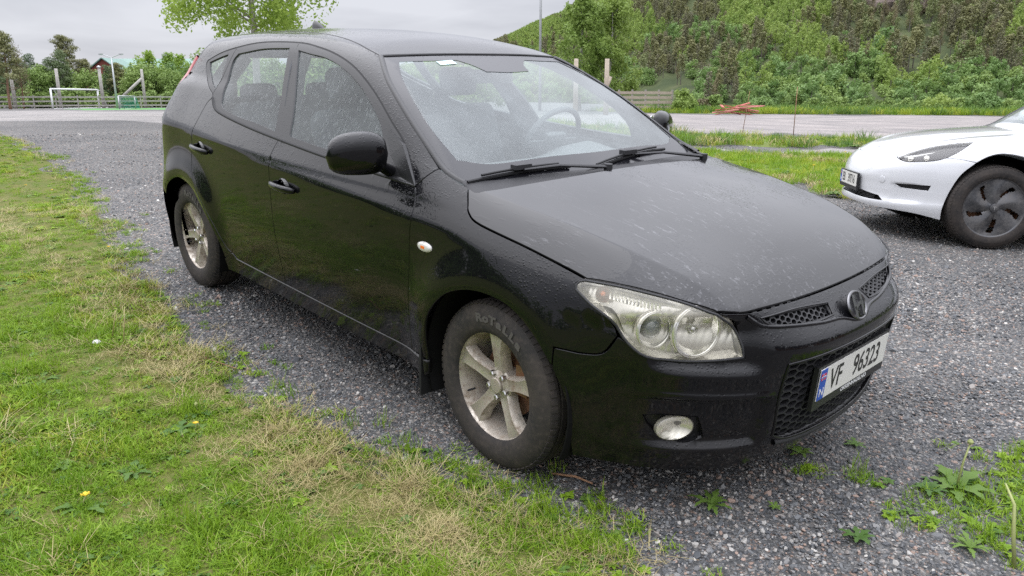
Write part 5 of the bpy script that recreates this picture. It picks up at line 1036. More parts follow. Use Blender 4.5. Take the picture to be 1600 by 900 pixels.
QG = [[(-2.715, -.64, 1.293), (-2.60, -.63, 1.325), (-2.50, -.62, 1.345)], [(-2.50, -.62, 1.345), (-2.47, -.68, 1.26), (-2.43, -.745, 1.165)], [(-2.43, -.745, 1.165), (-2.55, -.71, 1.20), (-2.66, -.67, 1.245), (-2.715, -.64, 1.293)]]
FRM = [CANT, BELT[::-1], QF]
MIR = [[(-.775, -.75, 1.075), (-.74, -.80, .995)], [(-.74, -.80, .995), (-.75, -.83, .966)], [(-.75, -.83, .966), (-.482, -.827, .951)], [(-.482, -.827, .951), (-.63, -.77, 1.08), (-.70, -.75, 1.12), (-.76, -.74, 1.13)], [(-.76, -.74, 1.13), (-.775, -.75, 1.075)]]
panel('window_frame', CAR, M_TRIM, [BELT[::-1], QF, CANT], 'side', both=True, holes=[FG, RG, QG], off=-.002, hem=.012, sp=.02)
panel('front_side_window', CAR, M_SIDEG, FG, 'side', both=True, off=-.009, gap=-.006, hem=0)
panel('rear_side_window', CAR, M_SIDEG, RG, 'side', both=True, off=-.009, gap=-.006, hem=0)
panel('quarter_window', CAR, M_SIDEG, QG, 'side', both=True, off=-.009, gap=-.006, hem=0)
strip_on('waist_seal', BELT, .0085, .006, M_RUBBER)
strip_on('pillar_seal', [(-1.555, -.82, 1.005), (-1.60, -.76, 1.13), (-1.68, -.68, 1.27), (-1.765, -.59, 1.425)], .0018, -.0005, M_DARK)
strip_on('quarter_bar', [(-2.44, -.765, 1.135), (-2.435, -.74, 1.17), (-2.44, -.69, 1.25), (-2.435, -.62, 1.35), (-2.425, -.605, 1.378)], .0018, .0005, M_DARK)
strip_on('cant_seal', CANT, .005, -.0, M_RUBBER)
# windscreen
WB = [(-.345, -.735, 1.0), (-.285, -.6, .985), (-.25, -.4, .985), (-.225, -.2, .985), (-.215, 0, .985)]
WS_ = [(-.345, -.735, 1.0), (-.45, -.735, 1.05), (-.62, -.705, 1.13), (-.79, -.665, 1.22), (-.95, -.615, 1.30), (-1.11, -.54, 1.385)]
WT = [(-1.11, -.54, 1.385), (-1.075, -.40, 1.39), (-1.05, -.2, 1.39), (-1.04, 0, 1.39)]
WSO = [WB + mir(WB)[1:], [(x, -y, z) for x, y, z in WS_], [(x, -y, z) for x, y, z in WT] + WT[::-1][1:], WS_[::-1]]
panel('windscreen', CAR, M_WSG, WSO, 'top', off=-.006, hem=0, sp=.035, f=upper)
# black printed border under the glass, with the sensor tongue at the top
IB = [(-.425, -.675, 1.0), (-.36, -.55, .985), (-.325, -.3, .985), (-.305, 0, .985)]
IT = [(-1.04, -.50, 1.385), (-1.01, -.35, 1.39), (-.998, -.215, 1.39)]
IN = [IB + mir(IB)[1:], [(x, -y, z) for x, y, z in [(-.425, -.675, 1.0), (-.60, -.665, 1.13), (-.79, -.62, 1.22), (-.93, -.565, 1.30), (-1.04, -.50, 1.385)]], [(x, -y, z) for x, y, z in IT], [(-.998, .215, 1.39), (-.94, .155, 1.36), (-.88, .135, 1.34)], [(-.88, .135, 1.34), (-.868, 0, 1.34), (-.88, -.135, 1.34)], [(-.88, -.135, 1.34), (-.94, -.165, 1.36), (-.998, -.215, 1.39)], IT[::-1], [(-1.04, -.50, 1.385), (-.93, -.565, 1.30), (-.79, -.62, 1.22), (-.60, -.665, 1.13), (-.425, -.675, 1.0)]]
panel('windscreen_border', CAR, M_BLACKG, WSO, 'top', off=-.004, hem=0, sp=.04, f=upper, holes=[IN])
WTR = [(x, y * 1.004, z) for x, y, z in WTRIM]
strip_on('windscreen_moulding', [(-.30, -.742, .985), (-.355, -.748, 1.0), (-.43, -.748, 1.035), (-.62, -.712, 1.13), (-.79, -.672, 1.22), (-.95, -.622, 1.30), (-1.115, -.545, 1.388)], .0125, .008, M_TRIM)
strip_on('windscreen_top_seal', [(-1.115, -.543, 1.39), (-1.08, -.40, 1.40), (-1.055, -.2, 1.405), (-1.045, 0, 1.41), (-1.055, .2, 1.405), (-1.08, .4, 1.40), (-1.115, .543, 1.39)], .006, .003, M_RUBBER, both=False)
# scuttle under the wipers
SC = [HREAR + mir(HREAR)[1:], [(-.265, .755, .968), (-.345, .735, 1.0)], mir(WB)[::-1][:0] or [(x, -y, z) for x, y, z in WB] + WB[::-1][1:], [(-.345, -.735, 1.0), (-.265, -.755, .968)]]
panel('scuttle_panel', CAR, M_DULL, SC, 'top', off=-.016, hem=0, sp=.04)
def wiper(name, pivot, knee, b0, b1, lift=.02):
    mb = MB(); P = [pivot, knee]; mb.tube([pivot, [(pivot[i] * .4 + knee[i] * .6) + (0, 0, .012)[i] for i in range(3)], knee], [.013, .010, .007], 8, flat=.6)
    mb.tube([(pivot[0], pivot[1], pivot[2] - .03), (pivot[0], pivot[1], pivot[2] + .012)], .018, 12); o = mb.build(name, M_DULL, CAR, smooth=True, angle=50)
    mb = MB(); Q = []; 
    for t in np.linspace(0, 1, 9):
        y = b0[1] * (1 - t) + b1[1] * t; x = b0[0] * (1 - t) + b1[0] * t; z = float(ws_z(x, y)) + .006; Q.append((x, y, z))
    mb.tube(Q, .007, 6); R_ = [(x, y, z + .014) for x, y, z in Q]; mb.tube(R_[1:-1], [.005] * 3 + [.009] + [.005] * 3, 6); m2 = mb.build('wiper_blade', M_RUBBER, o, smooth=True, angle=50)
    c = Q[4]; MB().box((c[0], c[1], c[2] + .020), (.03, .085, .018)).build('blade_clip', M_DULL, o)
wiper('wiper_arm', (-.175, .60, .985), (-.255, .18, 1.018), (-.20, -.20, 0), (-.30, .46, 0))
wiper('wiper_arm', (-.165, -.10, 1.0), (-.262, -.48, 1.01), (-.315, -.715, 0), (-.245, -.24, 0))
# sticker on the glass
P = cast(np.array([[-1.0, -.33, 2.], [-1.0, -.24, 2.], [-.965, -.24, 2.], [-.965, -.33, 2.]]), np.array([[0, 0, -1.]] * 4), upper, tmax=1.5, off=-.003)
link('inspection_sticker', mesh_np('sticker', P, [(0, 1, 2, 3)], smooth=False), CAR, mat('pale_sticker', (.55, .75, .78), .5))
# ---- front bumper: a wrap-round skin with openings
def A(y, z, x=None): return (x if x is not None else float(front_x(y, z)), y, z)
GU = [[(.77, -.47, .708), (.80, -.30, .707), (.82, -.12, .694)], [(.82, -.12, .694), (.84, -.135, .664)], [(.84, -.135, .664), (.83, -.25, .664), (.81, -.38, .676), (.79, -.45, .688), (.77, -.47, .708)]]
GUm = [[(x, -y, z) for x, y, z in s] for s in GU]
GL = [[(.80, -.385, .565), (.86, -.2, .572), (.87, 0, .574), (.86, .2, .572), (.80, .385, .565)], [(.80, .385, .565), (.80, .392, .45), (.80, .375, .30)], [(.80, .375, .30), (.82, .30, .268), (.85, .12, .258), (.85, -.12, .258), (.82, -.30, .268), (.80, -.375, .30)], [(.80, -.375, .30), (.80, -.392, .45), (.80, -.385, .565)]]
FO = [[(.565, -.735, .385), (.62, -.69, .39), (.69, -.615, .384)], [(.69, -.615, .384), (.70, -.60, .34), (.705, -.59, .300)], [(.705, -.59, .300), (.66, -.64, .292), (.61, -.69, .305)], [(.61, -.69, .305), (.58, -.72, .345), (.565, -.735, .385)]]
FOm = [[(x, -y, z) for x, y, z in s] for s in FO]
_front0 = front_x
def front_x(y, z):
    ay = np.abs(y); v = _front0(y, z)
    v = v - .036 * sst(.46, .53, ay) * (1 - sst(.69, .77, ay)) * sst(.535, .578, z) * (1 - sst(.66, .74, z))
    v = v - .036 * sst(.415, .445, ay) * (1 - sst(.66, .80, ay)) * sst(.458, .440, z) * sst(.262, .30, z)
    v = v + .010 * sst(.43, .46, ay) * (1 - sst(.70, .77, ay)) * np.exp(-((z - .466) / .010) ** 2)
    v = v + .012 * sst(.60, .30, ay) * np.exp(-((z - .615) / .03) ** 2)
    return v
HB = [(.485, -.79, .640), (.505, -.78, .630), (.56, -.75, .588), (.63, -.70, .576), (.71, -.63, .578), (.787, -.535, .588)]
BUM = [[BF[0]] + BF[1:], HB, HLIN, HFRONT + mir(HFRONT)[1:], [(x, -y, z) for x, y, z in HLIN][::-1], [(x, -y, z) for x, y, z in HB][::-1], [(x, -y, z) for x, y, z in BF][::-1], [(BF[0][0], -BF[0][1], BF[0][2]), (ARC_F[-1][0], -ARC_F[-1][1], ARC_F[-1][2])], [(x, -y, z) for x, y, z in ARC_F2],
       [(.36, .82, .19), (.55, .70, .185), (.70, .5, .185), (.79, .25, .19), (.81, 0, .19), (.79, -.25, .19), (.70, -.5, .185), (.55, -.70, .185), (.36, -.82, .19)], ARC_F2[::-1], [ARC_F[-1], BF[0]]]
panel('front_bumper', CAR, M_PAINT, BUM, 'cyl', holes=[GU, GUm, GL, FO, FOm], sp=.0155, hem=.03, gap=.0025)
# honeycomb grilles recessed in the openings
def comb(name, segs, s, depth, m, wall=.0022, aspect=1.55):
    pj = Proj('cyl'); L = outline([pj.to2(q) for q in segs], .02); L = L if area2(L) > 0 else L[::-1]; L = inset(L, -.006); lo, hi = L.min(0), L.max(0); V = []; F = []
    dx = s * aspect * 1.5; dy = s * math.sqrt(3) / 2
    j = 0; y = lo[1]
    while y < hi[1]:
        x = lo[0] + (dx / 1 if j % 2 else 0) * .5 * 1
        while x < hi[0]:
            c = np.array([[x, y]])
            if inside(c, L)[0]:
                k = len(V); R0, R1 = s * .60, s * .60 - wall * 1.4
                for rr, dd in ((R0, 0), (R1, 0), (R1, 1)):
                    for q in range(6): a = q * math.pi / 3; V.append((x + rr * aspect * math.cos(a) * .93, y + rr * math.sin(a), dd))
                for q in range(6):
                    p = (q + 1) % 6; F.append((k + q, k + p, k + 6 + p, k + 6 + q)); F.append((k + 6 + q, k + 6 + p, k + 12 + p, k + 12 + q))
            x += dx * 1.
        y += dy * .5 * 1.16; j += 1
    V = np.array(V); u, v, dd = V.T; o, d = pj.ray(np.stack([u, v], 1)); P = cast(o, d, car, tmax=2.2, n=150, off=-.014); P = P + d * (dd * depth)[:, None]
    link(name, mesh_np(name, np.nan_to_num(P), F, smooth=False), CAR, m)
def backing(name, segs, off, m, grow=.012):
    V, F, n = raw_panel(segs, 'cyl', off=off, gap=-grow, sp=.03, hem=0); link(name, mesh_np(name, V, F, n), CAR, m)
for g in (GU, GUm): comb('upper_grille', g, .0155, .03, M_TRIM, .0018); backing('grille_back', g, -.055, M_DARK)
comb('lower_grille', GL, .027, .04, M_DULL, .0026); backing('grille_back', GL, -.08, M_DARK)
def lip_on(name, segs, w, h, m, proj='cyl', sp=.015):
    """rounded frame that runs round an opening"""
    pj = Proj(proj); L = outline([pj.to2(q) for q in segs], sp); o, d = pj.ray(L); P = cast(o, d, car, tmax=2.2, n=150); P = np.vstack([P, P[:1]]); nn = grad(P); t = np.gradient(P, axis=0); t[0] = t[-1] = P[1] - P[-2]; t /= np.linalg.norm(t, axis=1, keepdims=True); s = np.cross(nn, t); V = []
    for a in np.linspace(0, 2 * np.pi, 9)[:-1]: V.append(P + s * (w * np.cos(a))[..., None] + nn * (h * np.sin(a)))
    n = 8; V = np.stack(V, 1).reshape(-1, 3); F = [(i * n + j, i * n + (j + 1) % n, (i + 1) * n + (j + 1) % n, (i + 1) * n + j) for i in range(len(P) - 1) for j in range(n)]
    me = mesh_np(name, V, F); bm = bmesh.new(); bm.from_mesh(me); bmesh.ops.recalc_face_normals(bm, faces=bm.faces); bm.to_mesh(me); bm.free(); smooth_all(me); return link(name, me, CAR, m)
lip_on('lower_grille_frame', GL, .005, .005, M_PAINT)
strip_on('lower_grille_lip', [(.80, -.355, .270), (.84, -.2, .250), (.85, 0, .246), (.84, .2, .250), (.80, .355, .270)], .012, .012, M_DULL, both=False)
for g in (GU, GUm): lip_on('upper_grille_frame', g, .003, .003, M_TRIM)
strip_on('grille_surround', [(.75, -.515, .715), (.78, -.47, .685), (.81, -.36, .662), (.84, -.22, .648), (.85, -.11, .640), (.86, -.05, .622), (.86, 0, .616), (.86, .05, .622), (.85, .11, .640), (.84, .22, .648), (.81, .36, .662), (.78, .47, .685), (.75, .515, .715)], .008, .007, M_PAINT, both=False)
# emblem
def frame_at(y, z, tilt=0, zoff=0):
    P = cast(np.array([[2., y, z]]), np.array([[-1., 0, 0]]), car, tmax=2.5)[0]; n = grad(P[None])[0]; return P, n
P, n = frame_at(0, .672); n = np.array([.87, 0, .49]); n /= np.linalg.norm(n); X_ = np.array([0, 1., 0]); Y_ = np.cross(n, X_)
EM = Matrix([[X_[0], Y_[0], n[0], P[0] + .024], [X_[1], Y_[1], n[1], P[1]], [X_[2], Y_[2], n[2], P[2]], [0, 0, 0, 1]])
mb = MB(); ea, eb = .058, .046; Vt = []; Ft = []; nn_ = 48
for i in range(nn_):
    a = 2 * math.pi * i / nn_
    for k in range(8):
        b = 2 * math.pi * k / 8; Vt.append(((ea + .0055 * math.cos(b)) * math.cos(a), (eb + .0055 * math.cos(b)) * math.sin(a), .005 * math.sin(b)))
    for k in range(8): Ft.append((i * 8 + k, i * 8 + (k + 1) % 8, ((i + 1) % nn_) * 8 + (k + 1) % 8, ((i + 1) % nn_) * 8 + k))
mb.add(Vt, Ft)
def bar2(P0, P1, w0, w1, z=.004):
    P0, P1 = np.array(P0), np.array(P1); d = P1 - P0; d = d / np.linalg.norm(d); s = np.array([-d[1], d[0]])
    q = [P0 - s * w0, P0 + s * w0, P1 + s * w1, P1 - s * w1]; return [(a[0], a[1], 0) for a in q] + [(a[0], a[1], z) for a in q], [(0, 1, 2, 3), (4, 5, 6, 7), (0, 1, 5, 4), (1, 2, 6, 5), (2, 3, 7, 6), (3, 0, 4, 7)]
mb.add(*bar2((-.034, -.038), (-.017, .038), .007, .008, .006)); mb.add(*bar2((.017, -.038), (.034, .038), .008, .007, .006)); mb.add(*bar2((-.030, -.008), (.030, .010), .005, .005, .006))
em = mb.mesh('emblem'); em.transform(EM); smooth_all(em); em.set_sharp_from_angle(angle=math.radians(40)); eo = link('emblem', em, CAR, mat('dark_chrome', (.20, .20, .205), .25, 1.))
mb = MB(); mb.lathe([(.0, -.03), (1., -.03), (1., .0015), (.0, .0015)], 40, 'z'); mb.V = [v * [ea, eb, 1] for v in mb.V]; me = mb.mesh('emblem_back'); me.transform(EM); link('emblem_back', me, eo, M_PAINT)
# number plate
def plate(parent, M, txt, holder_text, gapx=.012):
    h = MB(); h.box((0, -.012, -.006), (.545, .155, .016)); me = h.mesh('plate_holder'); me.transform(M); ho = link('plate_holder', me, parent, M_TRIM)
    b = MB(); b.box((0, .0, .0045), (.520, .110, .003)); me = b.mesh('number_plate'); me.transform(M); po = link('number_plate', me, parent, M_PLATE)
    def put(nm, me, mm, par=po): me.transform(M); link(nm, me, par, mm)
    b = MB(); b.box((-.238, 0, .0064), (.044, .108, .0012)); put('blue_band', b.mesh('b'), M_BLUE)
    b = MB(); b.box((-.239, .028, .0074), (.030, .022, .0008)); put('flag', b.mesh('b'), M_FLAGR)
    b = MB(); b.box((-.243, .028, .0080), (.006, .022, .0006)); b.box((-.239, .028, .0083), (.030, .006, .0006)); put('flag_cross', b.mesh('b'), M_WHITE)
    b = MB(); b.box((-.243, .028, .0087), (.0028, .022, .0005)); b.box((-.239, .028, .0090), (.030, .0026, .0005)); put('flag_cross', b.mesh('b'), M_BLUE)
    t = text_mesh('N', .042, M_WHITE, 'letter', .0003); t.transform(Matrix.Translation((-.238, -.028, .0074))); put('country_letter', t, M_WHITE)
    for s, x, w in txt:
        t = text_mesh(s, .108, M_INK, 'glyphs', .0004, w, bold=.0012); t.transform(Matrix.Translation((x, -.002, .0066))); put('plate_characters', t, M_INK)
    if holder_text:
        t = text_mesh(holder_text, .020, M_WHITE, 'holder', .0003, 1.25, bold=.0006); t.transform(Matrix.Translation((.03, -.072, .0026))); put('holder_lettering', t, M_WHITE, ho)


    return po
def mat_frame(P, n, up=(0, 0, 1)):
    n = np.array(n, float); n /= np.linalg.norm(n); u = np.array(up, float); u = u - u @ n * n; u /= np.linalg.norm(u); x = np.cross(u, n)
    return Matrix([[x[0], u[0], n[0], P[0]], [x[1], u[1], n[1], P[1]], [x[2], u[2], n[2], P[2]], [0, 0, 0, 1]])
plate(CAR, mat_frame((.884, 0, .462), (1, 0, -.03)), [('VF', -.140, .78), ('96323', .095, .80)], 'OKKENHAUG.NO')
# ---- headlamps
HL = [HLTOP, HLIN[::-1], HLBOT[::-1], [(.335, -.822, .757), (.33, -.815, .78), (.355, -.80, .79)]]
HLs = [HLTOP, [HLTOP[-1]] + HLIN[::-1][1:], HLBOT[::-1], [(.335, -.822, .757), (.33, -.815, .78), (.355, -.80, .79)]]
for sg in (1, -1):
    V, F, n = raw_panel(HLs, 'cyl', sp=.02, off=.004, hem=.03, gap=.004); me = mesh_np('headlamp', V * [1, sg, 1], F if sg == 1 else [f[::-1] for f in F], n * [1, sg, 1])
    hl = link('headlamp', me, CAR, M_LENS)
    V, F, n = raw_panel(HLs, 'cyl', sp=.02, off=-.045, hem=0, gap=.0); 
    # reflector bowl behind the lens with shallow steps
    link('lamp_housing', mesh_np('lamp_housing', V * [1, sg, 1], F if sg == 1 else [f[::-1] for f in F], n * [1, sg, 1]), hl, M_LAMPW)
    pj = Proj('cyl'); L = outline([pj.to2(q) for q in HLs], .02); L = L if area2(L) > 0 else L[::-1]; L = inset(L, .004); o, d = pj.ray(L); r1 = cast(o, d, car, tmax=2.2, n=150, off=.0); r2 = cast(o, d, car, tmax=2.2, n=150, off=-.05); k = len(L); Vw = np.vstack([r1, r2]); Fw = [(i, (i + 1) % k, k + (i + 1) % k, k + i) for i in range(k)]
    link('lamp_wall', mesh_np('lamp_wall', Vw * [1, sg, 1], Fw), hl, M_LAMPW)
    L2 = inset(L, -.001); o, d = pj.ray(L2); r = cast(o, d, car, tmax=2.2, n=150, off=.003); mbt = MB(); mbt.tube(np.vstack([r, r[:1]]) * [1, sg, 1], .0045, 6, caps=False); mbt.build('lamp_seal', M_DULL, hl, smooth=True)
    for (cx, cy, cz, rad, kind) in ((.545, -.705, .664, .052, 'proj'), (.640, -.622, .668, .073, 'bowl')):
        dr = Vector((1, -.42 * sg, .06)).normalized(); Mx = Matrix.Translation((cx, cy * sg, cz)) @ dr.to_track_quat('Z', 'Y').to_matrix().to_4x4()
        b = MB(); b.lathe([(rad * 1.10, .018), (rad * 1.04, .024), (rad, .016), (rad * .93, -.004), (rad * .7, -.035), (rad * .35, -.052), (.006, -.056)], 40, 'z'); me = b.mesh('lamp_bowl', True); me.transform(Mx); link('lamp_bowl', me, hl, M_CHROME)
        b = MB()
        if kind == 'proj': b.lathe([(.034, -.02), (.034, -.004), (.030, .006), (.022, .014), (.010, .019), (.001, .020)], 32, 'z'); mm = mat('projector_glass', (.10, .13, .16), .03, 0, .9, 1.)
        else: b.lathe([(.011, -.05), (.011, -.012), (.014, -.006), (.012, .004), (.001, .006)], 20, 'z'); mm = M_STEEL
        me = b.mesh('bulb', True); me.transform(Mx); link('projector_lens' if kind == 'proj' else 'bulb_shield', me, hl, mm)
        b = MB(); b.lathe([(rad * 1.08, .019), (rad * 1.13, .023), (rad * 1.18, .016), (rad * 1.15, .0)], 40, 'z'); me = b.mesh('ring', True); me.transform(Mx); link('lamp_ring', me, hl, M_LAMPW)
    # turn signal cup towards the wing
    dr = Vector((.75, -.62 * sg, .1)).normalized(); Mx = Matrix.Translation((.405, -.775 * sg, .752)) @ dr.to_track_quat('Z', 'Y').to_matrix().to_4x4()
    b = MB(); b.lathe([(.026, .014), (.022, -.004), (.012, -.018), (.002, -.022)], 24, 'z'); me = b.mesh('cup', True); me.transform(Mx); link('signal_cup', me, hl, M_CHROME)
    b = MB(); b.lathe([(.008, -.02), (.009, .0), (.006, .008), (.001, .010)], 16, 'z'); me = b.mesh('amber', True); me.transform(Mx); link('amber_bulb', me, hl, M_AMBER)
    # ribbed strip between the signal and the bowls
    b = MB()
    for q in range(14):
        t = q / 13; c = np.array((.43, -.768, .750)) * (1 - t) + np.array((.565, -.70, .735)) * t; b.box(c * [1, sg, 1], (.006, .004, .020))
    b.build('lamp_ribs', M_CHROME, hl)
# fog lamps
for sg in (1, -1):
    P = np.array((.628, -.652 * sg, .343)); dr = Vector((.86, -.50 * sg, .0)).normalized(); Mx = Matrix.Translation(P) @ dr.to_track_quat('Z', 'Y').to_matrix().to_4x4()
    FOs = FO if sg == 1 else FOm
    V, F, n = raw_panel(FOs, 'cyl', sp=.02, off=-.030, hem=0, gap=-.01); fo = link('fog_lamp', mesh_np('fog_lamp', V, F, n), CAR, M_TRIM)
    pj = Proj('cyl'); L = outline([pj.to2(q) for q in FOs], .02); o, d = pj.ray(L); r1 = cast(o, d, car, tmax=2.2, n=150, off=.001); r2 = cast(o, d, car, tmax=2.2, n=150, off=-.032); k = len(L); link('fog_lamp_wall', mesh_np('w', np.vstack([r1, r2]), [(i, (i + 1) % k, k + (i + 1) % k, k + i) for i in range(k)]), fo, M_TRIM)
    b = MB(); b.lathe([(.060, -.010), (.060, .004), (.055, .009), (.038, .013), (.018, .016), (.001, .017)], 36, 'z'); b.V = [v * [1.08, .72, 1] for v in b.V]; me = b.mesh('fog_glass', True); me.transform(Mx); link('fog_lens', me, fo, M_LENS)
    b = MB(); b.lathe([(.057, .003), (.040, -.012), (.018, -.02), (.001, -.022)], 36, 'z'); b.V = [v * [1.08, .72, 1] for v in b.V]; me = b.mesh('fog_bowl', True); me.transform(Mx); link('fog_bowl', me, fo, M_LAMPW)
# side repeater
for sg in (1, -1):
    P = cast(np.array([[-.360, -2., .749]]), np.array([[0, 1., 0]]), car, tmax=2.)[0]; n = grad(P[None])[0]; b = MB(); b.lathe([(1, 0), (.96, .006), (.7, .0105), (.3, .012), (.01, .012)], 28, 'z'); b.V = [v * [.043, .019, 1] for v in b.V]; me = b.mesh('r', True); me.transform(mat_frame(P, n)); 
    if sg < 0: me.transform(Matrix.Scale(-1, 4, (0, 1, 0)))
    ro = link('side_repeater', me, CAR, mat('clear_lens_%d' % (sg + 1), (.62, .60, .56), .15, 0, .5, 1.)); b = MB(); b.box((0, 0, .0115), (.022, .010, .003)); me = b.mesh('a'); me.transform(mat_frame(P, n))
    if sg < 0: me.transform(Matrix.Scale(-1, 4, (0, 1, 0)))
    link('amber_bulb', me, ro, M_AMBER)
# door handles
def handle(x0, x1, z0, z1):
    for sg in (1, -1):
        tt = np.linspace(0, 1, 13); L = cast(np.stack([x0 + (x1 - x0) * tt, 0 * tt - 1.1, z0 + (z1 - z0) * tt], 1), np.array([[0, 1., 0]]), car, tmax=.5, n=60); L[:, 1] -= .006 + .026 * np.sin(np.pi * tt).clip(0) ** .5
        b = MB(); b.tube(L, [.008, .011, .012, .0125, .0125, .0125, .0125, .0125, .0125, .0125, .012, .0115, .008], 10, flat=1.35); me = b.mesh('door_handle', True)
        if sg < 0: me.transform(Matrix.Scale(-1, 4, (0, 1, 0))); me.flip_normals()
        ho = link('door_handle', me, CAR, M_PAINT)
        # finger recess: dark scooped dish under the grip
        xm = (x0 + x1) / 2; zm = (z0 + z1) / 2; F = []; R_, S_ = 5, 28; q, a = np.meshgrid(np.arange(R_ + 1) / R_, 2 * np.pi * np.arange(S_) / S_, indexing='ij'); q, a = q.ravel(), a.ravel()
        V = cast(np.stack([xm + .056 * q * np.cos(a), 0 * q - 1.1, zm + .004 + .036 * q * np.sin(a)], 1), np.array([[0, 1., 0]]), car, tmax=.5, n=60) - [0, .0012, 0]
        for i in range(1, R_ + 1):
            for k in range(S_): F.append(((i - 1) * S_ + k, (i - 1) * S_ + (k + 1) % S_, i * S_ + (k + 1) % S_, i * S_ + k))
        V = np.array(V); n = grad(V); c = V.mean(0); dd = (V - c)[:, [0, 2]] / .05; n = n + np.stack([dd[:, 0] * -.5, 0 * dd[:, 0], dd[:, 1] * -1.6], 1); n /= np.linalg.norm(n, axis=1, keepdims=True)
        if sg < 0: V = V * [1, -1, 1]; n = n * [1, -1, 1]; F = [f[::-1] for f in F]
        link('handle_recess', mesh_np('handle_recess', V, F, n), ho, M_PAINT)
handle(-1.535, -1.310, .803, .800); handle(-2.485, -2.265, .862, .852)
# door mirrors
for sg in (1, -1):
    V = []; F = []; NU, NV = 30, 18; C0 = np.array((-.690, -.945, 1.047)); ax = np.array([-.42, -.90, -.03]); ax /= np.linalg.norm(ax); fw = np.array([.90, -.42, 0]); fw /= np.linalg.norm(fw); up = np.array([0, 0, 1.])
    for i in range(NV + 1):
        u = -1 + 2 * i / NV; s = (1 - abs(u) ** 3.4) ** (1 / 2.6) if abs(u) < 1 else 0
        for k in range(NU):
            a = 2 * math.pi * k / NU; cx, sx = math.cos(a), math.sin(a); h = .074 * (1 - .05 * max(0, u) + .06 * (1 - u) * .5) * s; dpt = (.062 if cx > 0 else .030) * (.35 + .65 * s) * (1 if s > 0 else 0)
            cz = .012 * (1 - u * u) * (1 if sx > 0 else 0); P = C0 + ax * (u * .118) + fw * (np.sign(cx) * abs(cx) ** .9 * dpt * s ** .3 if s > 0 else 0) + up * (np.sign(sx) * abs(sx) ** .85 * h + cz); V.append(P)
            if i: F.append(((i - 1) * NU + k, (i - 1) * NU + (k + 1) % NU, i * NU + (k + 1) % NU, i * NU + k))
    b = MB(); b.add(np.array(V) * [1, sg, 1], F); mo = b.build('door_mirror', M_PAINT, CAR, smooth=True)
    b = MB(); b.tube(np.array([(-.66, -.80, .972), (-.655, -.83, .985), (-.65, -.86, 1.00), (-.65, -.89, 1.02)]) * [1, sg, 1], [.035, .030, .028, .03], 12, flat=.8); b.build('mirror_stalk', M_PAINT, mo, smooth=True)
    pts = np.array([(-.76, -.745, 1.125), (-.752, -.80, .99), (-.74, -.835, .962), (-.482, -.827, .951), (-.63, -.773, 1.08)])
    o2_, d2_ = Proj('side').ray(Proj('side').to2(pts)); b = MB(); b.add(np.vstack([pts + [0, -.005, 0], pts + [0, .01, 0]]) * [1, sg, 1], [(0, 1, 2, 3, 4), (9, 8, 7, 6, 5)] + [(i, (i + 1) % 5, 5 + (i + 1) % 5, 5 + i) for i in range(5)]); b.build('mirror_base', M_TRIM, mo)
    b = MB(); c1 = C0 - fw * .040; R3 = np.array([ax, -fw, up]).T; b.lathe([(.0, 0), (1, 0), (1, .004), (0, .004)], 32, 'z'); vv = np.concatenate(b.V); vv = np.stack([vv[:, 0] * .095, vv[:, 2], vv[:, 1] * .062], 1) @ R3.T + c1; b.V = [vv * [1, sg, 1]]; b.build('mirror_glass', mat('mirror_silver_%d' % (sg + 1), (.8, .82, .82), .02, 1.), mo)
# ---- wheels
def ring_text(parent, s, r, y, a0, step, size, m):
    objs = []
    for i, ch in enumerate(s):
        if ch == ' ': continue
        t = text_mesh(ch, size, m, 'tyre_letter', .0006, 1.45, bold=.0022); a = math.radians(a0 - step * i)
        # letters stand with their tops pointing out from the hub
        t.transform(Matrix.Translation((0, r, 0))); t.transform(Matrix.Rotation(a - math.pi / 2, 4, 'Z')); t.transform(Matrix(((1, 0, 0, 0), (0, 0, -1, y), (0, 1, 0, 0), (0, 0, 0, 1)))); objs.append(t)
    return objs
def tyre_mesh(R=.312, w=.195, rim=.196):
    prof = [(rim, -w / 2 + .012), (rim + .006, -w / 2 + .004), (rim + .020, -w / 2 - .001), (rim + .045, -w / 2 - .006), (R - .050, -w / 2 - .004), (R - .030, -w / 2 + .003), (R - .015, -w / 2 + .012), (R - .006, -w / 2 + .024), (R - .002, -w / 2 + .036)]
    gro = []
    for c in (-.048, -.016, .016, .048): gro += [(c - .0055, 0), (c - .0045, -.007), (c + .0045, -.007), (c + .0055, 0)]
    mid = [(R - .0015 + dr - .03 * (y ** 2) * 3, y) for y, dr in gro]; prof2 = prof + mid + [(r, -y) for r, y in prof[::-1]]
    b = MB(); b.lathe(prof2, 96, 'y', closed=False)
    # shoulder sipes: shallow blocks round both shoulders
    for k in range(72):
        a = 2 * math.pi * k / 72
        for sy in (-1, 1):
            c, s_ = math.cos(a), math.sin(a); t = np.array([-s_, 0, c]); r_ = np.array([c, 0, s_]); P0 = r_ * (R - .0035) + np.array([0, sy * (w / 2 - .034), 0]); P1 = r_ * (R - .013) + np.array([0, sy * (w / 2 - .013), 0])
            q = [P0 - t * .0085, P0 + t * .0085, P1 + t * .0085, P1 - t * .0085]; nn = r_ * .0035 + np.array([0, sy * .002, 0]); b.add(q + [v + nn for v in q], [(0, 1, 2, 3), (4, 5, 6, 7), (0, 1, 5, 4), (1, 2, 6, 5), (2, 3, 7, 6), (3, 0, 4, 7)])
    return b.mesh('tyre', True, 35)
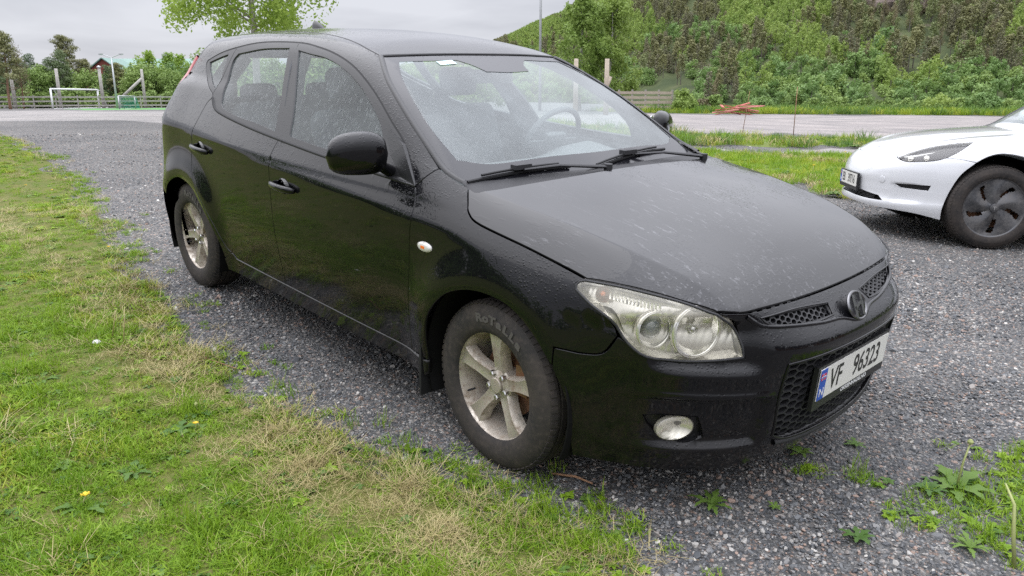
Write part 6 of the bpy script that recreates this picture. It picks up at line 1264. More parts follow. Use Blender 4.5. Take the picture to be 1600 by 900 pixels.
def rim_mesh(base_deg, w=.17, Rf=.2075):
    b = MB(); f = -w / 2      # outboard side is -y
    b.lathe([(Rf, f + .012), (Rf + .002, f + .004), (Rf, f), (Rf - .006, f - .001), (Rf - .010, f + .004), (Rf - .014, f + .012), (Rf - .020, f + .030), (Rf - .024, f + .06), (Rf - .040, f + .10), (Rf - .035, -f - .02), (Rf - .006, -f)], 72, 'y')
    # hub
    b.lathe([(.001, f + .022), (.030, f + .022), (.034, f + .026), (.052, f + .030), (.060, f + .036), (.064, f + .060), (.064, f + .10), (.001, f + .10)], 48, 'y')
    for k in range(5):
        a = math.radians(base_deg + 72 * k); V = []; F = []; rs = [.040, .070, .100, .135, .165, .192]; ws = [.026, .024, .022, .024, .030, .040]; ys = [f + .030, f + .024, f + .018, f + .012, f + .010, f + .010]
        for r, w_, y in zip(rs, ws, ys):
            for (s, dy) in ((-1.28, .040), (-1.08, .010), (-.86, .0), (-.30, .0035), (.30, .0035), (.86, .0), (1.08, .010), (1.28, .040)):
                V.append((r, s * w_, y + dy))
        n = 8
        for i in range(len(rs) - 1):
            for j in range(n - 1): F.append((i * n + j, i * n + j + 1, (i + 1) * n + j + 1, (i + 1) * n + j))
        V = np.array(V); c, s_ = math.cos(a), math.sin(a); W = np.stack([V[:, 0] * c - V[:, 1] * s_, V[:, 2], V[:, 0] * s_ + V[:, 1] * c], 1); b.add(W, F)
    return b.mesh('rim', True, 38)
M_LETTER = mat('tyre_lettering', (.075, .068, .064), .7)
TY = tyre_mesh()
def wheel(x, sg, base, steer=0, txt=None, flip=False):
    w = bpy.data.objects.new('wheel', None); col.objects.link(w); w.parent = CAR; w.empty_display_size = .1; w.location = (x, -.765 * sg, .311); w.rotation_euler = (0, 0, (0 if sg > 0 else math.pi) + steer)
    link('tyre', TY, w, M_TYRE if not TY.materials else ()); 
    rm = rim_mesh(base); link('rim', rm, w, M_ALLOY)
    b = MB(); b.lathe([(.13, .0), (.13, .012), (.03, .012), (.03, .0)], 48, 'y', closed=True); b.build('brake_disc', M_RUST, w, smooth=True, angle=40)
    b = MB(); b.box((.095, -.005, .04), (.06, .06, .11)); b.build('brake_caliper', M_RUST, w)
    f = -.085; b = MB()
    for k in range(5):
        a = math.radians(base + 36 + 72 * k); cx, cz = .046 * math.cos(a), .046 * math.sin(a); b.lathe([(.0105, f + .030), (.0105, f + .016), (.008, f + .012), (.001, f + .012)], 6, 'y', (cx, 0, cz))
    b.build('lug_nuts', M_STEEL, w)
    b = MB(); b.lathe([(.029, f + .024), (.029, f + .014), (.026, f + .011), (.001, f + .010)], 32, 'y'); b.build('centre_cap', M_ALLOY, w, smooth=True, angle=40)
    b = MB(); b.tube([(.15 * math.cos(3.6), f + .03, .15 * math.sin(3.6)), (.158 * math.cos(3.6), f + .0, .158 * math.sin(3.6))], .004, 8); b.build('valve', M_RUBBER, w)
    if txt:
        for a0 in txt[1]:
            ts = ring_text(w, txt[0], .254, -.1045, a0, 8.2, .040, M_LETTER); j = bpy.data.meshes.new('tyre_lettering'); bm = bmesh.new()
            for t in ts: bm.from_mesh(t); bpy.data.meshes.remove(t)
            bm.to_mesh(j); bm.free(); link('tyre_lettering', j, w, M_LETTER)
wheel(0, 1, 90, -.036, ('RoTaLLa', (104,))); wheel(XR, 1, 44, 0, ('RoTaLLa', (96,))); wheel(0, -1, 60); wheel(XR, -1, 20)
# ---- what closes the body below and inside
b = MB(); b.box((-1.33, 0, .30), (1.80, 1.62, .12)); b.box((-2.9, 0, .38), (.55, 1.2, .25)); b.box((-2.3, 0, .36), (1.4, 1.06, .22)); b.box((0, 0, .38), (1.1, 1.06, .34)); b.box((.45, 0, .27), (.5, 1.05, .12)); b.box((-.40, 0, .62), (.06, 1.5, .5)); b.build('underbody', M_DARK, CAR)
for x in (0, XR):
    for sg in (1, -1):
        b = MB(); V = []; F = []; S_ = 28
        for k in range(S_ + 1):
            a = math.radians(-25 + 230 * k / S_); r = .372
            for y in (-.875, -.86, -.54): rr = r if y > -.87 else r - .004; V.append((x + rr * math.cos(a), y * sg * (1.0 if y > -.87 else .985), .325 + rr * math.sin(a)))
        for k in range(S_):
            for j in range(2): F.append((k * 3 + j, k * 3 + j + 1, k * 3 + j + 4, k * 3 + j + 3))
        k0 = len(V); V += [(x, -.54 * sg, .325)]; F += [(k * 3 + 2, (k + 1) * 3 + 2, k0) for k in range(S_)]
        b.add(V, F); b.build('wheel_housing', M_DARK, CAR)
for x0, z1 in ((-.385, .40),):
    for sg in (1, -1):
        if x0 < -1: x0 = -2.93 - .06
        b = MB(); b.box((x0 + .0, -.80 * sg, .245), (.012, .17, .20)); b.build('mud_flap', M_RUBBER, CAR)
# ---- cabin
def rbox(c, d, r=.04, seg=3):
    me = bpy.data.meshes.new('r'); bm = bmesh.new(); bmesh.ops.create_cube(bm, size=1); bmesh.ops.scale(bm, vec=d, verts=bm.verts); bmesh.ops.bevel(bm, geom=bm.edges[:], offset=r, segments=seg, affect='EDGES', profile=.5); bmesh.ops.translate(bm, vec=c, verts=bm.verts); bm.to_mesh(me); bm.free(); smooth_all(me); return me
def join_link(name, meshes, m, parent=CAR):
    bm = bmesh.new()
    for me in meshes: bm.from_mesh(me); bpy.data.meshes.remove(me)
    me = bpy.data.meshes.new(name); bm.to_mesh(me); bm.free(); smooth_all(me); return link(name, me, parent, m)
b = MB(); b.box((-1.75, 0, .40), (2.7, 1.55, .04)); b.build('cabin_floor', M_DARK, CAR)
for y in (-.36, .36):
    me = rbox((0, 0, .31), (.14, .46, .58), .06); me.transform(Matrix.Rotation(-.38, 4, 'Y')); me.transform(Matrix.Translation((-1.46, y, .55))); cu = rbox((-1.22, y, .55), (.50, .50, .16), .06)
    hr = rbox((0, 0, 0), (.09, .24, .16), .045); hr.transform(Matrix.Rotation(-.25, 4, 'Y')); hr.transform(Matrix.Translation((-1.69, y, 1.235)))
    s = join_link('front_seat', [me, cu], M_SEAT); link('head_rest', hr, s, M_SEAT)
bk = rbox((0, 0, .26), (.16, 1.25, .52), .07); bk.transform(Matrix.Rotation(-.4, 4, 'Y')); bk.transform(Matrix.Translation((-2.32, 0, .60))); bn = rbox((-2.08, 0, .58), (.5, 1.25, .18), .07); rs = join_link('rear_seat', [bk, bn], M_SEAT)
for y in (-.42, 0, .42): h = rbox((-2.58, y, 1.12), (.10, .22, .12), .045); link('head_rest', h, rs, M_SEAT)
V = []; F = []; prof = [(-.33, .955), (-.50, .975), (-.68, .962), (-.80, .93), (-.86, .87), (-.84, .70), (-.70, .55)]; ny = 17
for j in range(ny):
    y = -.74 + 1.48 * j / (ny - 1); hump = .055 * math.exp(-((y - .36) / .17) ** 2)
    for i, (x, z) in enumerate(prof): V.append((x - .05 * (y / .74) ** 2, y, z + hump * (1 if 1 < i < 5 else 0) - .03 * (abs(y) / .74) ** 3))
    if j:
        for i in range(len(prof) - 1): F.append(((j - 1) * 7 + i, (j - 1) * 7 + i + 1, j * 7 + i + 1, j * 7 + i))
b = MB(); b.add(V, F); b.build('dashboard', M_DASH, CAR, smooth=True)
sw = MB(); Vt = []; Ft = []
for i in range(36):
    a = 2 * math.pi * i / 36
    for k in range(8): q = 2 * math.pi * k / 8; Vt.append(((.182 + .014 * math.cos(q)) * math.cos(a), (.182 + .014 * math.cos(q)) * math.sin(a), .014 * math.sin(q)))
    for k in range(8): Ft.append((i * 8 + k, i * 8 + (k + 1) % 8, ((i + 1) % 36) * 8 + (k + 1) % 8, ((i + 1) % 36) * 8 + k))
sw.add(Vt, Ft); sw.box((0, 0, -.01), (.13, .10, .03)); sw.box((-.12, 0, -.01), (.12, .03, .012)); sw.box((.12, 0, -.01), (.12, .03, .012)); sw.box((0, -.12, -.01), (.03, .12, .012)); me = sw.mesh('steering_wheel', True, 40)
me.transform(Matrix.Translation((-.93, .36, .985)) @ Vector((-.90, 0, .42)).normalized().to_track_quat('Z', 'Y').to_matrix().to_4x4()); link('steering_wheel', me, CAR, M_DASH)
for sg in (1, -1):
    b = MB(); b.add([(-.50, -.79 * sg, .94), (-2.5, -.77 * sg, 1.02), (-2.5, -.80 * sg, .35), (-.45, -.82 * sg, .35)], [(0, 1, 2, 3)]); b.build('door_card', M_DASH, CAR)
    for bx, w_ in ((-1.66, .07),):
        b = MB(); b.tube(np.array([(-1.56, -.77, .95), (-1.62, -.71, 1.13), (-1.72, -.62, 1.30), (-1.80, -.52, 1.42)]) * [1, sg, 1], .045, 8, flat=.4); b.build('pillar_lining', M_SEAT, CAR, smooth=True)
    b = MB(); b.tube(np.array([(-2.60, -.62, 1.05), (-2.74, -.55, 1.2), (-2.78, -.42, 1.33)]) * [1, sg, 1], .07, 8, flat=.5); b.build('pillar_lining', M_SEAT, CAR, smooth=True)
b = MB(); b.box((-.99, 0, 1.305), (.04, .22, .06)); b.build('rear_view_mirror', M_DASH, CAR)
M_LENSD = lens_mat(.004)
# ============================================================ the white car
M_WHITEP = mat('white_car_paint', (.70, .71, .725), .25, 0, .5, 1., .04)
T2R = np.radians(218.5); TX, TY_ = -.50, 5.07
def w_side(x, z):
    y0 = spl(x, [(-3.9, .72), (-3.6, .82), (-2.9, .90), (-2, .925), (-.9, .925), (-.2, .925), (.2, .90), (.4, .85), (.6, .76), (.75, .64)]); d = z - .72
    up = .42 * (np.sqrt(np.maximum(d, 0) ** 2 + .04 ** 2) - .04); lo = .05 * sst(.42, .18, z); r1 = np.hypot(x + .075, z - .34); r2 = np.hypot(x + 2.95, z - .34); fl = .022 * (np.exp(-((r1 - .40) / .08) ** 2) + np.exp(-((r2 - .40) / .08) ** 2)) * sst(.95, .6, z); return y0 - up - lo + fl
def w_top(x, y):
    ay = np.abs(y); zc = spl(x, [(-4.0, .98), (-3.4, 1.06), (-1.2, .98), (-.55, .935), (-.2, .91), (.1, .878), (.35, .828), (.55, .762), (.70, .68), (.8, .58)])
    w = spl(x, [(-1.2, .62), (0, .60), (.5, .45), (.7, .3)]); return zc - .03 * (ay / .7) ** 2 + .012 * np.exp(-((ay - w - .12) / .13) ** 2) * sst(.75, .2, x)
def w_front(y, z):
    ay = np.abs(y); pz = spl(z, [(.15, .70), (.22, .75), (.28, .79), (.32, .80), (.36, .785), (.45, .785), (.55, .79), (.63, .775), (.70, .74), (.78, .64)])
    return pz - .25 * ay ** 2 - .62 * ay ** 4
def w_rear(y, z): ay = np.abs(y); return -3.80 + .2 * ay ** 2 + .3 * ay ** 4 + spl(z, [(.2, .1), (.4, 0), (.8, .02), (1.1, .12), (1.4, .4)])
def w_lower(P):
    x, y, z = P[..., 0], P[..., 1], P[..., 2]; ay = np.abs(y); v = smax((ay - w_side(x, z)) * .9, (z - w_top(x, y)) * .92, .09); v = smax(v, (x - w_front(y, z)) * .95, .09); v = smax(v, (w_rear(y, z) - x) * .95, .12); return np.maximum(v, .15 - z)
def w_upper(P):
    x, y, z = P[..., 0], P[..., 1], P[..., 2]; ay = np.abs(y); y0 = spl(x, [(-3.6, .60), (-2.8, .78), (-1.5, .83), (-.6, .80)]); a = (ay - (y0 - .52 * (z - .95))) * .88
    zr = spl(x + .1 * ay ** 2, [(-3.7, .98), (-3.1, 1.22), (-2.5, 1.38), (-1.9, 1.44), (-1.4, 1.41), (-1.0, 1.25), (-.55, .985), (-.2, .78)]) - .06 * (ay / .6) ** 2; v = smax((z - zr) * .9, a, .08); return np.maximum(v, .85 - z)
def wcar(P): return smin(w_lower(P), w_upper(P), .02)
TM = Matrix.Translation((TX, TY_, float(gz(TX, TY_)) - .002)) @ Matrix.Rotation(T2R, 4, 'Z')
TES = thing('parked_car', 'white electric saloon with dark wheel covers, its nose coming in from the right', 'car', TM)
def wp(name, m, segs, proj, both=False, **k): return panel(name, TES, m, segs, proj, both, f=wcar, **k)
def yw(L): return [(x, -abs(y), z) for x, y, z in L]
my = lambda L: [(x, -y, z) for x, y, z in L]
AF = [(-.49, -.9, .20), (-.495, -.9, .36), (-.465, -.93, .52), (-.37, -.93, .655), (-.222, -.925, .735), (-.075, -.92, .762), (.02, -.915, .745), (.104, -.905, .689)]
AF2 = [(.104, -.905, .689), (.196, -.885, .59), (.258, -.865, .45), (.285, -.84, .32), (.283, -.82, .209)]
AR = [(x - 2.875, y, z) for x, y, z in AF] + [(.196 - 2.875, -.9, .59), (.27 - 2.875, -.9, .45), (.34 - 2.875, -.9, .20)]
BW = [(.104, -.905, .689), (.129, -.895, .695), (.21, -.854, .711), (.292, -.807, .716)]
LLOW = [(.292, -.807, .716), (.368, -.777, .690), (.468, -.713, .676), (.545, -.645, .672), (.590, -.565, .700)]
LREAR = [(.292, -.807, .716), (.224, -.815, .756), (.157, -.809, .804), (.096, -.787, .846)]
LTOP = [(.096, -.787, .846), (.184, -.745, .835), (.284, -.696, .816), (.384, -.643, .788), (.487, -.600, .750), (.590, -.565, .700)]
WH = [LTOP, LLOW[::-1], LREAR]
HE = [(-.60, -.70, .955), (-.3, -.72, .925), (0, -.70, .895), (.25, -.635, .85), (.45, -.555, .78), (.575, -.500, .725), (.626, -.389, .712), (.655, -.2, .707), (.661, 0, .706)]
HB_ = [(-.60, -.70, .955), (-.54, -.4, .97), (-.52, 0, .975)]
wp('bonnet', M_WHITEP, [HE + my(HE)[::-1][1:], [(x, -y, z) for x, y, z in HB_] + HB_[::-1][1:]], 'top', sp=.035)
WW = [HE[:6], [HE[5], LTOP[-1]], LTOP[::-1], LREAR[::-1], BW[::-1], AF[::-1], [AF[0], (-.53, -.9, .20)], [(-.53, -.9, .20), (-.54, -.92, .5), (-.56, -.9, .75), (-.63, -.84, .90)], [(-.63, -.84, .90), (-.66, -.78, .965)], [(-.66, -.78, .965), HE[0]]]
wp('front_wing', M_WHITEP, WW, 'diag', both=True, sp=.03)
FI = [[(.607, -.611, .486), (.496, -.716, .488), (.379, -.797, .491)], [(.379, -.797, .491), (.392, -.787, .447)], [(.392, -.787, .447), (.492, -.718, .450), (.570, -.649, .454)], [(.570, -.649, .454), (.607, -.611, .486)]]
LG = [[(.69, -.50, .374), (.76, -.25, .398), (.785, 0, .405), (.76, .25, .398), (.69, .50, .374)], [(.69, .50, .374), (.66, .55, .334)], [(.66, .55, .334), (.74, .39, .334), (.785, .06, .340), (.785, -.06, .340), (.74, -.39, .334), (.66, -.55, .334)], [(.66, -.55, .334), (.69, -.50, .374)]]
FIm = [[(x, -y, z) for x, y, z in s] for s in FI]
_w0 = w_front
def w_front(y, z): ay = np.abs(y); return _w0(y, z) - .028 * sst(.59, .64, ay) * (1 - sst(.70, .78, ay)) * sst(.33, .36, z) * sst(.50, .47, z)
HEf = HE[5:]
WB_ = [BW, LLOW, [LLOW[-1], HE[5]], HEf + my(HEf)[::-1][1:], [my(HE)[5], my(LLOW)[-1]], my(LLOW)[::-1], my(BW)[::-1], my(AF2), [(.283, .82, .209), (.298, .811, .219), (.491, .71, .257), (.719, .438, .275), (.795, 0, .285), (.719, -.438, .275), (.491, -.71, .257), (.298, -.811, .219), (.283, -.82, .209)], AF2[::-1]]
wp('front_bumper', M_WHITEP, WB_, 'cyl', holes=[FI, FIm, LG], sp=.024)
for g in (FI, FIm): V, F, n = raw_panel(g, 'cyl', f=wcar, off=-.02, gap=-.01, sp=.03, hem=0); link('fog_slot', mesh_np('fog_slot', V, F, n), TES, M_TRIM)
V, F, n = raw_panel(LG, 'cyl', f=wcar, off=-.045, gap=-.01, sp=.03, hem=0); lg = link('lower_grille', mesh_np('lower_grille', V, F, n), TES, M_DARK)
for k in range(5):
    z = .345 + k * .012; a = np.linspace(-.44, .44, 13); P = cast(np.stack([0 * a + 1.8, a, 0 * a + z], 1), np.array([[-1., 0, 0]]), wcar, tmax=2, off=-.02); MB().tube(P, .0035, 5).build('grille_bar', M_TRIM, lg)
for sg in (1, -1):
    V, F, n = raw_panel(WH, 'diag', f=wcar, sp=.025, off=-.002, hem=.02, gap=.003); hl = link('headlamp', mesh_np('headlamp', V * [1, sg, 1], F if sg == 1 else [f[::-1] for f in F], n * [1, sg, 1]), TES, M_LENSD)
    V, F, n = raw_panel(WH, 'diag', f=wcar, sp=.03, off=-.03, hem=0, gap=.0); link('lamp_housing', mesh_np('lamp_housing', V * [1, sg, 1], F if sg == 1 else [f[::-1] for f in F], n * [1, sg, 1]), hl, M_GALV if False else mat('dark_lamp_inside_%d' % (sg + 1), (.035, .035, .04), .25, .5))
    P = np.array([(.53, -.575, .70), (.46, -.64, .712), (.36, -.69, .74), (.25, -.725, .775), (.14, -.745, .815)]) * [1, sg, 1]; MB().tube(P, [.012, .012, .010, .007, .004], 8).build('light_strip', mat('pale_light_guide_%d' % (sg + 1), (.7, .72, .74), .2), hl, smooth=True)
    for q, (x, y, z) in enumerate(((.50, -.635, .692), (.40, -.70, .70))):
        b = MB(); b.lathe([(.026, 0), (.026, .012), (.018, .022), (.001, .026)], 20, 'z'); me = b.mesh('p', True); me.transform(Matrix.Translation((x, y * sg, z)) @ Vector((1, -.5 * sg, .1)).to_track_quat('Z', 'Y').to_matrix().to_4x4()); link('projector_lens', me, hl, M_CHROME)
plate(TES, mat_frame((.800, 0, .470), (1, 0, .02)), [('EB', -.140, .78), ('39716', .095, .80)], None)
P, n = frame_at(0, .6); Pn = cast(np.array([[1.8, .525, .511]]), np.array([[-1., 0, 0]]), wcar, tmax=2)[0]
for sg in (1, -1): b = MB(); b.lathe([(.030, 0), (.030, .0015), (.027, .0022), (.001, .0022)], 28, 'z'); me = b.mesh('towing_cover', True); me.transform(mat_frame(Pn, grad(Pn[None], wcar)[0])); link('towing_cover', me, TES, M_WHITEP) if sg == -1 else bpy.data.meshes.remove(me)
# small badge on the nose
bz = MB(); bz.add(*bar2((0, -.024), (0, .010), .002, .006, .002)); bz.add(*bar2((-.024, .014), (.024, .014), .004, .004, .002)); me = bz.mesh('badge'); Pb = cast(np.array([[.573, 0, 2.]]), np.array([[0, 0, -1.]]), wcar, tmax=2)[0]; me.transform(mat_frame(Pb + [0, 0, .001], grad(Pb[None], wcar)[0], (-1, 0, .3))); link('badge', me, TES, M_STEEL)
# doors, glass and the rest of the body
DL = [(-.50, -.9, .75), (-.62, -.84, .90)]
wp('front_door', M_WHITEP, [[(-.535, -.92, .30), (-.54, -.92, .5), (-.56, -.9, .75), (-.625, -.84, .93)], [(-.625, -.84, .93), (-1.6, -.84, .97)], [(-1.6, -.84, .97), (-1.62, -.9, .6), (-1.58, -.9, .30)], [(-1.58, -.9, .30), (-.535, -.92, .30)]], 'side', both=True, sp=.05)
wp('rear_door', M_WHITEP, [[(-1.6, -.84, .97), (-2.55, -.84, .99)], [(-2.55, -.84, .99), (-2.65, -.9, .8), (-2.55, -.92, .62), (-2.47, -.92, .30)], [(-2.47, -.92, .30), (-1.58, -.9, .30)], [(-1.58, -.9, .30), (-1.62, -.9, .6), (-1.6, -.84, .97)]], 'side', both=True, sp=.05)
wp('sill', M_WHITEP, [[(-.49, -.9, .295), (-2.47, -.9, .295)], [(-2.47, -.9, .295), (-2.48, -.9, .19)], [(-2.48, -.9, .19), (-.485, -.9, .19)], [(-.485, -.9, .19), (-.49, -.9, .295)]], 'side', both=True, sp=.06)
wp('rear_quarter', M_WHITEP, [[(-2.55, -.84, .99), (-3.2, -.78, 1.02), (-3.7, -.6, .98)], [(-3.7, -.6, .98), (-3.7, -.7, .6), (-3.6, -.7, .25)], [(-3.6, -.7, .25), (-3.29, -.9, .22)], AR, [AR[-1], (-2.48, -.92, .32)], [(-2.48, -.92, .32), (-2.55, -.92, .62), (-2.65, -.9, .8), (-2.55, -.84, .99)]], 'side', both=True, sp=.05)
WG = [[(-.72, -.8, .965), (-1.0, -.7, 1.14), (-1.4, -.6, 1.30), (-1.9, -.58, 1.345), (-2.5, -.58, 1.29), (-2.95, -.6, 1.12), (-3.1, -.66, 1.02)], [(-3.1, -.66, 1.02), (-2.0, -.8, .99), (-.72, -.8, .965)]]
wp('side_windows', M_SIDEG, WG, 'side', both=True, sp=.05, off=-.004, hem=0)
WSC = [(-.60, -.72, .95), (-.53, -.4, .97), (-.50, 0, .975)]; WST = [(-1.40, -.52, 1.36), (-1.36, -.25, 1.38), (-1.35, 0, 1.39)]
wp('windscreen', M_WSG, [WSC + my(WSC)[::-1][1:], [(-.60, .72, .95), (-.95, .66, 1.15), (-1.40, .52, 1.36)], my(WST) + WST[::-1][1:], [(-1.40, -.52, 1.36), (-.95, -.66, 1.15), (-.60, -.72, .95)]], 'top', sp=.05, off=-.003, hem=0)
wp('roof_glass', M_BLACKG, [WST + my(WST)[::-1][1:], [(-1.40, .52, 1.36), (-2.2, .5, 1.4), (-3.3, .45, 1.1)], [(-3.3, .45, 1.1), (-3.35, 0, 1.1), (-3.3, -.45, 1.1)], [(-3.3, -.45, 1.1), (-2.2, -.5, 1.4), (-1.40, -.52, 1.36)]], 'top', sp=.06, hem=0)
CR_ = [(-.60, -.735, .95), (-.80, -.70, 1.07), (-1.0, -.665, 1.18), (-1.40, -.545, 1.355), (-1.9, -.55, 1.40), (-2.5, -.55, 1.34), (-3.1, -.58, 1.10), (-3.3, -.6, 1.0)]
def raised(name, path, half, h, m, par, f):
    P = crom(path, .04); P = cast(P * [1, 1, 0] + [0, 0, 2.2], np.array([[0, 0, -1.]]), f, tmax=2); nn = grad(P, f); t = np.gradient(P, axis=0); t /= np.linalg.norm(t, axis=1, keepdims=True); s = np.cross(nn, t); V = np.stack([P + s * k * half + nn * (h * (1 - k ** 4) - .003) for k in np.linspace(-1, 1, 5)], 1)
    for sg in (1, -1): F = [(i * 5 + j, i * 5 + j + 1, (i + 1) * 5 + j + 1, (i + 1) * 5 + j) for i in range(len(P) - 1) for j in range(4)]; link(name, mesh_np(name, V.reshape(-1, 3) * [1, sg, 1], F if sg == 1 else [f_[::-1] for f_ in F]), par, m)
raised('roof_rail', CR_, .045, .004, M_WHITEP, TES, wcar); raised('windscreen_moulding', [(x, y + .035, z) for x, y, z in CR_[:4]], .010, .010, M_TRIM, TES, wcar)
wp('scuttle_panel', M_DULL, [[(-.56, -.70, .95), (-.50, -.4, .97), (-.47, 0, .975), (-.50, .4, .97), (-.56, .70, .95)], [(-.56, .70, .95), (-.66, .72, .98)], [(-.66, .72, .98), (-.58, 0, 1.0), (-.66, -.72, .98)], [(-.66, -.72, .98), (-.56, -.70, .95)]], 'top', off=-.008, hem=0, sp=.06)
b = MB(); b.box((-1.45, 0, .45), (2.0, 1.6, .45)); b.box((0.05, 0, .42), (.95, 1.1, .4)); b.box((.36, 0, .31), (.35, .9, .12)); b.box((-3.0, 0, .5), (1.1, 1.2, .5)); b.build('underbody', M_DARK, TES)
for x in (-.075, -2.95):
    for sg in (1, -1):
        b = MB(); V = []; F = []
        for k in range(25):
            a = math.radians(-25 + 230 * k / 24)
            for y in (-.83, -.56): V.append((x + .358 * math.cos(a) - .03, y * sg, .34 + (.40 if math.sin(a) > 0 else .36) * math.sin(a)))
        for k in range(24): F.append((k * 2, k * 2 + 1, k * 2 + 3, k * 2 + 2))
        k0 = len(V); V.append((x, -.56 * sg, .34)); F += [(k * 2 + 1, k * 2 + 3, k0) for k in range(24)]; b.add(V, F); b.build('wheel_housing', M_DARK, TES)
for sg in (1, -1):
    b = MB(); V = np.array([(.09 * math.cos(a) * math.cos(e) * .55, .11 * math.sin(a) * math.cos(e), .068 * math.sin(e)) for e in np.linspace(-1.5, 1.5, 12) for a in np.linspace(0, 2 * math.pi, 20, endpoint=False)]) * [1, 1, 1] + [-1.08, -1.00, 1.0]; F = [(i * 20 + j, i * 20 + (j + 1) % 20, (i + 1) * 20 + (j + 1) % 20, (i + 1) * 20 + j) for i in range(11) for j in range(20)]; b.add(V * [1, sg, 1], F); mo = b.build('door_mirror', M_WHITEP, TES, smooth=True); MB().tube(np.array([(-1.10, -.82, .95), (-1.09, -.95, .97)]) * [1, sg, 1], .022, 8).build('mirror_stalk', M_TRIM, mo, smooth=True)
# aero wheel cover: five swept dished blades with slots between
M_COVER = alloy_mat('dusty_grey_cover', (.085, .088, .095), (.16, .15, .14), .6)
def cover_mesh(Rc=.236, f=-.118):
    b = MB(); b.lathe([(Rc + .004, f + .03), (Rc + .004, f + .012), (Rc, f + .008), (Rc - .006, f + .010), (Rc - .012, f + .016)], 72, 'y'); V = []; F = []; nr, na = 16, 120; g = []
    for i in range(nr + 1):
        r = .034 + (Rc - .010 - .034) * i / nr
        for j in range(na):
            a = 2 * math.pi * j / na; t = (a / (2 * math.pi) * 5 + .42 * (r / Rc) ** 1.1) % 1; q = abs(t - .5) * 2; rr = (r - .034) / (Rc - .044)
            dish = .022 * math.sin(math.pi * min(1, rr * .95)) * (q ** 1.5); tilt = .012 * (t - .5) * math.sin(math.pi * rr); V.append((r * math.cos(a), f + .014 + dish + tilt - .006 * (1 - q) * math.sin(math.pi * rr), r * math.sin(a))); g.append((t, rr))
    for i in range(nr):
        for j in range(na):
            t, rr = g[i * na + j]; slot = (t < .115 or t > .93) and .30 < rr < .86
            if not slot: F.append((i * na + j, i * na + (j + 1) % na, (i + 1) * na + (j + 1) % na, (i + 1) * na + j))
    b.add(V, F); b.lathe([(.036, f + .016), (.034, f + .006), (.030, f + .004), (.001, f + .004)], 32, 'y'); return b.mesh('wheel_cover', True, 45)
WT_ = tyre_mesh(.334, .235, .232); CV = cover_mesh()
for x, sg in ((-.075, -1), (-.075, 1), (-2.95, -1), (-2.95, 1)):
    w = bpy.data.objects.new('wheel', None); col.objects.link(w); w.parent = TES; w.location = (x, .80 * sg * -1, .334); w.rotation_euler = (0, 0, 0 if sg > 0 else math.pi); link('tyre', WT_, w, () if WT_.materials else M_TYRE); link('wheel_cover', CV, w, () if CV.materials else M_COVER)
    b = MB(); b.lathe([(.215, -.06), (.215, .06)], 40, 'y'); b.lathe([(.17, -.03), (.17, -.015), (.02, -.015)], 40, 'y'); b.build('brake_disc', M_RUST, w, smooth=True, angle=40)
    bz = MB(); bz.add(*bar2((0, -.016), (0, .008), .0015, .004, .0015)); bz.add(*bar2((-.015, .010), (.015, .010), .0025, .0025, .0015)); me = bz.mesh('cap_badge'); me.transform(Matrix(((1, 0, 0, 0), (0, 0, -1, -.1145), (0, 1, 0, 0), (0, 0, 0, 1)))); link('cap_badge', me, w, M_STEEL)
# ============================================================ single plants and small things
M_YEL = mat('dandelion_yellow', (.75, .50, .02), .6); M_STEM = mat('pale_stem', (.30, .33, .12), .6); M_STICK = grain('dry_stick', (.30, .17, .10), .8, .2, 30)
def flower(x, y, h, label, lean=(0, 0), open_=True, s=1.):
    z = float(gz(x, y)); t = thing('dandelion', label, 'dandelion', loc=(x, y, z), rz=random.uniform(0, 6)); r = rosette('leaf_rosette', 8, .09 * s, .030 * s, M_WEED, .7); col.objects.link(r); r.parent = t; r.name = 'leaves'
    top = (lean[0], lean[1], h); MB().tube([(0, 0, 0), (lean[0] * .4, lean[1] * .4, h * .6), top], [.003 * s, .0025 * s, .002 * s], 6).build('stalk', M_STEM, t, smooth=True)
    V = []; F = []
    if open_:
        for k in range(26):
            a = 2.4 * k; L = .016 * s * (.5 + .5 * ((k * 7) % 10) / 10); up = .35 + .9 * (1 - L / (.016 * s)); c, s_ = math.cos(a), math.sin(a); k0 = len(V); V += [(top[0], top[1], top[2]), (top[0] + c * L - s_ * .0018, top[1] + s_ * L + c * .0018, top[2] + up * L), (top[0] + c * L + s_ * .0018, top[1] + s_ * L - c * .0018, top[2] + up * L)]; F.append((k0, k0 + 1, k0 + 2))
    b = MB()
    if open_: b.add(V, F)
    else: b.lathe([(.001, h - .004), (.006 * s, h), (.007 * s, h + .008), (.003 * s, h + .016), (.001, h + .017)], 10, 'z', (top[0], top[1], 0))
    b.build('flower_head', M_YEL if open_ else M_STEM, t)
def weed(x, y, R_, label, n=9, w=.035, rise=.7, m=None):
    o = rosette('weed', n, R_, w, m or M_WEED, rise); col.objects.link(o); o.location = (x, y, float(gz(x, y)) + .003); o.rotation_euler = (0, 0, random.uniform(0, 6)); tag(o, label, 'weed')
flower(-1.041, -1.507, .045, 'closed dandelion bud on a short pinkish stalk near the stones, upper of the close pair', (.01, .0), False); flower(-.90, -1.57, .045, 'half open yellow dandelion, lower of the close pair near the stones', (.0, .01), True, .8)
flower(-.644, -2.039, .05, 'open yellow dandelion nearest the bottom left corner', (.01, -.01), True, 1.1); flower(-3.589, -1.072, .07, 'small yellow dandelion on the straw edge left of the rear wheel', (0, 0), True, .9)
flower(-6.399, -.957, .12, 'yellow dandelion on a tall stalk far up the lawn', (0, 0)); flower(-6.19, -.80, .08, 'yellow dandelion beside the tall stalked one far up the lawn', (.01, 0), True)
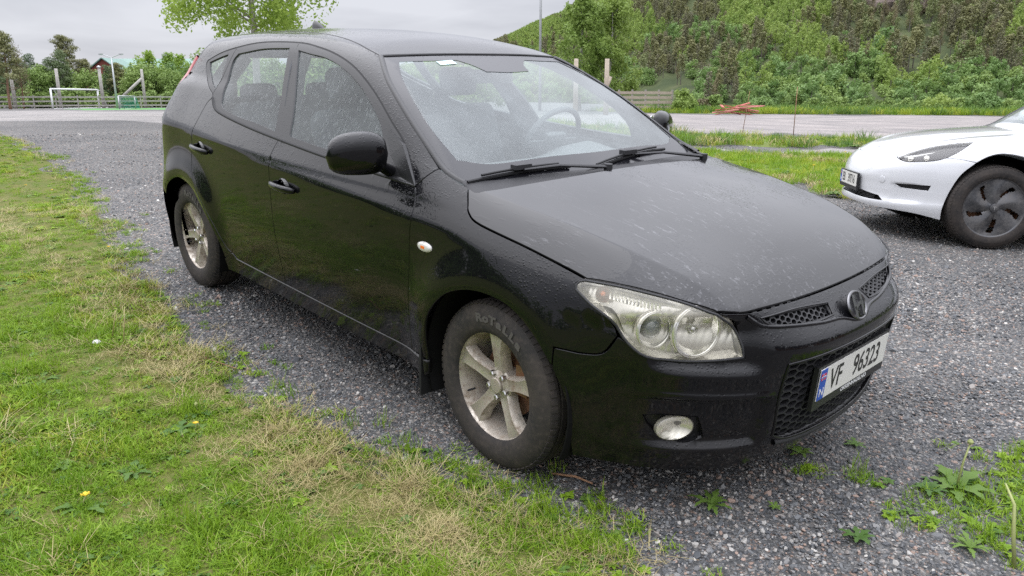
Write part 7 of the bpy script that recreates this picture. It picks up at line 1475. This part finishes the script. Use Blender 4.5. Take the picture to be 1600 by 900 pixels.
flower(-3.55, 10.0, .25, 'tall dandelion on the lawn behind the nose of the white car', (0, 0), True, 2.); flower(-3.32, 8.45, .15, 'low dandelion on the lawn in front of the white car', (0, 0), True, 2.)
flower(1.20, .30, .17, 'seeding dandelion on a long stalk among the stones near the right corner', (-.02, -.04), False, 1.5)
weed(.684, -.463, .085, 'rosette of narrow toothed leaves growing alone in the stones below the bumper', 10, .022, .9); weed(.715, .095, .06, 'small weed in the shade right of the bumper', 7, .02); weed(.824, .327, .05, 'small weed in the stones right of the number plate', 7, .018)
weed(1.207, .321, .065, 'leafy dandelion rosette at the left edge of the right hand weeds', 12, .014, .9); weed(1.09, -.258, .07, 'low weed in the stones near the bottom edge right of centre', 8, .022); weed(1.137, .212, .07, 'flat weed left of the leafy rosette', 8, .025); weed(1.35, -.04, .07, 'large dandelion rosette in the bottom right corner', 12, .016, .9); weed(1.38, .35, .06, 'leafy dandelion rosette in the middle of the right hand weeds', 12, .014, .9, M_GRASS); weed(.831, -.31, .035, 'tiny weed between the lone rosette and the bottom edge', 6, .012)
weed(-.95, -1.62, .08, 'dandelion leaves in the lawn below the two close flowers', 9, .028); weed(-.75, -1.85, .08, 'dandelion leaves in the middle of the near lawn', 9, .028); weed(-1.75, -1.9, .09, 'broad leaved weed in the lawn left of the straw heap', 9, .03)
o = MB().tube([(1.47, -.03, float(gz(1.47, -.03))), (1.455, -.04, .0), (1.44, -.02, .09), (1.40, .02, .13)], [.006, .006, .005, .003], 7).build('bent_stalk', M_STEM, smooth=True); tag(o, 'thick pale bent stalk in the bottom right corner', 'stalk')
def stick(P, r, label, m=M_STICK, name='stick'): o = MB().tube([(x, y, float(gz(x, y)) + dz) for x, y, dz in P], r, 6).build(name, m, smooth=True); tag(o, label, 'stick')
stick([(.205, -.745, .016), (.28, -.70, .02), (.345, -.685, .017)], [.004, .005, .003], 'reddish brown stick lying on the stones in front of the front wheel')
stick([(-2.05, -1.52, .03), (-2.02, -1.50, .16)], [.003, .002], 'pale dry stem standing in the straw heap, left of the pair', M_STRAW, 'dry_stem'); stick([(-1.95, -1.50, .03), (-1.97, -1.47, .19)], [.003, .0015], 'pale dry stem standing in the straw heap, right of the pair', M_STRAW, 'dry_stem')
stick([(-2.9, -1.22, .02), (-2.7, -1.18, .03)], [.003, .002], 'thin dry twig on the straw edge of the lawn'); stick([(-1.55, -1.28, .02), (-1.32, -1.22, .025)], [.003, .002], 'dry twig where straw meets the stones beside the sill')
stick([(-9.0, 16.1, 0), (-8.9, 16.15, 1.1)], [.010, .006], 'thin reddish marker stick standing at the near edge of the gravel lot', M_STICK, 'marker_stick'); stick([(-7.9, 16.75, 0), (-7.9, 16.75, 1.25)], [.012, .009], 'straight reddish pole standing at the near edge of the lot above the bonnet', M_STICK, 'marker_stick')
b = MB(); b.lathe([(.001, -.012), (.02, -.008), (.028, .004), (.018, .014), (.001, .017)], 9, 'z'); b.V = [v * [1, .75, .8] for v in b.V]; o = b.build('pale_stone', mat('pale_stone_mat', (.5, .49, .47), .7), loc=(-2.03, -1.60, .125)); tag(o, 'single pale stone in the straw heap on the lawn', 'stone')
